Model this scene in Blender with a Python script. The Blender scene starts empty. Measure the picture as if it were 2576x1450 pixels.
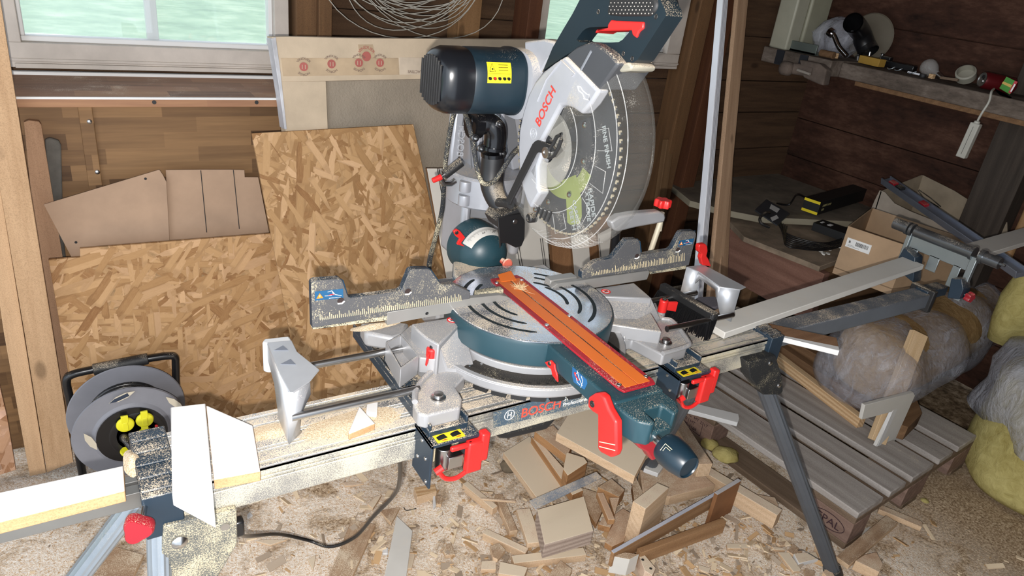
import bpy, bmesh, math, random
from mathutils import Vector as V, Matrix
PI = math.pi
random.seed(7)
sc = bpy.context.scene

# ---------------------------------------------------------------- camera
CAM = V((0, 0, 1.5))
YAW, PIT, ROL = math.radians(34.5), math.radians(25.3), math.radians(-7.5)
FPX = 1790.0
fw = V((math.sin(YAW)*math.cos(PIT), math.cos(YAW)*math.cos(PIT), -math.sin(PIT)))
_r0 = V((math.cos(YAW), -math.sin(YAW), 0)); _u0 = _r0.cross(fw)
rt = _r0*math.cos(ROL) - _u0*math.sin(ROL)
up = rt.cross(fw)
cam = bpy.data.cameras.new('camera'); camo = bpy.data.objects.new('camera', cam)
sc.collection.objects.link(camo)
cam.sensor_width = 36; cam.lens = FPX/2576*36; cam.clip_start = 0.01; cam.clip_end = 300
camo.matrix_world = Matrix(((rt.x, up.x, -fw.x, CAM.x), (rt.y, up.y, -fw.y, CAM.y), (rt.z, up.z, -fw.z, CAM.z), (0, 0, 0, 1)))
sc.camera = camo
# ---------------------------------------------------------------- light
sc.view_settings.view_transform = 'Standard'; sc.view_settings.look = 'None'
sc.view_settings.exposure = 0.04; sc.view_settings.gamma = 1.0; sc.view_settings.use_curve_mapping = False
w = bpy.data.worlds.new('sky'); sc.world = w; w.use_nodes = True
bg = w.node_tree.nodes['Background']; bg.inputs[0].default_value = (0.78, 0.88, 1.0, 1); bg.inputs[1].default_value = 1.65
try:
    sc.cycles.use_denoising = True; sc.cycles.max_bounces = 8; sc.cycles.transparent_max_bounces = 16
    sc.cycles.sample_clamp_indirect = 6.0
except Exception: pass
# the phone's own flash, a hand's breadth from the lens
fl = bpy.data.lights.new('phone_flash', 'SPOT'); fl.energy = 112; fl.shadow_soft_size = 0.006; fl.color = (1.0, 0.96, 0.92)
fl.spot_size = math.radians(150); fl.spot_blend = 0.6
flo = bpy.data.objects.new('phone_flash', fl); sc.collection.objects.link(flo)
flo.matrix_world = camo.matrix_world.copy(); flo.location = CAM - up*0.036 - rt*0.02
# daylight through the open barn door behind and to the left
dl = bpy.data.lights.new('door_daylight', 'AREA'); dl.energy = 24; dl.size = 2.0; dl.size_y = 2.0; dl.shape = 'RECTANGLE'; dl.color = (0.86, 0.93, 1.0)
dlo = bpy.data.objects.new('door_daylight', dl); sc.collection.objects.link(dlo)
dlo.location = (-1.9, -0.8, 1.6); dlo.rotation_euler = (V((0.5, 0.9, 0.7)) - V(dlo.location)).to_track_quat('-Z', 'Y').to_euler()

# ---------------------------------------------------------------- pixel -> world
def ray(x, y): return fw + rt*((x-1288)/FPX) - up*((y-725)/FPX)
def PX(v, x, y): d = ray(x, y); return CAM + d*((v-CAM.x)/d.x)
def PY(v, x, y): d = ray(x, y); return CAM + d*((v-CAM.y)/d.y)
def PZ(v, x, y): d = ray(x, y); return CAM + d*((v-CAM.z)/d.z)
def PP(p0, n, x, y): d = ray(x, y); p0 = V(p0); n = V(n); return CAM + d*((p0-CAM).dot(n)/d.dot(n))

# ---------------------------------------------------------------- mesh building
class MB:
    def __init__(s): s.v = []; s.f = []; s.m = []; s.mi = 0
    def add(s, vs, fs, mi=None):
        o = len(s.v); s.v += [V(p) for p in vs]; s.f += [tuple(i+o for i in f) for f in fs]
        s.m += [s.mi if mi is None else mi]*len(fs); return s
    def box(s, lo, hi, mi=None):
        x0, y0, z0 = lo; x1, y1, z1 = hi
        return s.add([(x0,y0,z0),(x1,y0,z0),(x1,y1,z0),(x0,y1,z0),(x0,y0,z1),(x1,y0,z1),(x1,y1,z1),(x0,y1,z1)],
                     [(0,3,2,1),(4,5,6,7),(0,1,5,4),(1,2,6,5),(2,3,7,6),(3,0,4,7)], mi)
    def cbox(s, c, h, R=None, mi=None):
        R = R or Matrix.Identity(3); c = V(c)
        vs = [c + R @ V((a*h[0], b*h[1], d*h[2])) for d in (-1, 1) for a, b in ((-1,-1),(1,-1),(1,1),(-1,1))]
        return s.add(vs, [(0,3,2,1),(4,5,6,7),(0,1,5,4),(1,2,6,5),(2,3,7,6),(3,0,4,7)], mi)
    def prism(s, pts, vec, mi=None, side=None):
        pts = [V(p) for p in pts]; vec = V(vec); n = len(pts)
        s.add(pts + [p+vec for p in pts], [tuple(range(n)), tuple(range(2*n-1, n-1, -1))], mi)
        o = len(s.v)-2*n
        for i in range(n):
            j = (i+1) % n; s.f.append((o+i, o+j, o+n+j, o+n+i)); s.m.append((s.mi if mi is None else mi) if side is None else side)
        return s
    def ring(s, rings, close=True, cap=True, mi=None):
        n = len(rings[0]); vs = [p for r in rings for p in r]; fs = []
        for a in range(len(rings)-1):
            for i in range(n if close else n-1):
                j = (i+1) % n; fs.append((a*n+i, a*n+j, (a+1)*n+j, (a+1)*n+i))
        if cap: fs.append(tuple(range(n-1, -1, -1))); fs.append(tuple((len(rings)-1)*n+i for i in range(n)))
        return s.add(vs, fs, mi)
    def tube(s, pts, r, n=10, cap=True, mi=None):
        pts = [V(p) for p in pts]; rs = r if isinstance(r, (list, tuple)) else [r]*len(pts)
        rings = []; ref = None
        for i, p in enumerate(pts):
            t = (pts[min(i+1, len(pts)-1)] - pts[max(i-1, 0)]).normalized()
            if ref is None:
                ref = V((0,0,1)) if abs(t.z) < 0.9 else V((1,0,0))
            a = (ref - t*ref.dot(t)).normalized(); b = t.cross(a); ref = a
            rings.append([p + (a*math.cos(2*PI*k/n) + b*math.sin(2*PI*k/n))*rs[i] for k in range(n)])
        return s.ring(rings, cap=cap, mi=mi)
    def cyl(s, p0, p1, r0, r1=None, n=24, mi=None): return s.tube([p0, p1], [r0, r0 if r1 is None else r1], n, mi=mi)
    def lathe(s, prof, o, ax, n=32, cap=True, mi=None, sq=None):
        o = V(o); ax = V(ax).normalized(); ref = V((0,0,1)) if abs(ax.z) < 0.9 else V((1,0,0))
        a = (ref - ax*ref.dot(ax)).normalized(); b = ax.cross(a)
        def R(r, t):
            if sq:
                c, q = math.cos(t), math.sin(t); k = (abs(c)**sq + abs(q)**sq)**(-1/sq); return (a*c + b*q)*r*k
            return (a*math.cos(t) + b*math.sin(t))*r
        return s.ring([[o + ax*h + R(r, 2*PI*k/n) for k in range(n)] for r, h in prof], cap=cap, mi=mi)
    def disc_sector(s, c, r0, r1, a0, a1, z0, z1, n=32, mi=None, side=None):
        c = V(c); P = []
        for k in range(n+1):
            t = a0+(a1-a0)*k/n; P.append((math.cos(t), math.sin(t)))
        pts = [(c.x+r1*x, c.y+r1*y, z0) for x, y in P] + [(c.x+r0*x, c.y+r0*y, z0) for x, y in reversed(P)]
        m = n+1; vs = []
        for x, y in P:
            vs += [(c.x+r0*x, c.y+r0*y, z0), (c.x+r1*x, c.y+r1*y, z0), (c.x+r1*x, c.y+r1*y, z1), (c.x+r0*x, c.y+r0*y, z1)]
        fs = []
        for k in range(n):
            a = 4*k; b = 4*k+4
            fs += [(a+3, a+2, b+2, b+3), (a, b, b+1, a+1), (a+1, b+1, b+2, a+2), (a, a+3, b+3, b)]
        fs += [(0,1,2,3), (4*n+3, 4*n+2, 4*n+1, 4*n)]
        return s.add(vs, fs, mi)

MW = {}
def orient(o, mw, parent):
    MW[o.name] = mw
    if parent is not None:
        o.parent = parent; o.matrix_local = MW[parent.name].inverted() @ mw
    else: o.matrix_world = mw
def empty(name, loc, label=None, cat=None, group=None):
    o = bpy.data.objects.new(name, None); sc.collection.objects.link(o); o.empty_display_size = 0.05
    orient(o, Matrix.Translation(V(loc)), None); tag(o, label, cat, group); return o
def tag(o, label=None, cat=None, group=None, kind=None):
    if label: o['label'] = label
    if cat: o['category'] = cat
    if group: o['group'] = group
    if kind: o['kind'] = kind
    return o
def fix(me, ang=35, smooth=True):
    bm = bmesh.new(); bm.from_mesh(me); bmesh.ops.recalc_face_normals(bm, faces=bm.faces)
    ca = math.radians(ang)
    for e in bm.edges:
        if len(e.link_faces) == 2: e.smooth = e.calc_face_angle(0) < ca
    for f in bm.faces: f.smooth = smooth
    bm.to_mesh(me); bm.free()
def obj(name, mb, mats, parent=None, frame=None, bevel=0, label=None, cat=None, group=None, kind=None, ang=35, seg=2, sub=0, origin=None):
    """mesh given in world coordinates; the object gets its own origin (and axes, when frame is given)"""
    if not isinstance(mats, (list, tuple)): mats = [mats]
    R = frame or Matrix.Identity(3); Ri = R.transposed()
    loc = [Ri @ p for p in mb.v]
    lo = [min(p[i] for p in loc) for i in range(3)]; hi = [max(p[i] for p in loc) for i in range(3)]
    c = V(((lo[0]+hi[0])/2, (lo[1]+hi[1])/2, (lo[2]+hi[2])/2)); 
    me = bpy.data.meshes.new(name); me.from_pydata([tuple(p-c) for p in loc], [], mb.f); 
    for m in mats: me.materials.append(m)
    for p, m in zip(me.polygons, mb.m): p.material_index = m
    fix(me, ang)
    o = bpy.data.objects.new(name, me); sc.collection.objects.link(o)
    orient(o, Matrix.Translation(R @ c) @ R.to_4x4(), parent)
    if bevel:
        b = o.modifiers.new('bevel', 'BEVEL'); b.width = bevel; b.segments = seg; b.limit_method = 'ANGLE'; b.angle_limit = math.radians(30); b.harden_normals = False
    if sub:
        b = o.modifiers.new('sub', 'SUBSURF'); b.levels = b.render_levels = sub
    tag(o, label, cat, group, kind); return o
def frame(x, zref=(0,0,1)):
    x = V(x).normalized(); z = V(zref); z = (z - x*z.dot(x)); 
    if z.length < 1e-4: z = V((0,1,0)) - x*x.y
    z.normalize(); y = z.cross(x)
    return Matrix(((x.x, y.x, z.x), (x.y, y.y, z.y), (x.z, y.z, z.z)))
def board(name, a, b, w, t, mats, zref=(0,0,1), parent=None, bevel=0.0015, ends=None, **k):
    """a board whose top-face centre line runs a -> b; w across, t thick below the top face"""
    a, b = V(a), V(b); R = frame(b-a, zref); x, y, z = R.col[0], R.col[1], R.col[2]
    mb = MB(); e0, e1 = ends or (0, 0)
    pts = [a - y*w/2 - x*0, b - y*w/2, b + y*w/2 + x*e1, a + y*w/2 + x*e0]
    n0 = len(mb.f); mb.prism(pts, -z*t)
    if isinstance(mats, (list, tuple)) and len(mats) > 1:
        mb.m[n0:] = [0, 1, 1, 1, 1, 1] if len(mats) == 2 else [0, 1, 1, 2, 1, 2]
    return obj(name, mb, mats, parent, frame=R, bevel=bevel, **k)
def text(name, s, size, o, x, y, mat, parent, depth=0.0004, align='LEFT', shear=0, bold=0):
    """lettering: o = left end of baseline, x reading direction, y up direction of the letters"""
    cu = bpy.data.curves.new(name, 'FONT'); cu.body = s; cu.size = size; cu.extrude = depth; cu.align_x = align; cu.shear = shear; cu.offset = bold*size
    t = bpy.data.objects.new(name, cu); sc.collection.objects.link(t)
    bpy.context.view_layer.update()
    me = bpy.data.meshes.new_from_object(t.evaluated_get(bpy.context.evaluated_depsgraph_get()))
    bpy.data.objects.remove(t)
    me.name = name; me.materials.clear(); me.materials.append(mat)
    ob = bpy.data.objects.new(name, me); sc.collection.objects.link(ob)
    x = V(x).normalized(); z = x.cross(V(y)).normalized(); y = z.cross(x)
    m = Matrix(((x.x, y.x, z.x, o[0]), (x.y, y.y, z.y, o[1]), (x.z, y.z, z.z, o[2]), (0,0,0,1)))
    orient(ob, m, parent); return ob
def copy_tree(o, mw, parent=None, **k):
    c = o.copy(); sc.collection.objects.link(c); orient(c, mw, parent)
    for ch in list(o.children): copy_tree(ch, mw @ MW[o.name].inverted() @ MW[ch.name], c)
    tag(c, **k); return c
def jit(mb, a, seed=1):
    r = random.Random(seed)
    for p in mb.v: p += V((r.uniform(-a, a), r.uniform(-a, a), r.uniform(-a, a)))
    return mb
def spline(P, n=8):
    P = [V(p) for p in P]; out = []
    for i in range(len(P)-1):
        a, b, c, d = P[max(i-1, 0)], P[i], P[i+1], P[min(i+2, len(P)-1)]
        for k in range(n):
            t = k/n; out.append(0.5*((2*b) + (c-a)*t + (2*a-5*b+4*c-d)*t*t + (3*b-a-3*c+d)*t**3))
    return out + [P[-1]]

# ---------------------------------------------------------------- materials
def srgb(r, g, b):
    f = lambda c: (c/255/12.92 if c <= 10 else ((c/255+0.055)/1.055)**2.4); return (f(r), f(g), f(b), 1)
class NT:
    def __init__(s, name):
        s.mat = bpy.data.materials.new(name); s.mat.use_nodes = True; s.t = s.mat.node_tree
        s.b = s.t.nodes['Principled BSDF']; s.out = s.t.nodes['Material Output']
    def n(s, typ, ins=None, **at):
        x = s.t.nodes.new('ShaderNode'+typ)
        for k, v in at.items(): setattr(x, k, v)
        for k, v in (ins or {}).items(): s.put(x.inputs[k], v)
        return x
    def put(s, sock, v):
        if isinstance(v, bpy.types.NodeSocket): s.t.links.new(v, sock)
        elif isinstance(v, bpy.types.Node): s.t.links.new(v.outputs[0], sock)
        else: sock.default_value = v
    def pr(s, **k):
        for a, v in k.items(): s.put(s.b.inputs[a.replace('_', ' ')], v)
        return s.mat
    def co(s, scale=(1,1,1), rot=(0,0,0), rnd=True):
        tc = s.n('TexCoord'); v = tc.outputs['Object']
        if rnd:
            oi = s.n('ObjectInfo'); m = s.n('Math', {0: oi.outputs['Random'], 1: 37.0}, operation='MULTIPLY')
            v = s.n('VectorMath', {0: v, 1: m.outputs[0]}, operation='ADD').outputs[0]
        return s.n('Mapping', {'Vector': v, 'Scale': scale, 'Rotation': rot}).outputs[0]
    def noise(s, v, sc_=5, det=4, rough=0.6, dist=0): return s.n('TexNoise', {'Vector': v, 'Scale': sc_, 'Detail': det, 'Roughness': rough, 'Distortion': dist}).outputs[0]
    def ramp(s, f, stops, interp='LINEAR'):
        r = s.n('ValToRGB', {0: f}); cr = r.color_ramp; cr.interpolation = interp
        while len(cr.elements) < len(stops): cr.elements.new(0.5)
        for e, (p, c) in zip(cr.elements, stops): e.position = p; e.color = c if len(c) == 4 else (*c, 1)
        return r.outputs[0]
    def mix(s, f, a, b, mode='MIX'):
        m = s.n('Mix', data_type='RGBA', blend_type=mode); s.put(m.inputs[0], f); s.put(m.inputs[6], a); s.put(m.inputs[7], b); return m.outputs[2]
    def math(s, op, a, b=0.0, cl=False):
        m = s.n('Math', {0: a, 1: b}, operation=op); m.use_clamp = cl; return m.outputs[0]
    def bump(s, h, st=0.3, d=0.002): s.put(s.b.inputs['Normal'], s.n('Bump', {'Height': h, 'Strength': st, 'Distance': d}).outputs[0])
    def updust(s, amt=0.5, scale=650, big=14):
        """loose sawdust lying on faces that look upwards"""
        g = s.n('NewGeometry'); z = s.n('SeparateXYZ', {0: g.outputs['Normal']}).outputs[2]
        z = s.math('MULTIPLY', s.math('ADD', z, -0.15, True), 1.3, True)
        v = s.co()
        f = s.noise(v, scale, 3, 0.7); c = s.noise(v, big, 4, 0.6)
        q = s.math('ADD', s.math('MULTIPLY', f, 0.8), s.math('MULTIPLY', c, 0.5))
        q = s.math('ADD', q, amt-0.98); q = s.math('MULTIPLY', q, 9.0, True)
        return s.math('MULTIPLY', q, z, True)
DUST = srgb(216, 199, 174)
def plain(name, col, rough=0.5, metal=0.0, dust=0, var=0.06, bump=0, bscale=200, coat=0, spec=0.5, dscale=650, big=14):
    m = NT(name); v = m.co(); n = m.noise(v, 9, 4)
    c = m.mix(m.ramp(n, [(0.3, (0,0,0)), (0.7, (1,1,1))]), tuple(max(0, x*(1-var*2)) for x in col[:3])+(1,), tuple(min(1, x*(1+var)) for x in col[:3])+(1,))
    r = rough; me = metal
    if dust:
        d = m.updust(dust, dscale, big); c = m.mix(d, c, DUST); r = m.math('ADD', m.math('MULTIPLY', d, 0.9-rough), rough); 
        if metal: me = m.math('SUBTRACT', metal, d, True)
    m.pr(Base_Color=c, Roughness=r, Metallic=me, Specular_IOR_Level=spec, Coat_Weight=coat)
    if bump: m.bump(m.noise(v, bscale, 3), bump)
    return m.mat
def wood(name, c1, c2, axis=0, g=1.0, rough=0.75, dust=0, knots=0.4, spec=0.25, rings=0.22):
    m = NT(name); S = [22*g]*3; S[axis] = 1.6*g; v = m.co(tuple(S)); v1 = m.co()
    a = m.noise(v, 1.6, 5, 0.65, 0.6); b = m.noise(v, 9, 3, 0.6)
    S2 = [9*g]*3; S2[axis] = 0.7*g
    wv = m.n('TexWave', {'Vector': m.co(tuple(S2)), 'Scale': 1.3, 'Distortion': 3.5, 'Detail': 2.0, 'Detail Scale': 1.0}, wave_type='RINGS').outputs[1]
    f = m.math('ADD', m.math('MULTIPLY', a, 0.75), m.math('MULTIPLY', b, 0.25))
    f = m.math('ADD', m.math('MULTIPLY', f, 1-rings*0.5), m.math('MULTIPLY', wv, rings*0.5))
    c = m.mix(m.ramp(f, [(0.25, (0,0,0)), (0.75, (1,1,1))]), c1, c2)
    if knots:
        K = [7]*3; K[axis] = 3.2
        vo = m.n('TexVoronoi', {'Vector': m.co(tuple(K)), 'Scale': 1.0}); k = m.ramp(vo.outputs[0], [(0.0, (1,1,1)), (0.07*knots*2, (1,1,1)), (0.12*knots*2+0.001, (0,0,0))])
        c = m.mix(m.math('MULTIPLY', k, 0.6), c, tuple(x*0.35 for x in c1[:3])+(1,))
    sp = m.noise(v1, 420, 3, 0.8); c = m.mix(m.ramp(sp, [(.38, (.34,.34,.34)), (.52, (0,0,0))]), c, tuple(x*.45 for x in c1[:3])+(1,))
    if dust:
        d = m.updust(dust, 480); c = m.mix(d, c, DUST)
    m.pr(Base_Color=c, Roughness=rough, Specular_IOR_Level=spec); m.bump(b, 0.12, 0.001); return m.mat
def osb(name, base=(196,156,104), turn=0.0):
    m = NT(name); c = m.ramp(m.noise(m.co(), 40, 3), [(0.3, srgb(*[x*0.78 for x in base])), (0.7, srgb(*base))])
    h = None
    for k, (ang, sx, sy, th) in enumerate(((0.1, 7, 42, .45), (1.0, 12, 60, .5), (-0.75, 9, 50, .55), (0.45, 16, 80, .55), (2.1, 8, 46, .74), (-0.3, 10, 60, .68), (1.4, 14, 66, .78), (0.12, 9, 48, .72), (0.8, 12, 56, .82))):
        v = m.co((1,1,1), (0, turn+ang, 0)); v = m.n('Mapping', {'Vector': v, 'Scale': (sx, 1, sy)}).outputs[0]
        nz = m.n('TexNoise', {'Vector': v, 'Scale': 0.5, 'Detail': 3.0}).outputs[1]
        v = m.mix(0.22, v, nz, 'ADD')
        vo = m.n('TexVoronoi', {'Vector': v, 'Scale': 1.0, 'Randomness': 1.0}, distance='CHEBYCHEV', feature='F1')
        s = m.n('SeparateColor', {0: vo.outputs[1]})
        mask = m.math('GREATER_THAN', s.outputs[0], th)
        gr = m.noise(v, 7, 3, 0.7)
        col = m.ramp(m.math('ADD', m.math('MULTIPLY', s.outputs[1], 0.72), m.math('MULTIPLY', gr, 0.28)), [(0.08, srgb(base[0]*.72, base[1]*.62, base[2]*.52)), (0.3, srgb(base[0]*.9, base[1]*.87, base[2]*.82)), (0.6, srgb(*base)), (0.95, srgb(min(255, base[0]*1.14), min(255, base[1]*1.17), min(255, base[2]*1.28)))])
        c = m.mix(mask, c, col)
        ed = m.ramp(vo.outputs[0], [(.40, (0,0,0)), (.5, (1,1,1))]); c = m.mix(m.math('MULTIPLY', m.math('MULTIPLY', ed, mask), .22), c, srgb(base[0]*.5, base[1]*.4, base[2]*.3))
        hh = m.math('MULTIPLY', mask, s.outputs[1]); h = hh if h is None else m.math('ADD', h, hh)
    m.pr(Base_Color=c, Roughness=0.62, Specular_IOR_Level=0.3); m.bump(h, 0.12, 0.001); return m.mat
def glassy(name, col, rough=0.05, dust=0.0, alpha=0.25, spec=0.6, dustcol=DUST, dscale=500):
    """thin clear plastic or pane: mostly see-through, glossy, with an optional film of dust"""
    m = NT(name); v = m.co(); d = m.math('MULTIPLY', m.math('ADD', m.math('ADD', m.math('MULTIPLY', m.noise(v, dscale, 4, 0.75), .6), m.math('MULTIPLY', m.noise(v, 14, 3), .7)), dust-1.1), 5.0, True) if dust else 0.0
    tr = m.n('BsdfTransparent', {0: (1,1,1,1)}); m.pr(Base_Color=m.mix(d, col, dustcol) if dust else col, Roughness=m.math('ADD', d, rough, True) if dust else rough, Specular_IOR_Level=spec)
    a = m.math('ADD', m.math('MULTIPLY', d, 0.75), alpha, True) if dust else alpha
    lw = m.n('LayerWeight', {0: 0.35}).outputs[1]; a = m.math('ADD', a, m.math('MULTIPLY', lw, 0.12), True)
    mx = m.n('MixShader', {0: a, 1: tr, 2: m.b}); m.t.links.new(mx.outputs[0], m.out.inputs[0]); return m.mat

# ---------------------------------------------------------------- colours of things
def stained(name, a, b, c_):
    m = NT(name); v = m.co((1,.35,1)); f = m.math('ADD', m.math('MULTIPLY', m.noise(v, 7, 6, .7), .65), m.math('MULTIPLY', m.noise(v, 45, 4, .7), .35)); m.pr(Base_Color=m.ramp(f, [(.34, a), (.5, b), (.68, c_)]), Roughness=.85, Specular_IOR_Level=.2); m.bump(f, .2); return m.mat
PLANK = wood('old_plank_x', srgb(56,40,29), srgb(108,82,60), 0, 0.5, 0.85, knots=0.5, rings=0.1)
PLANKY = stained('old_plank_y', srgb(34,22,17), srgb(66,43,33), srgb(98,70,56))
STUD = wood('stud', srgb(84,60,40), srgb(124,92,62), 2, 0.7, 0.8)
PINE = wood('pine_z', srgb(158,124,90), srgb(200,166,130), 2, 0.7, 0.7, knots=0.5)
PINEX = wood('pine_x', srgb(190,156,114), srgb(226,198,160), 0, 1.1, 0.7, knots=0.35, dust=0.0)
PINEG = wood('pine_dusty', srgb(184,152,114), srgb(216,190,154), 0, 1.1, 0.75, knots=0.3, dust=0.42)
PINED = wood('pine_dusted', srgb(160,128,98), srgb(198,168,134), 0, 1.3, 0.8, knots=0.3, dust=0.62)
ENDG = wood('end_grain', srgb(186,148,106), srgb(218,186,146), 0, 2.5, 0.8, knots=0, rings=0.9)
GREYW = wood('weathered', srgb(104,96,90), srgb(156,148,142), 1, 0.9, 0.85, dust=0.45)
GREYX = wood('weathered_x', srgb(86,70,56), srgb(132,112,94), 0, 0.9, 0.85, dust=0.3)
WHITE = plain('white_paint', srgb(214,213,211), 0.35, var=0.02)
WHITED = plain('white_paint_dusty', srgb(208,205,198), 0.5, dust=0.22, var=0.03)
WFRAME = plain('window_paint', srgb(190,180,170), 0.6, dust=0.3, var=0.08, bump=0.2)
BROWNB = wood('brown_strip', srgb(112,76,48), srgb(160,116,78), 0, 0.7, 0.7, dust=0.35)
OSB1 = osb('osb_tall', (178,142,100), 1.35); OSB2 = osb('osb_low', (180,142,99), 0.15)
HARD = plain('hardboard', srgb(168,140,116), 0.8, var=0.07, bump=0.1)
CARD = plain('cardboard', srgb(172,144,114), 0.8, var=0.08, bump=0.08)
CARDL = plain('cardboard_pale', srgb(190,172,148), 0.8, var=0.08, bump=0.15)
BLACK = plain('black_plastic', srgb(22,22,24), 0.3, dust=0.24)
BLACKM = plain('black_matt', srgb(28,28,29), 0.6, dust=0.3)
STEEL = plain('steel', srgb(190,190,190), 0.28, 1.0, var=0.03)
FELT = plain('grey_felt', srgb(92,88,82), 0.95, var=0.25, bump=0.9, bscale=120)

def laminate():
    m = NT('laminate_strips'); v = m.co(rnd=False)
    br = m.n('TexBrick', {'Vector': m.n('Mapping', {'Vector': v, 'Rotation': (PI/2, 0, 0)}).outputs[0], 'Scale': 1.0, 'Mortar Size': 0.0, 'Color1': (0,0,0,1), 'Color2': (1,1,1,1), 'Brick Width': 0.23, 'Row Height': 0.042, 'Bias': 0.0}, offset=0.37, offset_frequency=2)
    gr = m.noise(m.co((3, 60, 60)), 1.2, 5, 0.6)
    c = m.ramp(m.math('ADD', m.math('MULTIPLY', br.outputs[0], 0.55), m.math('MULTIPLY', gr, 0.55)), [(0.2, srgb(72,50,32)), (0.55, srgb(112,84,56)), (0.9, srgb(146,112,76))])
    m.pr(Base_Color=c, Roughness=0.6, Specular_IOR_Level=0.3); return m.mat
LAMI = laminate()
def brickboard():
    m = NT('laminated_board'); v = m.co(rnd=False)
    br = m.n('TexBrick', {'Vector': v, 'Scale': 1.0, 'Mortar Size': 0.0, 'Color1': (0,0,0,1), 'Color2': (1,1,1,1), 'Brick Width': 0.21, 'Row Height': 0.06}, offset=0.4)
    gr = m.noise(m.co((3, 60, 60)), 1.2, 5, 0.6); d = m.updust(0.24)
    c = m.ramp(m.math('ADD', m.math('MULTIPLY', br.outputs[0], 0.4), m.math('MULTIPLY', gr, 0.6)), [(0.2, srgb(104,72,50)), (0.55, srgb(144,104,76)), (0.9, srgb(178,136,96))])
    m.pr(Base_Color=m.mix(d, c, DUST), Roughness=0.7); return m.mat
LBOARD = brickboard()

# ---------------------------------------------------------------- the room
def floor_mat():
    m = NT('sawdust_floor'); v = m.co(rnd=False)
    earth = m.ramp(m.noise(v, 26, 6, 0.7), [(0.36, srgb(84,70,54)), (0.5, srgb(138,118,94)), (0.64, srgb(190,170,144))])
    grey = m.ramp(m.noise(v, 130, 5, 0.8), [(0.36, srgb(116,92,68)), (0.5, srgb(186,160,130)), (0.62, srgb(234,214,186))])
    shav = m.ramp(m.noise(v, 210, 4, 0.8, 1.2), [(0.38, srgb(196,154,110)), (0.46, srgb(238,216,188)), (0.56, srgb(255,248,238))])
    pile = m.ramp(m.noise(v, 7.5, 6, 0.66, 0.6), [(0.39, (0,0,0)), (0.50, (1,1,1))])
    sx = m.n('SeparateXYZ', {0: v}); lim = m.math('MULTIPLY', m.math('SUBTRACT', 1.35, m.math('ADD', sx.outputs[0], 0.0)), 2.5, True)
    pile = m.math('MULTIPLY', pile, lim)
    mid = m.math('MULTIPLY', m.math('SUBTRACT', 1.95, sx.outputs[0]), 1.6, True)
    c = m.mix(mid, earth, grey); c = m.mix(pile, c, shav)
    h = m.math('ADD', m.noise(v, 140, 4, 0.8), m.math('MULTIPLY', pile, m.noise(v, 60, 4)))
    m.pr(Base_Color=c, Roughness=0.95, Specular_IOR_Level=0.1); m.bump(h, 0.7, 0.005); return m.mat
mb = MB(); N = 110; X0, X1, Y0, Y1 = -1.6, 3.6, -0.6, 2.42
from mathutils import noise as mn
vs = []; fs = []
for j in range(N+1):
    for i in range(N+1):
        x = X0+(X1-X0)*i/N; y = Y0+(Y1-Y0)*j/N
        z = 0.006*mn.noise(V((x*5, y*5, 0)))+0.004*mn.noise(V((x*17, y*17, 3)))-0.004
        if x < 1.3: z += 0.022*max(0, mn.noise(V((x*3.1+4, y*3.1, 7)))) * min(1, (1.3-x)*2)
        vs.append((x, y, z-0.006))
for j in range(N):
    for i in range(N): a = j*(N+1)+i; fs.append((a, a+1, a+N+2, a+N+1))
mb.add(vs, fs)
FLOORM = floor_mat()
mb2 = mb; o = obj('floor', mb2, FLOORM, kind='structure', ang=180)
def planks_x(mb, x0, x1, z0, z1, y, h=0.19, t=0.025, s=0):
    r = random.Random(s); z = z0
    while z < z1-0.01:
        hh = min(h*r.uniform(0.92, 1.08), z1-z); mb.box((x0, y+r.uniform(0, 0.004), z+0.0015), (x1, y+t+0.003, z+hh-0.0015)); z += hh
mb = MB()
planks_x(mb, -1.6, 3.3, 0, 1.07, 2.36, s=3); planks_x(mb, -1.6, -0.09, 1.07, 2.5, 2.36, s=4)
planks_x(mb, 0.64, 1.53, 1.07, 2.5, 2.36, s=5); planks_x(mb, 2.27, 3.3, 1.07, 2.5, 2.36, s=6); planks_x(mb, 1.53, 2.27, 1.07, 1.13, 2.36, s=7)
planks_x(mb, -0.09, 0.64, 2.1, 2.5, 2.36, s=8); planks_x(mb, 1.53, 2.27, 2.1, 2.5, 2.36, s=9)
mb.box((-1.6,2.388,0),(3.3,2.40,1.07)); mb.box((-1.6,2.388,1.07),(-.09,2.40,2.5)); mb.box((.64,2.388,1.07),(1.53,2.40,2.5)); mb.box((2.27,2.388,1.07),(3.3,2.40,2.5))
obj('wall_back', mb, PLANK, kind='structure', bevel=0.002)
mb = MB(); r = random.Random(5); z = 0
while z < 2.5:
    h = r.uniform(0.19, 0.25); mb.box((3.26+r.uniform(0, .006), -0.6, z+.0015), (3.29, 2.4, min(2.5, z+h)-.0015)); z += h
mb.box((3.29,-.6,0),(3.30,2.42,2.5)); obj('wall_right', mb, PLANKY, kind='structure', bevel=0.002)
mb = MB(); mb.box((-1.6, -0.62, 2.5), (3.3, 2.42, 2.54)); obj('ceiling', mb, PLANK, kind='structure')
mb = MB(); mb.box((0.6, -0.64, 0), (3.3, -0.6, 2.5)); obj('wall_front_shade', mb, PLANK, kind='structure')  # unseen wall behind the camera, added on the right part to darken that side
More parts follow.
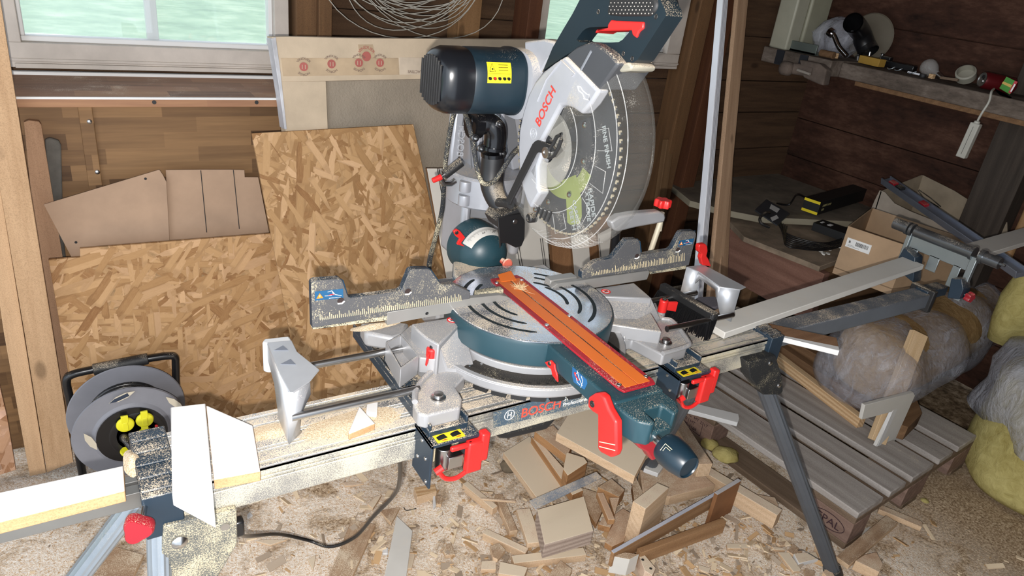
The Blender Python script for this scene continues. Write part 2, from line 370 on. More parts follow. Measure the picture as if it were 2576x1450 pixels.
# upright studs of the wall
def upright(name, x0, x1, y0, y1, z0, z1, m=STUD):
    mb = MB(); mb.box((x0, y0, z0), (x1, y1, z1)); return obj(name, mb, m, kind='structure', bevel=0.002)
upright('trim_1', 0.65, 0.712, 2.26, 2.36, 0, 2.5); upright('trim_2', 0.712, 0.752, 2.24, 2.36, 0, 2.5)
upright('trim_3', 1.205, 1.29, 2.28, 2.36, 0, 2.5, wood('batten', srgb(124,92,60), srgb(164,126,88), 2, 0.6))
RED = wood('red_stud', srgb(74,44,30), srgb(112,72,48), 2, 0.6)
upright('trim_4', 1.47, 1.525, 2.26, 2.36, 0, 2.5, RED)
upright('trim_5', 2.29, 2.36, 2.25, 2.36, 0, 2.5, STUD); upright('trim_6', 2.44, 2.52, 2.27, 2.36, 0, 2.5, RED)
upright('trim_7', 3.16, 3.26, 1.22, 1.38, 0, 2.5, wood('grey_post', srgb(46,40,35), srgb(82,72,64), 2, 0.6))
# windows
def pane_mat():
    m = NT('dusty_pane'); tr = m.n('BsdfTransparent'); v = m.co()
    f = m.math('MULTIPLY', m.math('SUBTRACT', m.noise(v, 130, 4, 0.8), 0.64, True), 3.0, True)
    m.pr(Base_Color=(0.62, 0.72, 0.7, 1), Roughness=0.25); df = m.n('BsdfDiffuse', {0: (0.8, 0.86, 0.86, 1)}); tl = m.n('BsdfTranslucent', {0: (0.86, 0.93, 0.95, 1)})
    m1 = m.n('MixShader', {0: 0.6, 1: df, 2: tl}); gl = m.n('BsdfGlossy', {0: (1,1,1,1), 'Roughness': 0.02})
    m2 = m.n('MixShader', {0: m.math('ADD', m.math('MULTIPLY', f, 0.7), 0.2), 1: tr, 2: m1})
    m3 = m.n('MixShader', {0: 0.04, 1: m2, 2: gl}); m.t.links.new(m3.outputs[0], m.out.inputs[0]); return m.mat
PANE = pane_mat()
def window(n, x0, x1, zb, zfb, fl, fr, mull):
    w_ = empty('window_%d' % n, ((x0+x1)/2, 2.3, zb)); w_['kind'] = 'structure'
    zt = 2.1
    mb = MB(); mb.box((x0-fl, 2.285, zfb), (x1+fr, 2.38, zb)); mb.box((x0-fl, 2.285, zt-.05), (x1+fr, 2.38, zt)); mb.box((x0-fl, 2.285, zb), (x0, 2.38, zt-.05)); mb.box((x1, 2.285, zb), (x1+fr, 2.38, zt-.05))
    mb.box((x0-fl+.01, 2.275, zfb), (x1+fr-.01, 2.29, zfb+.012)); mb.box((x0-fl, 2.28, zfb+.016), (x1+fr, 2.29, zfb+.024))
    obj('window_frame', mb, WFRAME, w_, bevel=0.002)
    mb = MB(); mb.box((x0, 2.31, zb), (x1, 2.345, zb+.014)); mb.box((x0, 2.31, zb+.014), (x0+.01, 2.345, zt-.05)); mb.box((x1-.012, 2.31, zb+.014), (x1, 2.345, zt-.05)); mb.box((x0, 2.31, zt-.07), (x1, 2.345, zt-.05))
    obj('sash', mb, WHITE, w_, bevel=0.002)
    mb = MB(); mb.box((x0, 2.335, zb), (x1, 2.339, zt-.05)); obj('pane', mb, PANE, w_)
    mb = MB(); mb.box((mull, 2.352, zb), (mull+.03, 2.38, zt-.05)); obj('glazing_bar', mb, WHITE, w_, bevel=0.002)
window(1, -0.05, 0.592, 1.135, 1.072, 0.032, 0.042, 0.252)
window(2, 1.572, 2.19, 1.185, 1.125, 0.03, 0.075, 2.03)
def grass():
    m = NT('meadow'); v = m.co(rnd=False)
    c = m.ramp(m.noise(v, 1.2, 6, 0.7), [(0.3, srgb(128,162,122)), (0.5, srgb(170,200,156)), (0.7, srgb(214,232,190))])
    m.pr(Base_Color=c, Roughness=0.9); return m.mat
mb = MB(); mb.box((-30, 2.6, -0.5), (60, 90, -0.4)); obj('meadow', mb, grass(), kind='structure')
# sill board under the first window and the laminate panel below it
mb = MB(); mb.box((-1.2, 2.0, 1.034), (0.62, 2.275, 1.058)); s = obj('trim_9', mb, LBOARD, kind='structure', bevel=0.002)
mb = MB(); mb.box((-1.2, 1.996, 1.0545), (0.62, 2.0015, 1.0595)); mb.box((-1.2, 2.262, 1.0575), (0.62, 2.278, 1.066)); obj('white_edging', mb, WHITE, s)
for x in (0.215, 0.465):
    mb = MB(); mb.cyl((x, 1.9985, 1.047), (x, 2.004, 1.047), 0.005, n=14); obj('screw_hole', mb, BLACKM, s)
mb = MB(); mb.box((-1.2, 2.125, 0), (1.4, 2.15, 1.034)); obj('trim_10', mb, LAMI, kind='structure')
mb = MB(); mb.box((0.05, 2.112, 0.0), (0.082, 2.125, 1.012)); t = obj('trim_11', mb, LAMI, kind='structure', bevel=0.002)
for p in ((225, 306), (245, 433)):
    q = PY(2.112, *p); mb = MB(); mb.lathe([(0, -.001), (.006, -.001), (.006, .002), (.003, .004), (0, .004)], q, (0, -1, 0), 14); obj('screw', mb, STEEL, t)

# ---------------------------------------------------------------- things standing against the wall
def slab(name, p0, n, pix, t, mats, frame_=None, parent=None, bevel=0.001, side=None, **k):
    """flat sheet: outline given where it is seen, on the plane through p0 with normal n, t thick behind it"""
    n = V(n).normalized(); pts = [PP(p0, n, *q) for q in pix]
    mb = MB(); mb.prism(pts, -n*t, side=side); return obj(name, mb, mats, parent, frame=frame_, bevel=bevel, **k)
def fr_on(n): n = V(n).normalized(); x = V((1,0,0)); x = (x-n*x.dot(n)).normalized(); y = -n; z = x.cross(y); return Matrix(((x.x,y.x,z.x),(x.y,y.y,z.y),(x.z,y.z,z.z)))
nn = (0, -1.0, 0.0); fm = fr_on(nn)
slab('timber_plank', (0,1.956,0), nn, [(-84,-120),(-18,-120),(77,484),(185,1163),(118,1190),(62,840),(0,472)], 0.02, PINE, fm, label='pale pine plank standing upright at far left, its right edge nearest the wound cable reel', cat='plank')
slab('timber_plank', (0,1.977,0), nn, [(-160,-120),(-96,-120),(60,840),(116,1190),(75,1199),(10,840),(-40,500)], 0.02, PINE, fm, label='knotty pine plank standing just left of the other upright plank', cat='plank')
slab('board_offcut', (0,2.0,0), nn, [(-80,975),(0,975),(18,1050),(40,1183),(-30,1205)], 0.012, osb('osb_left', (190,150,120), 0.3), fm, label='small strand board piece cut off by the left edge of the photo', cat='board')
slab('wooden_board', (0,2.085,0), (0,-1,.02), [(60,308),(72,303),(98,306),(104,314),(160,660),(200,1000),(130,1000)], 0.02, wood('board_pinkish', srgb(142,108,82), srgb(178,142,112), 2, .6, dust=0.2), label='narrow pale board with sawn top leaning on the wall left of the grey felt strip', cat='board')
slab('felt_strip', (0,2.105,0), (0,-1,.01), [(113,352),(125,347),(148,354),(154,366),(160,600),(185,800),(150,800),(122,500)], 0.014, FELT, label='dark grey felt insulation strip against the brown laminate wall', cat='insulation', bevel=0.003)
p_ = slab('hardboard_piece', (0,2.04,0.5), (0,-1,.08), [(110,515),(401,427),(410,440),(419,458),(432,700),(215,760),(180,648)], 0.004, HARD, label='brown hardboard piece with a slanting top edge and two nail holes', cat='hardboard')
for q in ((366,450),(191,610)):
    c = PP((0,2.04,.5), (0,-1,.08), *q); mb = MB(); mb.cyl(c-V((0,.0008,0)), c+V((0,.002,0)), .0035, n=10); obj('nail_hole', mb, BLACKM, p_)
p_ = slab('hardboard_piece', (0,2.055,0.5), (0,-1,.08), [(417,428),(505,427),(580,427),(615,428),(616,446),(650,446),(700,700),(432,700)], 0.004, HARD, label='brown hardboard piece with a notched top right corner and three scored lines', cat='hardboard')
for a, b in (((505,429),(520,585)),((587,428),(602,576))):
    a, b = [PP((0,2.0545,.5), (0,-1,.08), *q) for q in (a, b)]; mb = MB(); mb.tube([a, b], .0011, 6); obj('score_line', mb, BLACKM, p_)
slab('osb_sheet', (0,1.995,0.65), (0,-1,.09), [(122,654),(202,648),(201,626),(684,588),(840,576),(840,1040),(640,1085),(210,1158)], 0.012, [OSB2, OSB2], label='long low strand board sheet standing behind the cable reel', cat='board')
slab('osb_sheet', (0,1.91,0.95), (0,-1,.17), [(634,336),(1040,313),(1075,475),(1110,640),(1152,860),(1190,1045),(779,1095)], 0.012, [OSB1, OSB1], label='tall upright strand board sheet leaning behind the left saw fence', cat='board')
# cardboard package with a grey board showing
pn = V((0, -1.2, .13)).normalized(); pp = (0, 1.955, 1.2)
pk = empty('cardboard_package', PP(pp, pn, 1000, 700), 'flat cardboard window package with red printed tape and a dark board showing in its middle', 'package')
def pk_piece(name, pix, off, t, m, **k):
    P0 = V(pp)+pn*off; return slab(name, P0, pn, pix, t, m, fr_on(pn), pk, **k)
pk_piece('top_wrapping', [(684,93),(720,92),(900,96),(1130,98),(1410,100),(1412,190),(1100,198),(820,204),(702,206),(696,180)], 0, .05, CARDL)
pk_piece('side_wrapping', [(702,206),(820,204),(829,420),(842,620),(770,620),(718,325)], 0, .05, CARDL)
pk_piece('grey_board', [(820,204),(1100,198),(1412,190),(1420,640),(842,640),(829,420)], -.012, .03, FELT2 if 'FELT2' in globals() else plain('rough_grey_board', srgb(140,129,114), 0.9, var=0.08, bump=1.0, bscale=170))
pk_piece('end_wrapping', [(683,98),(694,93),(706,180),(722,326),(716,326),(706,245)], .0015, .05, plain('silvery_tape', srgb(196,196,200), .35, var=.2))
TAPE = plain('brown_tape', srgb(180,158,130), 0.4, var=.12); REDI = plain('red_ink', srgb(168,92,84), .6); GREYI = plain('grey_ink', srgb(116,96,86), .7)
pk_piece('tape', [(706,146),(1002,146),(1004,188),(712,192)], .0006, .001, TAPE)
pk_piece('tape', [(900,112),(938,112),(945,146),(904,146)], .0004, .001, TAPE)
pk_piece('paper_label', [(1004,144),(1080,146),(1080,188),(1006,188)], .0008, .001, plain('old_paper', srgb(196,180,160), .7, var=.15))
def arc_text(name, s, c, x, y, r, size, a0, mat, parent):
    """letters set round a circle, reading direction x, up y"""
    x = V(x).normalized(); y = V(y).normalized(); z = x.cross(y); grp = MB(); o0 = None
    cu = bpy.data.curves.new(name, 'FONT'); cu.body = s; cu.size = size; cu.extrude = 0.0002; cu.align_x = 'CENTER'
    t = bpy.data.objects.new(name, cu); sc.collection.objects.link(t); bpy.context.view_layer.update()
    me = bpy.data.meshes.new_from_object(t.evaluated_get(bpy.context.evaluated_depsgraph_get())); bpy.data.objects.remove(t)
    me.materials.clear(); me.materials.append(mat)
    for v in me.vertices:
        th = a0 - v.co.x/r; rr = r + v.co.y; p = (x*math.cos(th)+y*math.sin(th))*rr + z*v.co.z; v.co = p
    ob = bpy.data.objects.new(name, me); sc.collection.objects.link(ob); orient(ob, Matrix.Translation(V(c)), parent)
px_, pz_ = V((-1,0,0)), -fr_on(pn).col[2]
for i, q in enumerate(((764,168),(834,161),(903,158),(956,158))):
    c = PP(V(pp)+pn*.002, pn, *q)
    mb = MB(); mb.lathe([(0,0),(.0115,0),(.0115,.0003),(0,.0003)], c, pn, 20); obj('printed_dot', mb, REDI, pk)
    text('printed_figures', '11', .016, c+pn*.0006 + V((.008,0,.0)) + V((0,0,.005)), px_, pz_, CARDL, pk, .0001)
    arc_text('printed_ring', 'VINDUER', c+pn*.0003, px_, pz_, .018, .0085, PI*1.5, GREYI, pk); arc_text('printed_ring', 'NORGE', c+pn*.0003, px_, pz_, .018, .0085, PI*0.5, GREYI, pk)
c = PP(V(pp)+pn*.0015, pn, 922, 142)
mb = MB(); mb.lathe([(0,0),(.013,0),(.013,.0003),(0,.0003)], c, pn, 20); obj('printed_dot', mb, REDI, pk)
arc_text('printed_ring', 'VINDUER', c+pn*.0003, (1,0,0), fr_on(pn).col[2], .02, .011, PI*0.5, REDI, pk)
for i, (q, s_) in enumerate((((1080,178), 'EXTRACTIVE'), ((1082,140), '18'))):
    text('printed_words', s_, .012, PP(V(pp)+pn*.0022, pn, *q), px_, pz_, GREYI, pk, .0001)
# coil of pale wire hanging on the wall
r = random.Random(4); mb = MB()
for i in range(17):
    b = PY(2.24, 1035+r.uniform(-30, 45), 8+(i/16)**1.6*88+r.uniform(-6, 6)); R_ = 0.21+r.uniform(-.02, .035); sx = 1.0+r.uniform(0, .25); ph = r.uniform(-.25, .25)
    pts = []
    for k in range(41):
        t_ = 2*PI*k/40; pts.append(V((b.x+R_*sx*math.sin(t_+ph), 2.235+0.012*math.sin(3*t_+i)-i*.0012, b.z+R_*(1-math.cos(t_)))))
    mb.tube(pts, 0.0016, 6, cap=False)
obj('wire_coil', mb, plain('pale_wire', srgb(176,170,158), .6), label='loose coil of thin pale wire hanging on the dark plank wall between the windows', cat='wire', ang=180)
# white tongue and groove panels behind the saw
TG = plain('panel_paint', srgb(204,199,190), .45, var=.03)
def tg(pix, gro, y, lab):
    n = (0, -1, .1); o = slab('cladding_board', (0, y, .5), n, pix, .012, [TG, STUD], label=lab, cat='board', group='painted cladding boards behind the saw', side=1)
    for a, b in gro:
        a, b = [PP(V((0, y-.0006, .5)), n, *q) for q in (a, b)]; mb = MB(); mb.tube([a, b], .0012, 6); obj('groove', mb, BLACKM, o)
tg([(1074,424),(1268,424),(1360,424),(1390,740),(1130,740)], [((1100,424),(1150,720)),((1104,424),(1154,720)),((1296,600),(1312,690)),((1302,600),(1318,690)),((1359,600),(1371,690)),((1364,600),(1376,690))], 1.795, 'wide white grooved cladding panel standing directly behind the saw column')
tg([(1436,590),(1480,590),(1488,700),(1446,700)], [], 1.80, 'narrow white cladding strip between two bare wood gaps behind the blade')
tg([(1504,590),(1560,560),(1548,700),(1513,700)], [((1507,600),(1515,690))], 1.805, 'white cladding strip beside the black bar behind the right fence')
slab('wooden_board', (0,1.83,.5), (0,-1,.1), [(1385,560),(1560,540),(1560,720),(1395,720)], .02, wood('brown_back', srgb(120,84,56), srgb(160,120,84), 2, .6), label='brown board showing between the white cladding strips behind the blade', cat='board')

# ---------------------------------------------------------------- the saw stand
ALU = plain('aluminium_dusty', srgb(200,202,206), 0.3, 0.92, dust=0.40, big=9)
ALUF = plain('aluminium_face', srgb(186,186,184), 0.45, 0.7, var=.1)
def aluface():
    m = NT('aluminium_dusted_face'); v = m.co(rnd=False)
    f = m.math('ADD', m.math('MULTIPLY', m.noise(v, 600, 3, .7), .6), m.math('MULTIPLY', m.noise(v, 7, 3), .6))
    d = m.math('MULTIPLY', m.math('SUBTRACT', f, .55), 6, True)
    m.pr(Base_Color=m.mix(d, srgb(168,168,166), srgb(204,194,166)), Roughness=m.math('ADD', m.math('MULTIPLY', d, .4), .4), Metallic=m.math('SUBTRACT', .75, d, True)); m.bump(f, .3); return m.mat
ALUF = aluface()
TEALD = plain('dark_teal_steel', srgb(32,48,62), 0.4, dust=0.32)
TEAL = plain('teal_plastic', srgb(33,62,71), 0.42, dust=0.24, big=8)
REDP = plain('red_plastic', srgb(212,40,38), 0.38, dust=0.1)
REDD = plain('dark_red_plastic', srgb(150,28,40), 0.4, dust=0.3)
SILV = plain('silver_paint', srgb(168,170,176), 0.42, 0.25, dust=0.42, big=9, bump=.04, bscale=600)
SILVC = plain('silver_cast', srgb(164,164,166), 0.4, 0.3, dust=0.3, big=7, bump=.06, bscale=500)
YEL = plain('yellow_label', srgb(232,208,40), 0.45); INK = plain('black_ink', srgb(20,20,20), 0.5); WINK = plain('white_ink', srgb(230,230,228), 0.5)
st = empty('saw_stand', (0.66, 0.88, 0), 'aluminium mitre saw stand with dusty ribbed rail, splayed legs and red clamp levers', 'saw stand')
mb = MB(); y0, y1 = .826, .955
mb.box((.075, y0+.001, .738), (1.262, y1-.001, .7815)); mb.box((.075, y0+.004, .7815), (1.262, y1, .786)); mb.box((.075, y0, .786), (1.262, y1, .7982), 0)
for a, b in ((.826,.831),(.838,.8575),(.862,.8645),(.869,.885),(.889,.8915),(.896,.912),(.9165,.919),(.924,.940),(.946,.955)): mb.box((.075, a, .793), (1.262, b, .8003))
mb.m = [1 if i < 18 else 0 for i in range(len(mb.f))]
obj('rail', mb, [ALU, ALUF], st, bevel=.0006, seg=1)
mb = MB(); mb.box((.09, .8235, .742), (1.25, .8265, .778)); obj('rail_side', mb, ALUF, st, bevel=.001)
for x0, x1 in ((.028, .076), (1.261, 1.302)):
    mb = MB()
    mb.prism([(x0,.815,.735),(x0,.966,.735),(x0,.966,.806),(x0,.815,.806)], (x1-x0, 0, 0))
    for y in (.834,.862,.89,.918,.946): mb.box((x0+.001, y-.009, .806), (x1-.001, y+.009, .8095))
    obj('end_cap', mb, TEALD, st, bevel=.002)
# legs
RIB = plain('leg_aluminium', srgb(150,158,166), .45, .55, dust=.25); RIBD = plain('leg_dark', srgb(92,98,106), .5, .5, dust=.3)
def leg(a, b, m, r=.018):
    a, b = V(a), V(b); R = frame(b-a, (0.3, -1, .4)); mb = MB(); n = 26; rings = []
    for k in range(n):
        t = 2*PI*k/n; q = r*(1.0 if k % 2 else .93); rings.append((q*math.cos(t)*.8, q*math.sin(t)*1.15))
    mb.ring([[p + R.col[1]*u + R.col[2]*v for u, v in rings] for p in (a, b)])
    o = obj('leg', mb, m, st, frame=R, ang=20)
    mb = MB(); d = (b-a).normalized(); mb.cyl(b-d*.035, b+d*.003, r*1.3, n=16); obj('rubber_foot', mb, BLACKM, o, bevel=.002); return o
leg((.045,.93,.735), (-.4,1.10,.003), RIB); leg((.045,.84,.735), (-.03,.60,.003), RIB)
leg((1.26,.84,.735), (1.715,.694,.004), RIBD, .019); leg((1.13,.87,.735), (1.46,1.24,.004), RIBD, .017)
# plates that carry the legs
def pl(name, pix, y, t, m, parent=st, bevel=.002):
    mb = MB(); mb.prism([PY(y, *q) for q in pix], (0, t, 0)); return obj(name, mb, m, parent, bevel=bevel)
DUSTY = plain('dust_caked_plate', srgb(60,72,80), .7, dust=.2)
def caked(base, lim, name):
    m = NT(name); v = m.co(rnd=False); f = m.math('ADD', m.math('MULTIPLY', m.noise(v, 520, 3, .7), .7), m.math('MULTIPLY', m.noise(v, 18, 4), .5))
    d = m.math('MULTIPLY', m.math('SUBTRACT', f, lim), 7, True); m.pr(Base_Color=m.mix(d, base, srgb(198,186,156)), Roughness=.8); m.bump(f, .3); return m.mat
CAKE = caked(srgb(84,86,84), .56, 'caked_plate'); CAKEB = caked(srgb(24,26,28), .67, 'caked_black')
b1 = pl('leg_bracket', [(412,1325),(596,1283),(598,1368),(520,1500),(400,1500)], .81, .012, CAKE)
q = PY(.81, 451, 1362); mb = MB(); mb.lathe([(0,-.001),(.011,-.001),(.0105,.004),(.006,.008),(0,.009)], q, (0,-1,0), 20); obj('bolt', mb, STEEL, b1)
q = PY(.81, 566, 1325); mb = MB(); mb.lathe([(0,-.001),(.007,-.001),(.006,.002),(0,.002)], q, (0,-1,0), 16); obj('bolt', mb, STEEL, b1)
mb = MB(); q = PY(.82, 600, 1325); mb.cbox(q, (.007,.008,.014)); obj('rubber_plug', mb, BLACK, b1, bevel=.003)
b2 = pl('leg_bracket', [(1882,912),(1951,895),(1968,950),(1970,985),(1962,994),(1921,994),(1888,952)], .80, .03, CAKEB)
for p in ((1937,914),(1959,970)):
    q = PY(.80, *p); mb = MB(); mb.lathe([(0,-.001),(.006,-.001),(.005,.003),(0,.004)], q, (0,-1,0), 16); obj('bolt', mb, STEEL, b2)
# red locking knob at the left end
def knob(name, c, ax, r, h, m, lobes=4, parent=st, a0=0.0, **k):
    c = V(c); ax = V(ax).normalized(); R = frame(ax, (0,0,1)); a, b = R.col[1], R.col[2]; mb = MB(); n = 48
    def rg(q, hh): return [c + ax*hh + (a*math.cos(2*PI*i/n)+b*math.sin(2*PI*i/n))*q*(1+.16*math.cos(lobes*(2*PI*i/n)+a0)) for i in range(n)]
    mb.ring([rg(r*.55, 0), rg(r*.96, h*.1), rg(r, h*.3), rg(r, h*.85), rg(r*.9, h)]); return obj(name, mb, m, parent, ang=40, **k)
kb = knob('locking_knob', PY(.80, 350, 1316) , (-.25,-1,.1), .017, .020, REDD, 3)
mb = MB(); q = PY(.80, 358, 1300); mb.cyl(q+V((.01,.04,.0)), q+V((0,-.002,0)), .004, n=12); obj('screw_rod', mb, STEEL, kb)
# maker's label
lb = pl('maker_label', [(1241,1040),(1416,990),(1500,975),(1500,1010),(1420,1033),(1242,1077)], .8225, .0015, caked(srgb(66,84,98), .62, 'label_ground'), bevel=0)
xv, zv = V((1,0,0)), V((0,0,1)); REDL = caked(srgb(206,78,60), .68, 'label_red')
text('label_text', 'BOSCH', .0265, PY(.8222, 1309, 1052), xv, zv, REDL, lb, .0003, bold=.012)
text('label_text', 'GTA 3800', .0122, PY(.8222, 1413, 1011), xv, zv, WINK, lb, .0003, bold=.01)
text('label_text', 'Professional', .0118, PY(.8222, 1415, 1024), xv, zv, WINK, lb, .0003)
def ringlogo(c, r, x, z, m, parent):
    c = V(c); x = V(x).normalized(); z = V(z).normalized(); y = z.cross(x); mb = MB(); n = 36
    for q0, q1 in ((r, r*.88),):
        rr = [[c + (x*math.cos(2*PI*i/n)+z*math.sin(2*PI*i/n))*q - y*h for i in range(n)] for q, h in ((q0,0),(q0,-.0006),(q1,-.0006),(q1,0))]
        mb.ring(rr+[rr[0]], cap=False)
    for s in (-1, 1):
        mb.ring([[c + x*s*r*k1 + z*a + y*.0006*0 - y*-.0006 for k1, a in ((.26, r*.6),(.40, r*.52),(.40, -r*.52),(.26, -r*.6))], [c + x*s*r*k1 + z*a for k1, a in ((.26, r*.6),(.40, r*.52),(.40, -r*.52),(.26, -r*.6))]])
    mb.ring([[c + x*u + z*a + y*.0006 for u, a in ((-r*.3, r*.08),(r*.3, r*.08),(r*.3, -r*.08),(-r*.3, -r*.08))], [c + x*u + z*a for u, a in ((-r*.3, r*.08),(r*.3, r*.08),(r*.3, -r*.08),(-r*.3, -r*.08))]])
    return obj('label_emblem', mb, m, parent)
ringlogo(PY(.8220, 1282, 1045), .0105, xv, zv, WINK, lb)
# carrying handle below the rail
hd = pl('carry_handle', [(1240,1085),(1400,1045),(1396,1060),(1376,1082),(1278,1106),(1258,1105),(1247,1096)], .835, .03, BLACKM, bevel=.004)
pl('handle_pad', [(1262,1084),(1382,1053),(1366,1073),(1276,1095),(1264,1094)], .833, .004, CAKEB, hd)
# two quick-mount brackets across the rail
def mount(x0, pl_):
    m = MB(); m.box((x0, .79, .8), (x0+.068, 1.13, .816)); m.box((x0, .79, .816), (x0+.004, 1.13, .828)); m.box((x0+.064, .79, .816), (x0+.068, 1.13, .828))
    mo = obj('mount_bracket', m, TEALD, st, bevel=.0015)
    m = MB(); m.box((x0-.006, .768, .722), (x0-.002, .83, .806)); m.box((x0-.006, .768, .8), (x0+.078, .83, .806)); m.box((x0+.074, .772, .735), (x0+.078, .83, .8))
    m.box((x0-.002, .822, .724), (x0+.074, .8235, .8), 1)
    obj('bracket_head', m, [TEALD, caked(srgb(120,118,110), .4, 'inside_head')], mo, bevel=.0015)
    for dz, dy in ((.795,.80),(.77,.785),(.755,.812),(.73,.778)):
        m = MB(); m.lathe([(0,0),(.0035,0),(.003,.0015),(0,.002)], (x0-.006, dy, dz), (-1,0,0), 12); obj('rivet', m, STEEL, mo)
    m = MB(); m.box((x0+.006, .771, .806), (x0+.054, .794, .8066)); yl = obj('bracket_label', m, YEL, mo)
    for k in (0, 1):
        m = MB(); cx = x0+.018+k*.024; m.prism([(cx-.008,.776,.8066),(cx+.008,.778,.8066),(cx+.006,.788,.8066),(cx-.002,.787,.8066),(cx-.009,.784,.8066)], (0,0,.0004)); obj('pictogram', m, INK, yl)
        m = MB(); m.prism([(cx-.004,.7735,.8066),(cx+.006,.7735,.8066),(cx+.002,.7755,.8066)], (0,0,.0004)); obj('pictogram', m, REDP, yl)
    m = MB(); m.lathe([(.006,0),(.006,.006),(.005,.008),(0,.008)], (x0+.06, .80, .806), (0,0,1), 16); obj('release_button', m, REDP, mo)
    # red over-centre lever with its steel eccentric
    m = MB(); X = x0+.055
    m.box((X, .758, .738), (X+.028, .772, .798)); m.box((X+.023, .758, .756), (X+.038, .774, .81)); m.box((X-.03, .760, .789), (X+.01, .768, .798))
    lv = obj('clamp_lever', m, REDP, mo, bevel=.003)
    m = MB(); m.tube(spline([(X+.006,.764,.741),(X-.015,.762,.734),(X-.034,.764,.738),(X-.046,.766,.754)], 5), .0038, 8); m.cyl((X-.052,.766,.754),(X-.040,.766,.760),.006, n=10); obj('lever_wire', m, REDP, lv)
    m = MB(); m.cyl((X-.03,.785,.745),(X-.03,.785,.785),.013, n=20); m.box((X-.03,.765,.752),(X-.004,.79,.775)); obj('eccentric', m, STEEL, lv, bevel=.001)
mount(.425, None); mount(.945, None)
# extension arms
TUBE = plain('grey_steel_tube', srgb(108,114,122), .45, .3, dust=.3)
mb = MB(); mb.box((-.95, .838, .774), (.03, .856, .800)); mb.box((-.95, .862, .774), (.03, .876, .800)); mb.box((-.95, .856, .778), (.03, .862, .784)); obj('extension_arm', mb, plain('extension_alu', srgb(150,150,148), .35, .8), st, bevel=.001)
mb = MB(); mb.box((1.30, .862, .735), (2.0, .912, .778)); ea = obj('extension_arm', mb, TUBE, st, bevel=.003)
mb = MB(); mb.box((1.988, .852, .725), (2.006, .922, .79)); obj('tube_cap', mb, BLACKM, ea, bevel=.003)
# roller support
X = 2.045
rs = MB(); rs.box((X-.06, .868, .758), (X+.045, .905, .785)); rs.prism([(X-.03,.80,.79),(X-.03,.83,.78),(X-.03,.84,.835),(X-.03,.815,.845),(X-.03,.80,.82)], (.04,0,0)); rs.prism([(X-.03,.93,.78),(X-.03,1.0,.80),(X-.03,.99,.865),(X-.03,.95,.85)], (.04,0,0))
rs = obj('roller_support', rs, TEALD, st, bevel=.002)
m = MB(); m.box((X-.006, .808, .775), (X+.008, .825, .905)); m.box((X-.006, .995, .80), (X+.008, 1.008, .905)); m.box((X+.001, .825, .86), (X+.004, .995, .898)); m.box((X+.001,.84,.80),(X+.004,.862,.865)); m.box((X+.001,.90,.82),(X+.004,.93,.865)); m.box((X+.001,.965,.82),(X+.004,.985,.865))
obj('roller_frame', m, plain('galvanised', srgb(150,158,160), .4, .7), rs, bevel=.0015)
m = MB(); m.cyl((X, .83, .912), (X, .99, .912), .016, n=24); m.cyl((X, .755, .912), (X, .808, .912), .0155, n=24); m.cyl((X, 1.01, .912), (X, 1.055, .912), .0165, n=24)
for y in (.80, .826, 1.0, 1.013): m.cyl((X, y-.004, .912), (X, y+.004, .912), .019, n=24)
m.cyl((X, .742, .912), (X, .757, .912), .004, n=10)
obj('roller', m, plain('worn_roller', srgb(120,124,128), .3, .85, dust=.3), rs, ang=30)
knob('locking_knob', (X-.005, .797, .80), (-.1,-1,-.1), .013, .017, REDD, 5)
mb = MB(); mb.cyl((X-.005, .81, .80), (X-.005, .79, .80), .005, n=12); obj('screw_rod', mb, STEEL, rs)

# ---------------------------------------------------------------- the mitre saw
saw = empty('mitre_saw', (.70, .955, .80), 'large silver and teal sliding mitre saw with clear blade guard and orange kerf plate', 'saw')
SC = (.70, .955)
def pz(name, pix, z, h, m, parent=saw, bevel=.002, **k):
    mb = MB(); mb.prism([PZ(z, *q) for q in pix], (0, 0, -h)); return obj(name, mb, m, parent, bevel=bevel, **k)
def py(name, pix, y, t, m, parent=saw, bevel=.0012, **k):
    mb = MB(); mb.prism([PY(y, *q) for q in pix], (0, t, 0)); return obj(name, mb, m, parent, bevel=bevel, **k)
def pxx(name, pix, x, t, m, parent=saw, bevel=.0015, **k):
    mb = MB(); mb.prism([PX(x, *q) for q in pix], (t, 0, 0)); return obj(name, mb, m, parent, bevel=bevel, **k)
def bx(name, lo, hi, m, parent=saw, bevel=.002, **k):
    mb = MB(); mb.box(lo, hi); return obj(name, mb, m, parent, bevel=bevel, **k)
rad = math.radians
# cast base: scale ring, two pods, two feet
mb = MB(); mb.disc_sector((*SC, 0), .10, .1485, rad(-168), rad(-10), .85, .866, 48)
mb.disc_sector((*SC, 0), .10, .191, rad(-166), rad(-12), .836, .851, 48); mb.disc_sector((*SC, 0), .180, .191, rad(-166), rad(-12), .85, .8535, 48)
mb.disc_sector((*SC, 0), .145, .187, rad(-166), rad(-12), .832, .836, 48)
base = obj('base', mb, SILVC, saw, bevel=.002)
mb = MB()
for k in range(12):
    a = rad(-150+k*10.5); mb.disc_sector((*SC, 0), .168, .186, a, a+rad(8), .824, .833, 4)
obj('under_rib', mb, BLACKM, base)
def pod(sgn, top, foot, low):
    T = [PZ(.902, *q) for q in top]; mb = MB(); mb.prism(T, (0, 0, -.084)); p_ = obj('fence_pod', mb, SILVC, base, bevel=.003)
    mb = MB(); F = [PZ(.843, *q) for q in foot]; mb.prism(F, (0, 0, -.026)); f_ = obj('foot', mb, SILVC, base, bevel=.004, seg=3); return p_, f_
pod(-1, [(1034,815),(1124,800),(1167,804),(1104,868),(1073,851),(1050,832)], [(1104,880),(1130,905),(1172,944),(1150,968),(1146,974),(1158,992),(1163,1003),(1158,1026),(1073,1046),(1052,1041),(1040,1020),(1040,985),(1056,955),(1080,930),(1090,900)], None)
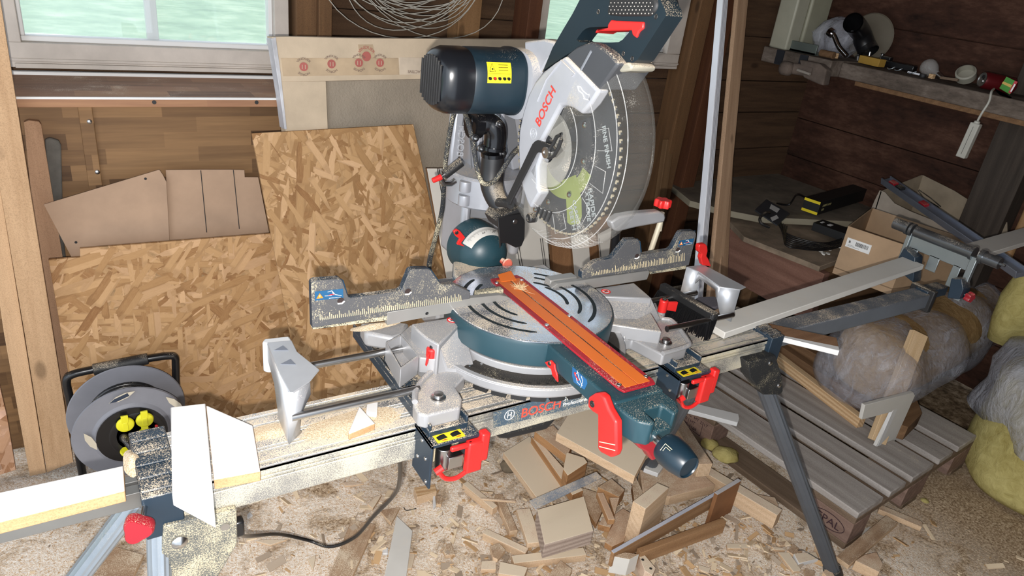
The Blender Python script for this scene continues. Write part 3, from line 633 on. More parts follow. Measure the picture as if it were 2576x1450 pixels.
pod(1, [(1497,725),(1595,711),(1641,751),(1612,750),(1523,746)], [(1530,790),(1640,760),(1662,797),(1694,806),(1733,858),(1728,874),(1669,893),(1640,878),(1590,852),(1570,856)], None)
# webs joining pods, ring and feet
mb = MB(); a1, a2, b1, b2 = PZ(.898,1104,869), PZ(.898,1166,806), PZ(.847,1196,935), PZ(.847,1122,930); dz = V((0,0,-.03)); mb.ring([[a1, a2, b1, b2], [V((a1.x,a1.y,.83)), V((a2.x,a2.y,.83)), b1+V((0,0,-.017)), b2+V((0,0,-.017))]]); obj('web', mb, SILVC, base, bevel=.003)
mb = MB(); a1, a2, b1, b2 = PZ(.898,1524,747), PZ(.898,1640,752), PZ(.847,1662,802), PZ(.847,1572,850); mb.ring([[a1, a2, b1, b2], [V((a1.x,a1.y,.83)), V((a2.x,a2.y,.83)), b1+V((0,0,-.017)), b2+V((0,0,-.017))]]); obj('web', mb, SILVC, base, bevel=.003); mb = MB(); mb.prism([(.86,.90,.84),(.94,.84,.84),(.98,.92,.84),(.9,.96,.84)], (0,0,.03)); obj('web', mb, SILVC, base, bevel=.003)
for c in ((.458,.832,.843), (.955,.838,.843)):
    c = V(c); mb = MB(); mb.lathe([(.0125,0),(.0125,.003),(.009,.004),(.0078,.004),(.0078,.009),(0,.0095)], c, (0,0,1), 6*3); obj('hex_bolt', mb, STEEL, base, ang=25)
# raised rim round each foot
for P in ([(1044,1012),(1046,985),(1062,958),(1086,934),(1106,908)],[(1668,890),(1726,872),(1730,858),(1692,809),(1662,800),(1645,766)]):
    mb = MB(); mb.tube(spline([PZ(.846, *q) for q in P], 5), .005, 8); obj('rim', mb, SILVC, base)
# open pocket at the left of the base
mb = MB(); A = [PZ(.876, *q) for q in ((970,862),(1008,842),(1054,896),(1008,930))]
c = sum(A, V())/4; IN = [p+(c-p)*.1 for p in A]; dn = V((0,0,-.035))
mb.ring([[p for p in A], [p+dn for p in A]], cap=False); mb.ring([A, IN], cap=False); mb.ring([IN, [p+dn*.8 for p in IN]], cap=False); mb.add([p+dn*.8 for p in IN], [(0,1,2,3)])
obj('carry_grip', mb, SILVC, base, bevel=.001, seg=1)
pz('base_side', [(1008,840),(1034,816),(1052,832),(1075,852),(1104,869),(1096,905),(1056,900)], .872, .03, SILVC, base)
pz('rear_base', [(905,812),(975,806),(1030,812),(1012,842),(988,850),(918,836)], .86, .03, SILVC, base, bevel=.006)
bx('rear_body', (.56, 1.05, .82), (.86, 1.14, .895), SILVC, base, .006)
# red rod clamps on each side
for p, dx in (((1086,888), -1), ((1669,765), 1)):
    c = PZ(.878, *p) if dx < 0 else PZ(.872, *p)
    m = MB(); m.lathe([(.0085,-.045),(.0085,-.005),(.0075,0),(0,0)], c, (0,0,1), 20); rc = obj('rod_clamp', m, SILVC, base)
    m = MB(); m.lathe([(.0095,-.018),(.0095,.008),(.008,.010),(0,.010)], c, (0,0,1), 20); m.prism([c+V((dx*.004,-.006,.006)), c+V((dx*.03 if dx>0 else dx*.012,-.012,.005)), c+V((dx*.03 if dx>0 else dx*.014,-.012,-.018)), c+V((dx*.006,-.004,-.014))], (0,.006,0)); obj('clamp_lever', m, REDP, rc, bevel=.001)
    m = MB(); m.lathe([(.0045,.010),(.0045,.013),(.003,.0145),(0,.0145)], c, (0,0,1), 12); obj('screw', m, BLACKM, rc)
# mitre scale
SCL = caked(srgb(46,42,38), .69, 'scale_plate'); mb = MB()
mb.disc_sector((*SC, 0), .149, .179, rad(-158), rad(-66), .851, .8535, 60); mb.disc_sector((*SC, 0), .149, .179, rad(-57), rad(-18), .851, .8535, 30)
ms = obj('mitre_scale', mb, SCL, base)
mb = MB()
for d in list(range(-66, 25)) + list(range(34, 70)):
    a = rad(-90+d); big = d % 5 == 0; r0, r1 = (.157 if big else .160), .171; w_ = .00035
    x, y = math.cos(a), math.sin(a); t = V((-y, x, 0))*w_; p = V((SC[0]+x*r0, SC[1]+y*r0, .8538)); q = V((SC[0]+x*r1, SC[1]+y*r1, .8538)); mb.add([p-t, q-t, q+t, p+t], [(0,1,2,3)])
obj('tick_marks', mb, INK, ms)
for d, s_ in ((0,'0'),(-5,'5'),(-10,'10'),(-15,'15'),(-20,'20'),(-25,'25'),(-30,'30'),(-35,'35'),(-40,'40'),(-45,'45'),(-50,'50'),(5,'5')):
    a = rad(-90+d); ra = .177; x, y = math.cos(a), math.sin(a); tx = V((-y, x, 0)); 
    text('scale_number', s_, .0062, V((SC[0]+x*ra, SC[1]+y*ra, .8537)), tx, (-x, -y, 0), INK, ms, .0001, align='CENTER', bold=.02)
for d, ra in ((-62,.154),(-66,.172),(16,.152),(-14,.164),(35,.155)):
    a = rad(-90+d); m = MB(); m.lathe([(.0026,0),(.0024,.0012),(0,.0016)], (SC[0]+math.cos(a)*ra, SC[1]+math.sin(a)*ra, .8535), (0,0,1), 12); obj('rivet', m, STEEL, ms)
# turntable
mb = MB(); mb.lathe([(.152,-.047),(.156,-.043),(.157,-.006),(.155,0),(0,0)], (*SC, .9185), (0,0,1), 72); tt = obj('turntable', mb, TEAL, saw)
def plate():
    m = NT('milled_plate'); v = m.co(rnd=False); d = m.updust(.33, 650, 9)
    br = m.noise(m.co((1, 1, 1)), 22, 5, .6)
    sx = m.n('SeparateXYZ', {0: v}).outputs
    m.pr(Base_Color=m.mix(d, srgb(186,190,198), DUST), Metallic=m.math('SUBTRACT', .85, d, True), Roughness=m.math('ADD', m.math('MULTIPLY', br, .25), m.math('MULTIPLY', d, .5)), Anisotropic=.5); return m.mat
PLATE = plate(); SLOTM = plain('slot_dark', srgb(24,34,38), .6)
mb = MB(); mb.lathe([(.1535,0),(.1535,.0022),(.1525,.003),(0,.003)], (*SC, .918), (0,0,1), 72); tp = obj('table_plate', mb, PLATE, tt)
for r_, a0, a1 in ((.070,-196,-141),(.094,-200,-126),(.121,-203,-117),(.070,33,-33),(.094,36,-53),(.121,40,-63),(.122,54,29),(.102,53,26),(.079,53,22),(.079,150,125),(.102,154,122),(.124,158,118)):
    mb = MB(); pts = [(SC[0]+r_*math.cos(rad(a0+(a1-a0)*k/16)), SC[1]+r_*math.sin(rad(a0+(a1-a0)*k/16)), .9212) for k in range(17)]
    n = 17; vs = []
    for i, p in enumerate(pts):
        a = rad(a0+(a1-a0)*i/16); w_ = .0034*(1 if 0 < i < 16 else .45); vs += [V(p)+V((math.cos(a), math.sin(a), 0))*w_, V(p)-V((math.cos(a), math.sin(a), 0))*w_]
    mb.add(vs, [(2*i, 2*i+1, 2*i+3, 2*i+2) for i in range(n-1)])
    obj('slot', mb, SLOTM, tp)
# table arm
P = [(.648,.80),(.648,.62),(.638,.60),(.620,.565),(.628,.545),(.655,.525),(.668,.545),(.70,.545),(.71,.535),(.742,.55),(.75,.58),(.742,.62),(.738,.80),(.738,.90),(.648,.90)]
mb = MB(); mb.prism([V((x,y,.918)) for x,y in ((.643,.90),(.643,.66),(.643,.63),(.741,.63),(.741,.66),(.741,.90))], (0,0,-.035))
arm = obj('table_arm', mb, TEAL, tt, bevel=.004, seg=3)
mb = MB(); H = [(.643,.645),(.643,.620),(.645,.602),(.650,.584),(.664,.572),(.674,.574),(.676,.604),(.712,.604),(.714,.578),(.730,.584),(.741,.600),(.741,.645)]
mb.prism([V((x,y,.915)) for x,y in H], (0,0,-.040)); mb.box((.672,.576,.874), (.716,.61,.893)); obj('arm_head', mb, TEAL, arm, bevel=.004, seg=3)
mb = MB(); mb.prism([PY(.602,*q) for q in ((1640,1066),(1662,1061),(1664,1079),(1643,1086))], (0,.01,0)); obj('lock_button', mb, REDP, arm, bevel=.002)
RK = plain('dark_red_plate', srgb(150,28,40), .45, dust=.26, big=12); OR = plain('orange_insert', srgb(206,104,38), .45, dust=.12, big=10, var=.03)
def kp(dx0, dx1, ya, yb, z, h, m, name, cut=0): 
    mb = MB(); mb.prism([(.704+dx0+cut,ya,z),(.704+dx1-cut,ya,z),(.704+dx1,ya+.01,z),(.704+dx1,yb-.012,z),(.704+dx1-cut*1.4,yb,z),(.704+dx0+cut,yb,z),(.704+dx0,yb-.012,z),(.704+dx0,ya+.01,z)], (0,0,-h)); return obj(name, mb, m, tt, bevel=.0008)
kr = kp(-.036, .034, .645, 1.055, .9228, .004, RK, 'kerf_plate', .004)
mb = MB(); mb.box((.679,.652,.9228), (.7035,1.045,.9236)); mb.box((.705,.652,.9228), (.729,1.040,.9236)); obj('kerf_insert', mb, OR, kr, bevel=.0003)
mb = MB(); mb.prism([(.684,1.035,.924),(.716,1.03,.926),(.722,1.062,.930),(.690,1.058,.928)], (0,0,-.001)); obj('kerf_insert', mb, OR, kr)
mb = MB(); mb.prism([(.7036,.69,.9232),(.7044,.69,.9232),(.7052,.80,.9232),(.7052,1.035,.9232),(.7036,1.035,.9232)], (0,0,.0007)); obj('kerf_slit', mb, BLACKM, kr)
for x, y in ((.675,.662),(.732,.665),(.674,.86),(.733,.875),(.675,1.035),(.728,1.03)):
    m = MB(); m.lathe([(.0042,0),(.0038,.0012),(.002,.0012),(.0018,.0006),(0,.0006)], (x, y, .9228), (0,0,1), 16); obj('screw', m, STEEL, kr)
r = random.Random(3); mb = MB()
for k in range(70):
    a = r.uniform(0, 2*PI); l = r.uniform(.006, .022)*(1.6 if k % 9 == 0 else .6); c = V((.706+r.gauss(0,.004), 1.0+r.gauss(0,.005), .9245)); e = c + V((math.cos(a)*l, math.sin(a)*l, r.uniform(0,.006))); mb.tube([c, e], [.0007, .0002], 4)
obj('splinters', mb, PINEX, kr, kind=None)
# mitre knob, levers at the end of the arm
ax = V((0,-1,-.02)).normalized(); c0 = V((.686,.583,.880))
mb = MB(); mb.cyl(c0-ax*.03, c0+ax*.03, .0075, n=20); obj('knob_shaft', mb, STEEL, arm)
mb = MB(); mb.lathe([(.010,.022),(.0215,.026),(.0245,.036),(.0235,.055),(.0195,.074),(.0175,.0765),(.0165,.0765),(.0155,.0745),(0,.0745)], c0, ax, 36); mk_ = obj('mitre_knob', mb, plain('knob_teal', srgb(18,36,47), .33, dust=.08), arm)
mb = MB(); n_ = -ax.cross(V((0,0,1))).normalized(); upk = ax.cross(n_); ck = c0+ax*.042; u = (-fw - ax*(-fw).dot(ax)).normalized(); s_ = ax.cross(u)
f1 = lambda a, b: ck+ax*a+s_*b+u*math.sqrt(max(0, .0248**2-b*b))
mb.tube([f1(-.004,.008), f1(-.004,-.004), f1(.010,-.004)], .0005, 5); mb.tube([f1(.000,.006), f1(.000,-.001), f1(.009,-.001)], .0004, 5); obj('padlock_mark', mb, plain('cream_ink', srgb(214,206,170), .5), mk_)
lv = [(1478,1000),(1495,990),(1507,989),(1518,998),(1530,1030),(1549,1062),(1550,1135),(1545,1148),(1535,1153),(1510,1140),(1502,1130),(1502,1045),(1490,1038),(1477,1025)]
lev = pxx('detent_lever', lv, .624, .014, REDP, arm, .004, seg=3)
c = PX(.6235, 1490, 1017); m = MB(); m.lathe([(.0055,0),(.005,.0012),(.002,.0012),(.0018,0),(0,0)], c, (-1,0,0), 12); m.cyl(c+V((-.0002,0,0)), c+V((.018,0,0)), .004, n=12); obj('screw', m, BLACKM, lev)
mb = MB()
for a, b in (((1508,1112),(1547,1120)),((1508,1124),(1547,1134))): mb.tube([PX(.6238, *a), PX(.6238, *b)], .0007, 5)
obj('dusty_ridge', mb, DUSTM if 'DUSTM' in globals() else plain('dust', DUST, .9), lev)
lk = [(1590,1103),(1645,1098),(1668,1118),(1655,1156),(1641,1161),(1628,1140),(1610,1130)]
py('lock_lever', lk, .588, .02, REDD, arm, .003)
pt = [(1373,917),(1390,908),(1396,930),(1401,945),(1402,961),(1389,945),(1386,928),(1375,922)]
sp = pxx('scale_pointer', [(1370,912),(1385,907),(1394,917),(1396,930),(1401,945),(1402,962),(1389,945),(1386,930),(1378,924)], .6395, .003, REDP, arm, .0006); m = MB(); m.lathe([(.004,0),(.003,.002),(0,.002)], PX(.6394,1383,915), (-1,0,0), 12); obj('screw', m, BLACKM, sp)
sk = pxx('arm_sticker', [(1440,923),(1475,955),(1477,966),(1470,981),(1443,962),(1439,945)], .6425, .0006, plain('sticker_blue', srgb(34,92,140), .4), arm, 0)
mb = MB()
for L in ([(1447,938),(1452,962),(1459,969)],[(1452,933),(1456,950),(1465,972)],[(1462,946),(1466,960),(1461,976)],[(1446,941),(1455,938)]): mb.tube([PX(.642, *q) for q in L], .0004, 5)
obj('pictogram', mb, WINK, sk)
mb = MB(); mb.tube([PX(.6418,1447,944),PX(.6418,1455,958)], .0009, 6); mb.lathe([(0,0),(.0022,0),(.0022,.0005),(0,.0005)], PX(.6418,1447,940), (-1,0,0), 12); obj('pictogram', mb, REDP, sk)
# fences
FEN = caked(srgb(80,80,82), .655, 'fence_face'); FENL = plain('fence_bare', srgb(152,150,146), .42, .35, dust=.2, big=6)
BLUE = plain('fence_edge_blue', srgb(40,76,104), .4)
def fence(pix, y, slots, holes, lab, low, strip, lowholes, edge):
    f = py('fence', low, y, .012, FENL, base)
    for q in lowholes:
        c = PY(y, *q); m = MB(); m.lathe([(.0032,0),(.0026,.0006),(.0012,.0004),(0,-.0004)], c, (0,-1,0), 12); obj('screw', m, BLACKM, f)
    s = py('sliding_fence', pix, y+.002, .016, [FEN, BLUE], base, side=None) if False else None
    mb = MB(); mb.prism([PY(y-.001, *q) for q in pix], (0,.014,0), side=1); s = obj('sliding_fence', mb, [FEN, TEALD], base, bevel=.001, seg=1)
    mb = MB(); mb.tube([PY(y+.0125, *q) for q in edge], .0016, 6); obj('fence_edge', mb, BLUE, s)
    (a0, a1, h0, h1, n) = slots; mb = MB(); r = random.Random(n)
    for k in range(n):
        t = k/(n-1); x = a0[0]+(a1[0]-a0[0])*t; yy = a0[1]+(a1[1]-a0[1])*t; h = h0+(h1-h0)*t+r.uniform(-4, 4)+(5 if k % 5 == 0 else 0); mb.tube([PY(y-.0013, x, yy), PY(y-.0013, x-.8, yy-h)], .0007, 4)
    obj('fence_serration', mb, plain('packed_dust', srgb(214,196,156), .9), s)
    for q in holes:
        c = PY(y-.0016, *q); m = MB(); m.lathe([(0,0),(.0055,0),(.0055,.0006),(0,.0006)], c, (0,-1,0), 14); hh = obj('fence_hole', m, plain('hole_dark', srgb(50,36,34), .8), s)
        m = MB(); m.tube([c+V((-.005,-.001,-.004)), c+V((.002,-.001,-.0045)), c+V((.006,-.001,-.001))], .0014, 6); obj('hole_rim', m, WINK, hh)
    m = MB(); m.prism([PY(y-.0014, *q) for q in lab], (0,.0005,0)); l_ = obj('warning_label', m, plain('label_blue', srgb(32,84,122), .45), s)
    a, b, c_, d = [PY(y-.002, *q) for q in lab]; 
    def uv(u, v): return a + (b-a)*u + (d-a)*v
    m = MB(); m.prism([uv(.06,.8), uv(.3,.8), uv(.17,.25)], (0,.0004,0)); obj('warning_triangle', m, plain('warning_orange', srgb(236,134,40), .5), l_)
    m = MB(); m.tube([uv(.18,.42), uv(.175,.65)], .0007, 5); m.tube([uv(.45,.2), uv(.6,.1), uv(.72,.55), uv(.95,.75)], .0005, 4); m.tube([uv(.35,.6), uv(.6,.62)], .0005, 4); m.tube([uv(.6,.1), uv(.66,.5)], .0005, 4); m.tube([uv(.5,.9), uv(.92,.9)], .0004, 4); obj('pictogram', m, WINK, l_)
    m = MB(); m.tube([uv(.47,.6), uv(.58,.5), uv(.68,.55)], .0006, 4); obj('pictogram', m, REDP, l_)
    m = MB(); m.prism([PY(y+.0015, *q) for q in strip], (0,.01,0)); obj('fence_slide', m, caked(srgb(40,48,52), .52, 'slide_dust'), s)
L = [(786,826),(783,716),(786,710),(793,707),(855,702),(861,706),(864,714),(873,739),(877,747),(883,750),(940,743),(1004,734),(1012,728),(1029,686),(1033,680),(1040,678),(1078,677),(1084,681),(1106,712),(1114,717),(1142,716),(1181,733),(1184,740),(1183,752),(975,787),(975,796)]
fence(L, .970, ((806,806),(1160,757),8,14,74), [(857,757),(1026,734)], [(792,734),(863,727),(864,750),(792,757)],
      [(974,786),(1052,773),(1183,751),(1257,743),(1275,746),(1297,758),(1292,762),(1152,786),(1032,806),(1032,806),(974,819)], [(787,820),(975,790),(975,806),(787,829)], [(1074,789),(1199,770)],
      [(783,716),(786,710),(793,707),(855,702),(862,707),(873,742),(883,750),(1004,734),(1013,726),(1030,686),(1038,678),(1078,677),(1084,681),(1106,713),(1142,716),(1181,733)])
Rr = [(1464,702),(1464,690),(1466,685),(1500,659),(1538,651),(1545,645),(1572,610),(1577,604),(1584,603),(1602,602),(1608,606),(1610,612),(1613,640),(1621,641),(1686,630),(1693,624),(1710,592),(1714,586),(1722,583),(1748,582),(1752,588),(1750,600),(1733,668),(1640,685),(1632,681)]
fence(Rr, .985, ((1490,694),(1722,656),6,16,60), [(1602,645),(1705,629)], [(1709,606),(1746,600),(1743,614),(1706,621)],
      [(1369,743),(1384,728),(1403,714),(1464,706),(1633,681),(1634,688),(1628,704),(1600,709),(1497,725),(1400,741)], [(1635,684),(1727,667),(1724,677),(1636,690)], [(1459,723)],
      [(1466,685),(1500,659),(1538,651),(1545,645),(1572,610),(1580,603),(1602,602),(1609,608),(1613,640),(1621,641),(1686,630),(1693,624),(1710,592),(1716,584),(1748,582)])
bx('fence_back', (.605,.985,.915), (.66,1.0,.935), caked(srgb(60,66,70), .5, 'fb'), base); bx('fence_back', (.775,.999,.915), (.84,1.02,.93), FENL, base)
for p in ((1138,806),(1524,734)):
    c = PZ(.9025, *p); m = MB(); m.lathe([(0,0),(.0085,0),(.0085,.0006),(0,.0006)], c, (0,0,1), 24); nh = obj('no_hands_sign', m, WINK, base)
    m = MB(); rr = [[c+V((math.cos(2*PI*i/28)*q, math.sin(2*PI*i/28)*q, h)) for i in range(28)] for q, h in ((.0098,.0003),(.0098,.001),(.0078,.001),(.0078,.0003))]; m.ring(rr+[rr[0]], cap=False); m.tube([c+V((-.006,.006,.0012)), c+V((.006,-.006,.0012))], .0007, 5); obj('sign_ring', m, REDP, nh)
    m = MB(); m.prism([c+V((x*.001, y*.001, .0008)) for x, y in ((-5,-1),(-3,-3),(3,-4),(5,-1),(5,3),(3.8,3),(3.5,0),(2.5,4),(1.3,4),(1,0.5),(0,4.5),(-1.2,4.3),(-1.2,.5),(-2.5,3.5),(-3.5,3),(-2.5,-.5))], (0,0,.0003)); obj('pictogram', m, INK, nh)
# extension rods with their end supports
for y, z, x0, x1 in ((.975,.855,.285,.47), (.865,.845,.235,.44)):
    mb = MB(); mb.cyl((x0,y,z), (x1,y,z), .0062, n=20); obj('extension_rod', mb, STEEL, saw)
for y in (.975,.865):
    mb = MB(); mb.cyl((.98,y,.855), (1.17,y,.855), .0062, n=20); obj('extension_rod', mb, STEEL, saw)
SH = plain('sheet_aluminium', srgb(204,207,212), .42, .6, dust=.25, big=7)
def support(F, flip):
    mb = MB(); t = .0022
    mb.prism([F(.0,.0), F(.052,.0), F(.062,.07), F(.085,.13), F(.05,.19), F(.026,.185), F(-.012,.02)], (0,0,-t)) if False else None
    return mb
# left support: top plate, front cheek, back cheek, white guide
T = [PZ(.895, *q) for q in ((672,862),(734,856),(748,885),(804,930),(779,960),(738,988),(728,988),(704,940))]
mb = MB(); mb.prism(T, (0,0,-.0025)); su = obj('end_support', mb, SH, saw, bevel=.0012)
mb = MB(); z1 = .893
A, B, C_ = PZ(.893,728,988), PZ(.893,779,960), PZ(.893,738,988)
def drop(p, d): return V((p.x, p.y, .893-d))
A = PZ(.893,724,988); dn_ = V((0,0,-.092))
mb.add([PZ(.893,674,865), A, A+V((0,0,-.088)), PZ(.893,700,935)+V((0,0,-.088)), PZ(.893,690,910)+V((0,0,-.04)), PZ(.893,674,865)+V((0,0,-.03))], [(0,1,2,3,4,5)])
E_ = PZ(.893,779,962)
mb.add([A, E_, E_+V((0,-.002,-.02)), A+(E_-A)*.55+V((0,0,-.05)), A+(E_-A)*.5+V((0,0,-.075)), A+(E_-A)*.6+V((0,0,-.082)), A+V((0,0,-.092))], [(0,1,2,3,4,5,6)])
o = obj('support_cheek', mb, SH, su); sm = o.modifiers.new('solid', 'SOLIDIFY'); sm.thickness = .0025; sm.offset = 0
mb = MB(); c0 = PZ(.893, 664, 868); c1 = PZ(.893, 728, 852)
g = [(659,862),(664,853),(727,846),(730,858),(734,880)]
mb.prism([PZ(.893,659,862),PZ(.893,664,852),PZ(.893,728,845),PZ(.893,734,858),PZ(.893,673,866)], (0,0,-.055)); obj('guide_block', mb, plain('pale_plastic', srgb(206,208,210), .4, dust=.2), su, bevel=.003)
for q in (((688,883),(712,870),(726,882)),((705,917),(731,904),(745,918))):
    mb = MB(); mb.prism([PZ(.8955,*p) for p in q], (0,0,.0005)); obj('cut_triangle', mb, plain('triangle_shade', srgb(132,138,150), .5, .4), su)
# right support (a bridge on two legs with a red stop)
mb = MB()
R0 = [PZ(.91,1727,671),PZ(.91,1790,667)]; 
TOP = [PZ(.91, *q) for q in ((1726,671),(1768,666),(1786,674),(1877,722),(1862,729),(1812,722),(1757,683))]
mb.prism(TOP, (0,0,-.0025)); su2 = obj('end_support', mb, SH, saw, bevel=.0012)
mb = MB()
def face(*pp): mb.add(list(pp), [tuple(range(len(pp)))])
a, b, c_, d = PZ(.909,1727,672), PZ(.909,1757,683), PZ(.909,1812,722), PZ(.909,1862,729)
face(a, b, b+V((.012,0,-.03)), b+V((.010,0,-.072)), a+V((.01,0,-.078)), a+V((0,0,-.06)))
face(c_, d, d+V((0,0,-.078)), d+(c_-d)*.6+V((0,0,-.07)), c_+V((0,0,-.03)))
face(b, c_, c_+V((0,0,-.03)), b+(c_-b)*.85+V((0,0,-.013)), b+(c_-b)*.15+V((0,0,-.013)), b+V((.0,0,-.03)))
o = obj('support_cheek', mb, SH, su2); sm = o.modifiers.new('solid', 'SOLIDIFY'); sm.thickness = .0025; sm.offset = 0
mb = MB(); mb.prism([PY(.99, *q) for q in ((1758,622),(1761,616),(1775,614),(1780,620),(1781,632),(1778,644),(1783,652),(1790,672),(1768,668),(1763,650),(1766,640),(1758,634))], (0,.012,0)); obj('flip_stop', mb, REDP, su2, bevel=.002)
# head: blade, guards, motor, handle
HX = .704; BC = V((HX, .925, 1.216))
def blade_mat():
    m = NT('blade_steel'); m.pr(Base_Color=srgb(34,37,44), Roughness=.5, Metallic=.2); return m.mat
mb = MB(); n = 72; pr = []
for k in range(n):
    a = 2*PI*k/n; b = 2*PI/n
    for f_, q in ((0,.143),(.18,.1445),(.5,.1375),(.85,.137)): pr.append((q*math.cos(a+b*f_), q*math.sin(a+b*f_)))
mb.prism([V((HX-.0012, BC.y+p, BC.z+q)) for p, q in pr], (.0024,0,0)); bl = obj('saw_blade', mb, blade_mat(), saw)
mb = MB()
for k in range(n):
    a = 2*PI*k/n; p = V((HX-.0018, BC.y+.141*math.cos(a), BC.z+.141*math.sin(a))); mb.cbox(p+V((.0018,0,0)), (.0018,.0016,.0030), Matrix.Rotation(a, 3, 'X'))
obj('tooth', mb, plain('dusty_tooth', srgb(158,148,126), .5, .3), bl, kind='stuff')
GRN = plain('olive_print', srgb(112,122,62), .5, dust=.2)
def yzsec(r0, r1, a0, a1, x, t, n=30):
    mb = MB(); A = [(math.cos(rad(a0+(a1-a0)*k/n)), math.sin(rad(a0+(a1-a0)*k/n))) for k in range(n+1)]
    pts = [V((x, BC.y+r1*c, BC.z+r1*s)) for c, s in A] + [V((x, BC.y+r0*c, BC.z+r0*s)) for c, s in reversed(A)]
    m_ = n+1; fs = []; vs = pts + [p+V((t,0,0)) for p in pts]; N2 = 2*m_
    for k in range(n): fs += [(k, k+1, N2-2-k, N2-1-k), (N2+k, N2+N2-1-k, N2+N2-2-k, N2+k+1)]
    for k in range(N2): j = (k+1) % N2; fs.append((k, N2+k, N2+j, j))
    return mb.add(vs, fs)
obj('blade_print', yzsec(.058, .083, 195, 340, HX-.0017, .0004), GRN, bl)
mb = MB(); mb.prism([PX(HX-.0018, *q) for q in ((1412,455),(1448,440),(1462,500),(1463,545),(1458,563),(1435,566),(1427,560),(1424,500))], (.0005,0,0)); bp = obj('blade_print', mb, GRN, bl, bevel=0)
BTXT = plain('blade_ink', srgb(132,138,138), .5)
def tx(name, s, size, p, d, m, parent, x=HX-.0022, **k):
    """lettering on a plane x = const, reading along pixel direction p -> d"""
    a, b = PX(x, *p), PX(x, *d); dr = (b-a).normalized(); return text(name, s, size, a, dr, V((-1,0,0)).cross(dr), m, parent, .0002, **k)
tx('blade_text', 'CARBIDE', .012, (1440,505), (1449,555), BTXT, bl, bold=.02); tx('blade_text', 'TEETH', .014, (1430,520), (1437,560), BTXT, bl, bold=.02)
tx('blade_text', 'RAPIDE', .014, (1480,475), (1486,520), BTXT, bl, bold=.02); tx('blade_text', 'XTREME', .013, (1472,482), (1476,534), BTXT, bl, bold=.02); tx('blade_text', 'FINE FINISH', .0125, (1514,318), (1526,410), BTXT, bl, bold=.02)
# clear lower guard: near plate, far plate, rim, embossed ribs
CLR = glassy('clear_guard', (.66,.65,.60,1), .08, .38, .04); CLRF = glassy('clear_guard_rim', (.86,.86,.86,1), .05, .52, .16)
GC = V((HX, .915, 1.233)); 
def gring(q, x, a0=-150, a1=62, n=56): return [V((x, GC.y+q*math.cos(rad(180-(a0+(a1-a0)*k/n))), GC.z+q*math.sin(rad(180-(a0+(a1-a0)*k/n))))) for k in range(n+1)]
mb = MB(); prof = [(.045,.664),(.075,.664),(.078,.661),(.112,.661),(.115,.667),(.150,.669),(.168,.675),(.176,.688),(.178,.706),(.174,.728),(.16,.736)]
A0, A1 = 92, 312
def gr2(q, x): 
    return [V((x, GC.y+q*math.cos(rad(-(A0+(A1-A0)*k/60)+0)), GC.z+q*math.sin(rad((A0+(A1-A0)*k/60))*1))) for k in range(61)]
# angles run from the top of the drum forwards (towards the operator, -y), round the bottom to the rear
def gp(q, x, k, n=60):
    t = rad(114 + (302-114)*k/n); return V((x, GC.y+q*math.cos(t), GC.z+q*math.sin(t)))
vs = []; fs = []; n = 60
for q, x in prof: vs += [gp(q, x, k) for k in range(n+1)]
for a in range(len(prof)-1):
    for k in range(n): i = a*(n+1)+k; fs.append((i, i+1, i+n+2, i+n+1))
mb.add(vs, fs); lg = obj('lower_guard', mb, CLR, saw, ang=50)
mb = MB()
for q, x, k0, k1 in ((.078,.6595,4,58),(.115,.6655,6,56),(.172,.678,2,50),(.158,.670,2,46)): mb.tube([gp(q, x, k) for k in range(k0, k1)], .0008, 6)
for kk in (14, 22, 31, 40):
    for s_ in (0, 1): pass
    mb.tube([gp(.118,.6665,kk), gp(.143,.6675,kk), gp(.150,.668,kk+4), gp(.118,.6665,kk+4.5)], .0007, 5)
for kk in range(36, 54): mb.tube([gp(.165,.674,kk), gp(.176,.692,kk+.4), gp(.177,.712,kk+.8)], .0008, 5)
obj('guard_rib', mb, glassy('clear_rib', (.80,.80,.78,1), .08, .35, .16), lg, ang=180)
for k, q in ((12,.098),(22,.098),(34,.1),(45,.098),(51,.12)):
    c = gp(q, .6605, k); m = MB(); m.lathe([(.0045,0),(.004,.002),(0,.0028)], c, (-1,0,0), 14); obj('screw', m, STEEL, lg)
# dusty inner hub ring
obj('guard_hub', (lambda a: a)(yzsec(.022, .062, 40, 330, .668, .004)), glassy('dusty_hub', (.6,.58,.52,1), .3, .40, .16), lg)
# silver fixed guard
G = [(1366,180),(1394,158),(1422,140),(1507,228),(1486,262),(1462,288),(1440,272),(1424,266),(1409,267),(1386,310),(1361,356),(1366,380),(1352,420),(1352,470),(1358,485),(1333,526),(1324,508),(1312,470),(1305,430),(1303,370),(1305,330),(1314,285),(1328,238),(1345,205)]
ug = pxx('upper_guard', G, .664, .022, SILV, saw, .005, seg=3)
tx('guard_text', 'BOSCH', .0225, (1356,322), (1391,245), plain('guard_red', srgb(196,58,50), .5, dust=.12), ug, x=.6632, bold=.012)
a_, b_ = PX(.6634,1356,322), PX(.6634,1391,245); dr = (b_-a_).normalized(); ringlogo(PX(.6633, 1341, 336), .0095, V((-1,0,0)).cross(dr)*-1, dr, plain('emblem_grey', srgb(190,194,198), .35, .3), ug)
mb = MB(); mb.tube([PX(.6636, *q) for q in ((1453,217),(1456,228),(1466,236),(1470,247))], .0009, 5); mb.tube([PX(.6636, *q) for q in ((1453,217),(1461,219),(1466,228),(1478,238),(1482,237),(1482,252),(1468,248))], .0008, 5)
obj('direction_arrow', mb, WINK, ug)
mb = MB(); mb.tube([PX(.6634, *q) for q in ((1352,255),(1375,200),(1412,152),(1446,186),(1440,192))], .0014, 6); obj('pressed_line', mb, SILV, ug)
GREY = plain('charcoal_plastic', srgb(62,64,68), .5, dust=.36)
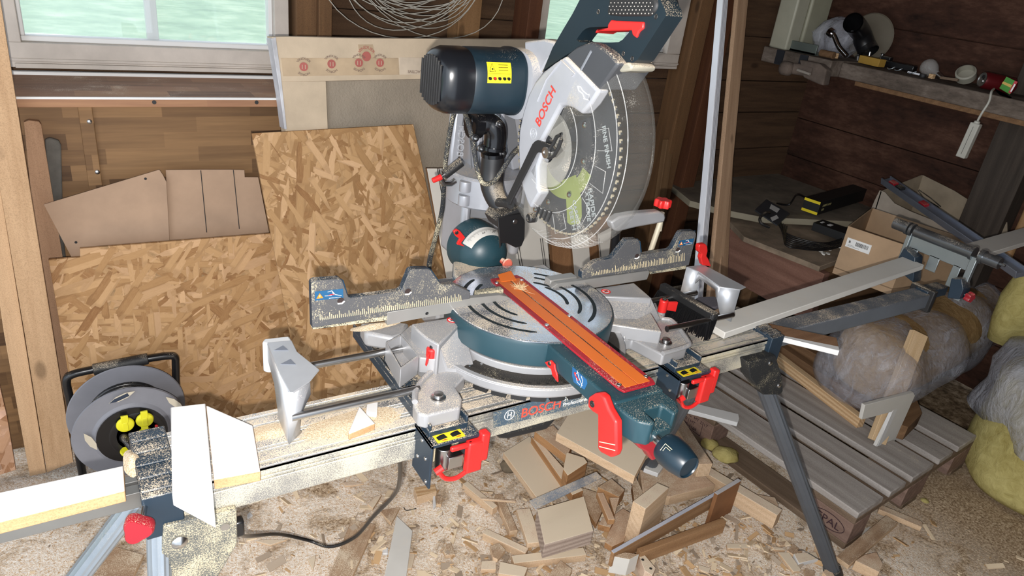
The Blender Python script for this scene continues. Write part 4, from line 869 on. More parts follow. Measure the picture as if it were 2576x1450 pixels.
gc_ = pxx('guard_cover', [(1422,140),(1450,118),(1482,105),(1500,110),(1530,130),(1556,160),(1545,175),(1507,228)], .667, .07, GREY, saw, .004)
mb = MB()
for k in range(7):
    t = k/6; p = (1498+t*42, 120+t*36); mb.tube([PX(.668, p[0]-5, p[1]+6), PX(.672, p[0]+5, p[1]-2), PX(.70, p[0]+12, p[1]-4)], .0013, 6)
obj('cover_rib', mb, plain('dust2', srgb(196,184,158), .8), gc_)
mb = MB(); mb.tube([PX(.666,1488,128), PX(.666,1462,176)], .002, 6); obj('cover_rib', mb, plain('rib_grey', srgb(110,114,120), .5), gc_)
pxx('guard_shoulder', [(1542,172),(1556,160),(1578,156),(1590,166),(1586,178),(1560,182)], .678, .046, plain('shoulder_dusty', srgb(150,146,132), .5, dust=.4), saw, .004)
# dark inner housing around the spindle
pxx('spindle_housing', [(1405,272),(1424,268),(1450,292),(1420,305),(1390,330),(1382,352),(1410,360),(1420,380),(1400,400),(1372,398),(1360,380),(1366,350)], .672, .05, BLACKM, saw, .002)
m = MB(); c = PX(.662,1379,383); m.lathe([(.0105,-.006),(.0105,.002),(.008,.003),(.0062,.003),(.0062,.007),(.003,.007),(0,.006)], c, (-1,0,0), 18); obj('arbor_bolt', m, STEEL, saw, ang=25)
LK = [(1339,362),(1346,355),(1352,353),(1388,365),(1396,376),(1374,388),(1352,383),(1346,388),(1285,508),(1282,516),(1273,514),(1272,503),(1334,372)]
lk_ = pxx('guard_link', LK, .655, .004, BLACKM, saw, .001)
m = MB(); c = PX(.653,1376,384); m.lathe([(.009,0),(.009,.004),(.004,.0045),(.003,.003),(0,.003)], c, (-1,0,0), 16); obj('bolt', m, STEEL, lk_)
m = MB(); rr = [PX(.655,*q) for q in ((1372,392),(1392,362),(1400,345),(1412,338),(1412,352),(1405,372),(1394,392),(1382,398))]; m.tube(rr+[rr[0]], .003, 8); obj('cam_plate', m, BLACKM, lk_)
m = MB(); m.tube([PX(.66,1254,510),PX(.66,1285,515)], .008, 12); obj('link_pivot', m, BLACKM, lk_)
m = MB(); m.lathe([(.0085,-.012),(.0085,.0),(.007,.002),(.005,.002),(.004,.0005),(0,.0005)], PX(.66,1331,549), (-1,0,0), 18); obj('guard_roller', m, BLACKM, lg)
mb = MB()
for k in range(4): a = PX(.6635, 1366+k*10-8, 518+k*4); b = PX(.6635, 1356+k*10-8, 545+k*4); mb.tube([a, b], .0018, 6)
obj('vent_slot', mb, BLACKM, lg)
# handle
def ring_prism(O, I, x, t):
    n = len(O); o_ = [PX(x, *q) for q in O]; i_ = [PX(x, *q) for q in I]; T = V((t,0,0)); mb = MB()
    vs = o_ + i_ + [p+T for p in o_] + [p+T for p in i_]; fs = []
    for k in range(n):
        j = (k+1) % n; fs += [(k, j, n+j, n+k), (2*n+k, 3*n+k, 3*n+j, 2*n+j), (k, 2*n+k, 2*n+j, j), (n+k, n+j, 3*n+j, 3*n+k)]
    return mb.add(vs, fs)
HO = [(1366,178),(1390,120),(1416,75),(1440,35),(1458,0),(1476,-24),(1500,-34),(1628,-30),(1655,-12),(1672,22),(1675,40),(1604,150),(1592,158),(1556,160),(1520,130),(1478,108),(1422,140)]
HI = [(1450,100),(1454,94),(1460,86),(1466,78),(1474,72),(1484,69),(1500,68),(1570,66),(1580,67),(1584,72),(1582,82),(1566,100),(1556,106),(1535,107),(1510,107),(1480,107),(1458,106)]
hn = obj('handle', ring_prism(HO, HI, .684, .030), plain('handle_teal', srgb(20,34,42), .45, dust=.32, big=12), saw, bevel=.004, seg=4)
gp_ = pxx('rubber_grip', [(1523,38),(1527,20),(1532,-10),(1540,-30),(1628,-28),(1648,-10),(1654,12),(1646,32),(1632,42),(1560,42)], .6805, .043, BLACKM, hn, .006, seg=3)
mb = MB(); r = random.Random(2)
for i in range(13):
    for j in range(6):
        q = (1533+i*9+(j % 2)*4, 34-j*9); 
        if q[0] < 1645: mb.lathe([(.0011,0),(.0006,.0008),(0,.0009)], PX(.6805, *q), (-1,0,0), 6)
obj('grip_dots', mb, plain('grip_dot', srgb(150,146,140), .6), gp_)
pxx('trigger', [(1495,84),(1500,74),(1528,70),(1528,62),(1536,50),(1548,52),(1618,55),(1617,72),(1606,80),(1600,96),(1590,88),(1588,76),(1545,77),(1506,78)], .681, .036, REDP, hn, .003)
for q in ((1505,30),(1568,135),(1650,42),(1590,148)):
    m = MB(); m.lathe([(.0035,0),(.003,.0006),(.0015,-.0005),(0,-.0005)], PX(.6838,*q), (-1,0,0), 12); obj('screw', m, BLACKM, hn)
# motor across the head
MC = V((0, 1.085, 1.292)); NAVY = plain('motor_teal', srgb(21,37,46), .38, dust=.2, big=12)
mb = MB(); mb.lathe([(.050,.583),(.0535,.588),(.0545,.62),(.0545,.672),(.057,.677),(.057,.684),(.05,.69)], MC, (1,0,0), 56, sq=2.6); mo = obj('motor_body', mb, NAVY, saw)
mb = MB(); mb.lathe([(0,.531),(.034,.531),(.043,.534),(.049,.541),(.0535,.553),(.054,.585),(.05,.587)], MC, (1,0,0), 56, sq=2.6); mc = obj('motor_cap', mb, plain('cap_black', srgb(20,22,26), .25, dust=.05), mo)
mb = MB()
for k in range(9):
    yy = -.034+k*.0085; zz = .034*math.sqrt(max(0, 1-(yy/.046)**2)); mb.cbox(MC+V((.5305, yy, 0)), (.0016, .0020, zz+.006))
obj('vent_fin', mb, BLACKM, mc, bevel=.0005)
mb = MB(); mb.lathe([(.0,.0),(.0085,.0),(.0105,-.001),(.0105,-.006)], MC+V((.565,-.034,.0425)), (0,-.62,.78), 24, cap=False); mb.lathe([(0,-.004),(.0105,-.004)], MC+V((.565,-.034,.0425)), (0,-.62,.78), 24, cap=False)
obj('brush_cap', mb, BLACK, mo)
def sqr(t, q=2.6): c, s = math.cos(t), math.sin(t); return (abs(c)**q+abs(s)**q)**(-1/q)
def mpatch(x0, x1, t0, t1, r_, mats, name, parent, n=10):
    mb = MB(); rows = []
    for k in range(n+1):
        t = t0+(t1-t0)*k/n; R_ = r_*sqr(t); rows.append((MC.y - math.cos(t)*R_, MC.z + math.sin(t)*R_))
    o_ = [V((x0, y, z)) for y, z in rows]; i_ = [V((x1, y, z)) for y, z in rows]
    mb.ring([o_, i_], close=False, cap=False); return obj(name, mb, mats, parent)
yl = mpatch(.606, .652, .12, .70, .0552, YEL, 'warning_label', mo)
def onm(u, v, e=.0006): t = .12+.58*v; R_ = (.0552+e)*sqr(t); return V((.606+.046*u, MC.y-math.cos(t)*R_, MC.z+math.sin(t)*R_))
mb = MB(); tri = [onm(.08,.55), onm(.32,.55), onm(.2,.92)]; mb.tube(tri+[tri[0]], .0004, 4)
for v in (.86,.74,.62): mb.tube([onm(.46,v), onm(.85,v)], .0004, 4)
for u in (.1,.3,.5,.7,.88): mb.lathe([(0,0),(.0032,0),(.0032,.0004),(0,.0004)], onm(u,.22), (0,-.85,.5), 14)
mb.tube([onm(.02,.45), onm(.98,.45)], .0002, 4); mb.lathe([(0,0),(.0015,0),(.0015,.0004),(0,.0004)], onm(.2,.66), (0,-.85,.5), 10)
obj('pictogram', mb, INK, yl); mb = MB(); mb.lathe([(0,0),(.0024,0),(.0024,.0007),(0,.0007)], onm(.3,.22), (0,-.85,.5), 14); obj('pictogram', mb, REDP, yl)
# gear case between motor and blade, top lump
mb = MB(); mb.lathe([(.050,.684),(.058,.686),(.060,.70),(.060,.706)], MC+V((0,-.01,-.003)), (1,0,0), 40, sq=2.8); obj('gear_case', mb, SILV, saw)
pxx('belt_cover', [(1318,104),(1370,98),(1392,104),(1404,118),(1372,160),(1352,200),(1340,235),(1325,240)], .700, .03, SILV, saw, .004)
py('arm_joint', [(1225,250),(1330,258),(1322,285),(1308,300),(1300,292),(1285,268),(1232,262)], 1.06, .05, TEALD, saw, .004)
# dust elbow
EL = [PY(1.15,1178,282), PY(1.13,1192,305), PY(1.12,1212,309), PY(1.115,1232,312), PY(1.11,1244,325), PY(1.11,1246,345), PY(1.11,1243,372)]
mb = MB(); mb.tube(spline(EL[1:], 6), .0208, 24); mb.tube(spline([PY(1.12,1184,310),PY(1.12,1204,310)], 2), .0275, 28); mb.tube([PY(1.11,1242,368), PY(1.11,1241,376)], .0235, 24); mb.tube([PY(1.11,1241,383), PY(1.11,1241,392)], .0235, 24); el = obj('dust_elbow', mb, plain('gloss_black', srgb(18,18,20), .18, dust=.2), saw, ang=50)
for q in ((1200,276),(1257,312),(1196,348),(1211,374),(1266,386)):
    c = PY(1.09, *q); m = MB(); m.lathe([(.007,-.006),(.007,0),(.0045,.001),(.0035,.0025),(0,.003)], c, (-.2,-1,.2), 14); obj('screw_boss', m, [BLACK], el); m = MB(); m.lathe([(.0032,0),(.0028,.0016),(0,.002)], c+V((-.0002,-.001,0)), (-.2,-1,.2), 12); obj('screw', m, STEEL, el)
DT = [PY(1.11,1241,385), PY(1.11,1238,430), PY(1.105,1237,465), PY(1.09,1248,500), PY(1.07,1270,530), PY(1.05,1292,553)]
mb = MB(); mb.tube(spline(DT, 6), [.0205+.002*math.sin(k*.2) for k in range(31)], 20); dt = obj('dust_duct', mb, plain('duct_black', srgb(30,30,32), .45, dust=.42), saw, ang=60)
py('duct_cheek', [(1262,545),(1310,522),(1318,530),(1316,570),(1262,580),(1252,560)], 1.035, .05, BLACKM, saw)
FL = [(1252,548),(1270,545),(1318,536),(1321,560),(1320,602),(1312,620),(1298,624),(1276,613),(1262,612),(1259,626)]
py('dust_flap', FL, 1.028, .004, plain('rubber_black', srgb(24,24,25), .35, dust=.12), saw, .001); c = PY(1.026, 1296, 558); m = MB(); m.lathe([(.005,0),(.004,.0015),(0,.0015)], c, (0,-1,0), 12); obj('screw', m, STEEL, saw)
# column and slide arm
ARM = plain('arm_silver', srgb(160,162,168), .4, .3, dust=.3, big=7); ARMD = plain('arm_grey', srgb(112,114,118), .45, .2, dust=.35)
mb = MB(); mb.prism([V((.715,y,z)) for y, z in ((1.26,.86),(1.36,.86),(1.36,1.03),(1.26,1.03))], (.022,0,0)); mb.box((.735,1.33,.86),(.87,1.36,1.03)); mb.box((.85,1.26,.86),(.875,1.36,1.03)); mb.box((.735,1.31,.93),(.86,1.335,1.02))
obj('column', mb, ARM, saw, bevel=.012, seg=4)
mb = MB(); mb.lathe([(.080,0),(.084,.004),(.084,.062),(.080,.067),(.0,.067)], (.775,1.285,.998), (0,0,1), 48); cb = obj('hinge_band', mb, ARM, saw)
for z in (1.012,1.042): 
    m = MB(); m.lathe([(.012,0),(.0125,.002),(.0125,.02),(.012,.022),(0,.022)], (.702,1.24,z-.006), (0,0,1), 20); obj('hinge_knuckle', m, ARM, cb)
mb = MB()
A1_ = [PY(1.325, *q) for q in ((1150,262),(1172,262),(1168,300),(1152,420),(1134,425),(1136,380))]; mb.prism(A1_, (0,.03,0))
mb.prism([PY(1.27, *q) for q in ((1255,262),(1300,268),(1318,300),(1325,420),(1290,430),(1272,330))], (0,.06,0)); mb.prism([PY(1.36, *q) for q in ((1165,262),(1300,265),(1315,425),(1160,425))], (0,.012,0))
mb.prism([PY(1.29, *q) for q in ((1205,262),(1216,262),(1216,430),(1200,430))], (0,.07,0)); sa = obj('slide_arm', mb, ARM, saw, bevel=.004)
py('arm_panel', [(1265,262),(1290,262),(1308,380),(1280,392)], 1.268, .004, ARMD, sa)
a, b = PY(1.323,1150,395), PY(1.323,1158,288); dr = (b-a).normalized(); text('cast_text', 'BOSCH', .021, a, dr, V((0,1,0)).cross(dr)*1, plain('cast_bright', srgb(206,208,212), .3, .5), sa, .0006, bold=.01)
mb = MB(); mb.prism([PY(1.30, *q) for q in ((1150,545),(1232,552),(1262,600),(1240,592),(1160,570),(1150,590))], (0,.004,0)); obj('column_recess', mb, ARMD, saw, bevel=.001)
mb = MB()
for x0 in (1176, 1192, 1240, 1256): mb.tube([PY(1.262, x0, 268), PY(1.262, x0+10, 425)], .0016, 6)
obj('arm_ribs', mb, ARMD, sa)
# locking lever on the hinge
m = MB(); a, b = PY(1.22,1160,408), PY(1.22,1118,440); m.tube([a, b], .0095, 14); lv2 = obj('slide_lock', m, BLACKM, saw, ang=40)
m = MB(); b2_ = PY(1.22,1110,445); m.tube([b, b2_], .004, 10); obj('lever_shaft', m, STEEL, lv2); m = MB(); m.tube([b2_, PY(1.22,1088,455)], [.0062,.0052], 14); obj('lever_tip', m, REDP, lv2, bevel=.001)
m = MB(); m.tube([PY(1.23,1108,450),PY(1.23,1116,462),PY(1.23,1135,462),PY(1.23,1145,455)], .006, 10); obj('lever_link', m, STEEL, lv2)
# bevel pivot dome with its scale
DC = V((.726, 1.235, .915)); mb = MB(); mb.lathe([(.058,0),(.058,.025),(.0565,.030),(.056,.052),(.054,.060),(.045,.078),(.032,.090),(.015,.0965),(0,.098)], DC, (0,-1,.06), 56); dm = obj('bevel_dome', mb, TEAL, saw, ang=50)
mb = MB(); AX = V((0,-1,.06)).normalized(); ra_ = V((0,0,1)); ra_ = (ra_-AX*ra_.dot(AX)).normalized(); rb_ = AX.cross(ra_)
def dp(r_, h, t): return DC + AX*h + (ra_*math.cos(t)+rb_*math.sin(t))*r_
T0, T1 = rad(-68), rad(62)
rows = [[dp(r_, h, T0+(T1-T0)*k/30) for k in range(31)] for r_, h in ((.0566,.0535),(.056,.0585),(.0468,.0775))]; mb.ring(rows, close=False, cap=False)
bs = obj('bevel_scale', mb, plain('scale_white', srgb(206,204,198), .45, dust=.25, big=20), dm)
mb = MB()
for k in range(53):
    t = T0+(T1-T0)*(k+3)/60; h = .0615 if k % 5 == 0 else .0605; mb.tube([dp(.0556,.0602,t), dp(.0537 if k % 5 else .0520,.0645 if k % 5 else .068,t)], .00025, 4)
obj('tick_marks', mb, INK, bs)
for s_, f_ in (('0',.1),('15',.3),('30',.5),('45',.7)):
    t = T0+(T1-T0)*f_; c = dp(.0500,.0722,t); tn = (dp(.0500,.0722,t+.05)-c).normalized(); text('scale_number', s_, .008, c-tn*.004, -tn if tn.x < 0 else tn, (0,-.4,1), INK, bs, .0001)
m = MB(); m.prism([PY(1.165, *q) for q in ((1141,583),(1150,577),(1158,582),(1171,598),(1160,612),(1170,621),(1150,616),(1157,602),(1146,594)) ], (0,.006,0)); pq = obj('bevel_pointer', m, REDP, dm, bevel=.001); m = MB(); m.lathe([(.004,0),(.003,.002),(0,.002)], PY(1.164,1149,586), (0,-1,0), 12); obj('screw', m, BLACKM, pq)
c = PY(1.13, 1262, 655); m = MB(); m.tube([c, PY(1.12,1272,662)], [.006,.007], 12); m.lathe([(.006,0),(.010,.004),(.0115,.009),(.009,.011),(0,.011)], PY(1.12,1272,662), PY(1.10,1283,668)-PY(1.12,1272,662), 6*4); obj('bevel_knob', m, plain('dusty_red', srgb(190,84,66), .6, dust=.4), dm)
mb = MB(); mb.prism([PZ(.905, *q) for q in ((1140,655),(1265,672),(1330,668),(1345,690),(1320,706),(1275,745),(1240,735),(1190,722),(1150,700),(1140,690))], (0,0,-.06)); obj('pivot_base', mb, plain('pivot_dusty', srgb(86,104,118), .45, dust=.42, big=12), saw, bevel=.006, seg=3)
# power cord running up the arm and down behind the fence
CORD = caked(srgb(34,36,40), .61, 'dusty_cord')
mb = MB(); mb.tube(spline([PY(1.24,1175,268),PY(1.2,1165,262),PY(1.24,1150,268),PY(1.26,1136,310),PY(1.26,1124,380),PY(1.26,1118,440),PY(1.24,1116,480),PY(1.2,1112,530),PY(1.15,1095,600),PY(1.1,1082,650),PY(1.06,1078,690),PY(1.04,1074,730),PY(1.02,1062,800)], 6), .0048, 10)
mb.tube(spline([PY(1.2,1163,268),PY(1.12,1175,300),PY(1.10,1188,350),PY(1.09,1196,400),PY(1.08,1204,440),PY(1.07,1218,462),PY(1.07,1240,458),PY(1.07,1262,430),PY(1.07,1285,395),PY(1.08,1302,378)], 6), .0045, 10); obj('power_cord', mb, CORD, saw, ang=80)
# workpiece clamp at the right
cl = py('clamp_arm', [(1537,560),(1560,545),(1600,538),(1660,533),(1673,538),(1675,548),(1672,560),(1600,573),(1556,584),(1545,580)], 1.03, .022, SILVC, saw, .004)
m = MB(); m.cyl(PY(1.041,1665,535), PY(1.041,1658,580), .006, n=14); m.cyl(PY(1.041,1661,560), PY(1.041,1634,640), .0062, n=14); obj('clamp_rod', m, plain('dusty_rod', srgb(206,196,172), .5, .2), cl)
knob('clamp_knob', PY(1.041,1665,522), (0.02,0,1), .0165, .018, REDP, 6, parent=cl)
m = MB(); m.cyl(PY(1.045,1550,575), PY(1.045,1543,650), .010, n=14); obj('clamp_post', m, BLACK, cl)

# ---------------------------------------------------------------- things lying on the stand and against it
def topped(name, pix, z, h, mats, label, cat, bev=.0012, side=1, **k):
    mb = MB(); mb.prism([PZ(z, *q) for q in pix], (0,0,-h), side=side); return obj(name, mb, mats, bevel=bev, label=label, cat=cat, **k)
RAWX = wood('raw_edge', srgb(172,134,94), srgb(206,172,130), 0, 1.5, .75, knots=0)
topped('painted_board', [(518,1022),(522,1021),(636,1071),(655,1187),(538,1208),(519,1024)], .819, .017, [WHITE, RAWX], 'white board piece with clipped corner and raw front edge on the rail', 'board')
topped('painted_board', [(429,1025),(517,1015),(541,1303),(433,1246)], .8195, .018, [WHITE, WHITE], 'white board laid crosswise on the rail, its angled end hanging over', 'board')
topped('painted_board', [(-60,1252),(310,1172),(314,1236),(-60,1330)], .818, .018, [WHITE, RAWX], 'long white plank on the left extension arm running out of the photo', 'plank')
topped('triangular_offcut', [(904,1022),(944,1066),(878,1093),(876,1089)], .812, .012, [WHITE, RAWX], 'small white triangular offcut on the sawdust of the rail', 'offcut')
topped('painted_strip', [(925,1002),(952,1002),(948,1040),(921,1037)], .811, .01, [WHITE, WHITE], 'short white painted strip under the lower extension rod', 'strip')
a = V((1.15,.888,.8185)); b = V((2.022,.955,.838))
board('painted_plank', a, b, .062, .016, [WHITED, WHITED], label='long white dusty plank running from the saw foot to the roller support', cat='plank')
a = PZ(.838, 2449, 628); b = PZ(.838, 2640, 572)
board('painted_plank', a, b, .075, .016, [WHITED, WHITED], label='white plank continuing behind the roller support towards the right edge', cat='plank')
# brown and white moulding lying under the plank
mb = MB(); A = [PZ(.79, *q) for q in ((1846,818),(1905,808),(2105,850),(2112,882))]
mb.prism(A, (0,0,-.012), mi=0); o = obj('moulding', mb, [wood('moulding_back', srgb(110,80,58), srgb(150,116,88), 0, 1, .7)], bevel=.001, label='moulding strip with brown back and white front edge poking out below the long plank', cat='moulding')
mb = MB(); mb.prism([PZ(.7905, *q) for q in ((1842,817),(1858,822),(2110,872),(2112,883))], (0,0,-.013)); obj('white_edge', mb, WHITE, o, bevel=.001)
# loose sawdust heaps on the stand
SD = NT('sawdust_heap'); v_ = SD.co(); f_ = SD.noise(v_, 420, 3, .8); SD.pr(Base_Color=SD.ramp(f_, [(.35, srgb(196,168,132)), (.6, srgb(242,224,196))]), Roughness=.95, Specular_IOR_Level=.1); SD.bump(f_, .8, .003); SDM = SD.mat
def heap(c, rx, ry, h, label, seed=1, sup=None):
    mb = MB(); c = V(c); r = random.Random(seed); n = 28; rings = []
    for k, (q, hh) in enumerate(((1,0),(.85,.12),(.62,.42),(.38,.75),(.15,.95))):
        rings.append([c + V((math.cos(2*PI*i/n)*rx*q*(1+.25*mn.noise(V((math.cos(2*PI*i/n)*1.5, math.sin(2*PI*i/n)*1.5, seed)))), math.sin(2*PI*i/n)*ry*q*(1+.25*mn.noise(V((math.cos(2*PI*i/n)*1.5, math.sin(2*PI*i/n)*1.5, seed+3)))), h*hh*(1+r.uniform(-.06,.06)))) for i in range(n)])
    mb.ring(rings); return obj('sawdust_pile', mb, SDM, label=label, cat='sawdust', kind='stuff', ang=80)
heap((.335,.875,.8), .085, .034, .004, 'thin pale sawdust spread on the rail beside the triangular offcut', 1)
heap((.215,.90,.8), .04, .02, .003, 'small patch of sawdust behind the end support on the rail', 2)
heap(PZ(.83, 985, 878), .022, .045, .016, 'heap of pale sawdust in the open pocket left of the saw base', 3)
heap(PZ(.862, 940, 822), .045, .012, .006, 'sawdust on the rear saw foot under the left fence', 4)
heap(PZ(.80, 335, 1165), .014, .03, .012, 'clump of sawdust caught on the left end cap', 5)
heap(PZ(.905, 1245, 700), .045, .03, .004, 'coarse sawdust below the bevel dome', 6)
# brush and grey cap
br = empty('hand_brush', PZ(.83, 1730, 790), 'black hand brush with stiff bristles lying right of the saw base', 'brush')
A, B = PZ(.862, 1665, 722), PZ(.862, 1800, 800); R = frame(B-A); mb = MB(); ln = (B-A).length
mb.cbox((A+B)/2, (ln/2, .009, .010), R); mb.tube([B-R.col[0]*.01, B+R.col[0]*.012+V((0,.012,0))], [.011,.009], 12); obj('brush_head', mb, BLACKM, br, frame=R, bevel=.003)
mb = MB(); r = random.Random(9); dn = (PZ(.822,1700,850)-PZ(.862,1735,760)).normalized()
for i in range(46):
    for j in range(5):
        p = A + (B-A)*(.01+.98*i/45+r.uniform(-.005,.005)) + R.col[1]*(-.010+j*.0042) - V((0,0,.006)); e = p + dn*(.062+r.uniform(-.006,.004)) + V((r.uniform(-.006,.006), r.uniform(-.006,.006), 0)); e.z = max(e.z, .802+(.0 if e.y > .80 else 0)); mb.tube([p, (p+e)/2+V((0,0,.002)), e], [.0016,.0015,.0008], 4, cap=False)
obj('bristles', mb, plain('bristle_black', srgb(20,20,22), .5, dust=.05), br, kind='stuff')
mb = MB(); mb.prism([PZ(.829, *q) for q in ((1748,752),(1758,746),(1796,745),(1818,752),(1820,764),(1800,773),(1768,775),(1748,762))], (0,0,-.010)); obj('rubber_piece', mb, plain('slate_rubber', srgb(86,84,92), .6, dust=.25), bevel=.003, label='flat dark grey rubber piece lying on the long plank beside the brush', cat='rubber piece')
# leaning white and brown post
A0 = V((2.285,1.84,0)); 
def post(name, pb, pt, w, t, m, label, cat):
    a, b = V(pb), V(pt); R = frame(b-a, (0,-1,0)); mb = MB(); mb.cbox((a+b)/2, ((b-a).length/2, w/2, t/2), R); return obj(name, mb, m, frame=R, bevel=.002, label=label, cat=cat)
zt = 1.62; tp_ = PY(2.25, 1813, -80); bt_ = PZ(.01, 1738, 905)
WHR = plain('white_profile', srgb(240,242,248), .4, var=.02)
p1 = post('painted_batten', PZ(.146, 1741, 900), PY(2.23, 1823, -60), .034, .03, WHR, 'white grooved batten leaning on the back wall right of the saw', 'batten')
R = frame(PY(2.23,1823,-60)-PZ(.146,1741,900), (0,-1,0))
for q in (-.008, 0, .008):
    a, b = PZ(.146,1741,900)+R.col[1]*q+R.col[2]*.0152, PY(2.23,1823,-60)+R.col[1]*q+R.col[2]*.0152; mb = MB(); mb.tube([a+(b-a)*.01, b-(b-a)*.01], .0009, 5); obj('groove', mb, plain('groove_grey', srgb(140,142,150), .6), p1)
BW = wood('leaning_brown', srgb(160,128,100), srgb(208,174,142), 0, .8, .75)
post('brown_board', PZ(.146, 1780, 895), PY(2.24, 1870, -60), .07, .02, BW, 'brown board leaning beside the white grooved batten', 'board')
post('brown_board', PZ(.146, 1790, 905)+V((0,-.032,0)), PY(2.13, 1838, 250), .055, .02, wood('leaning_brown2', srgb(160,128,100), srgb(208,174,142), 0, .8, .75), 'shorter brown board in front of the taller leaning one, its square top at shelf height', 'board')
post('wooden_stick', PY(2.15,1640,640), PY(2.28,1682,352), .045, .03, wood('stick_brown', srgb(98,74,50), srgb(134,104,74), 0, 1, .8), 'short brown stick standing behind the red clamp knob', 'stick')

# ---------------------------------------------------------------- cable reel
GP = plain('reel_grey', srgb(124,124,130), .5, dust=.12); cr = empty('cable_reel', PY(1.84, 320, 1205), 'grey cable reel with yellow socket covers and black carrying frame on the floor', 'cable reel')
RC = PY(1.78, 333, 1090); bc = V((RC.x+.0, 1.89, RC.z)); 
mb = MB(); mb.lathe([(.06,.004),(.138,0),(.140,.003),(.138,.007),(.095,.010),(.088,.016),(0,.016)], RC+V((0,.010,0)), (0,-1,0), 64); fd = obj('front_disc', mb, GP, cr)
mb = MB(); mb.lathe([(0,0),(.145,0),(.147,.004),(.145,.007),(.0,.007)], bc, (0,-1,0), 64); obj('rear_disc', mb, GP, cr)
mb = MB(); mb.lathe([(.085,0),(.085,.12)], bc, (0,-1,0), 40)
for k in range(7): 
    rr = [bc+V((math.cos(2*PI*i/36)*.093, -.012-.014*k, math.sin(2*PI*i/36)*.093)) for i in range(36)]; mb.tube(rr+[rr[0]], .0068, 8, cap=False)
obj('wound_cable', mb, BLACK, cr, ang=80)
mb = MB(); mb.lathe([(.066,0),(.068,.004),(.062,.006),(.05,.004),(0,.004)], RC+V((.012,-.006,0)), (0,-1,0), 48); sk_ = obj('socket_panel', mb, BLACK, fd)
YP = plain('yellow_cap', srgb(222,214,40), .4, var=.03); YC = 1.77
for q in ((315,1068),(364,1056),(366,1093)):
    c = PY(YC-.006, *q); m = MB(); m.lathe([(.021,-.002),(.022,.002),(.020,.006),(.014,.008),(0,.008)], c, (0,-1,0), 28); m.cbox(c+V((0,-.006,.020)), (.0085,.003,.011)); m.cbox(c+V((0,-.008,-.002)), (.006,.002,.012)); obj('socket_cover', m, YP, sk_, bevel=.001)
c = PY(YC-.012, 322, 1136); m = MB(); m.lathe([(.018,-.002),(.019,.002),(.016,.005),(0,.005)], c, (0,-.2,1), 24); obj('socket_cover', m, YP, sk_)
m = MB(); m.lathe([(.004,0),(.004,.003),(0,.004)], PY(YC-.002, 393, 1071), (0,-1,0), 16); obj('reset_button', m, REDP, sk_)
m = MB(); m.tube(spline([PY(YC-.004,312,1102), PY(YC-.03,316,1108), PY(YC-.05,328,1128), PY(YC-.07,340,1145)], 5), [.012,.012,.011,.0105,.010,.010,.009,.008,.008,.007,.0065,.006,.0055,.005,.005,.005], 14); obj('plug', m, BLACK, sk_, ang=60)
for k, (q, a_) in enumerate((((307,1000),.35),((228,1112),-1.2),((440,1015),-.9))):
    c = PY(YC+.001, *q); m = MB(); u = V((math.cos(a_),0,math.sin(a_))); w_ = V((-math.sin(a_),0,math.cos(a_))); m.prism([c+u*x+w_*y for x, y in ((-.033,0),(-.012,.008),(.012,.008),(.033,0),(.012,-.008),(-.012,-.008))], (0,-.0008,0)); o = obj('reel_sticker', m, plain('sticker_cream', srgb(196,186,166), .5), fd)
    if k == 0: m = MB(); m.prism([c+V((0,-.0006,0))+u*x+w_*y for x, y in ((-.032,0),(-.018,.005),(.016,.005),(.016,-.005),(-.018,-.005))], (0,-.0008,0)); obj('sticker_band', m, plain('navy', srgb(40,52,70), .4), o)
m = MB(); 
F = [PY(1.905,212,1215), PY(1.905,196,1130), PY(1.905,176,1010), PY(1.905,167,962), PY(1.905,180,944), PY(1.905,236,930), PY(1.905,372,903), PY(1.905,425,896), PY(1.905,440,900), PY(1.905,442,922), PY(1.905,445,990), PY(1.905,462,1120)]
m.tube(spline(F, 6), .0105, 14); m.tube(spline([F[0], F[0]+V((.0,-.03,-.012)), V((F[0].x, 1.80, .012)), V((F[0].x+.02, 1.76, .012))], 4), .0105, 12); fr_ = obj('carry_frame', m, BLACK, cr, ang=60)
m = MB(); m.tube([PY(1.903,234,931), PY(1.903,372,903)], .0155, 20); obj('grip', m, BLACKM, fr_, bevel=.002)
# black cables on the floor
mb = MB(); mb.tube(spline([V((-.5,1.62,.02)), PZ(.02,0,1342), PZ(.02,110,1322), PZ(.02,220,1288), PZ(.02,300,1240)], 6), .0055, 10)
obj('floor_cable', mb, BLACK, label='black cable curving over the floor at the lower left under the extension arm', cat='cable', ang=80)
mb = MB(); mb.tube(spline([PY(.85,1003,1150)+V((0,0,.03)), PZ(.60,1006,1200), PZ(.45,992,1245), PZ(.3,940,1300), PZ(.18,893,1352), PZ(.12,832,1376), PZ(.12,775,1360), PZ(.2,700,1345), PZ(.35,620,1350), PY(.83,598,1330)], 7), .0042, 10)
obj('hanging_cable', mb, BLACK, label='black cord looping down from the stand rail over the sawdust to its left leg', cat='cable', ang=80)

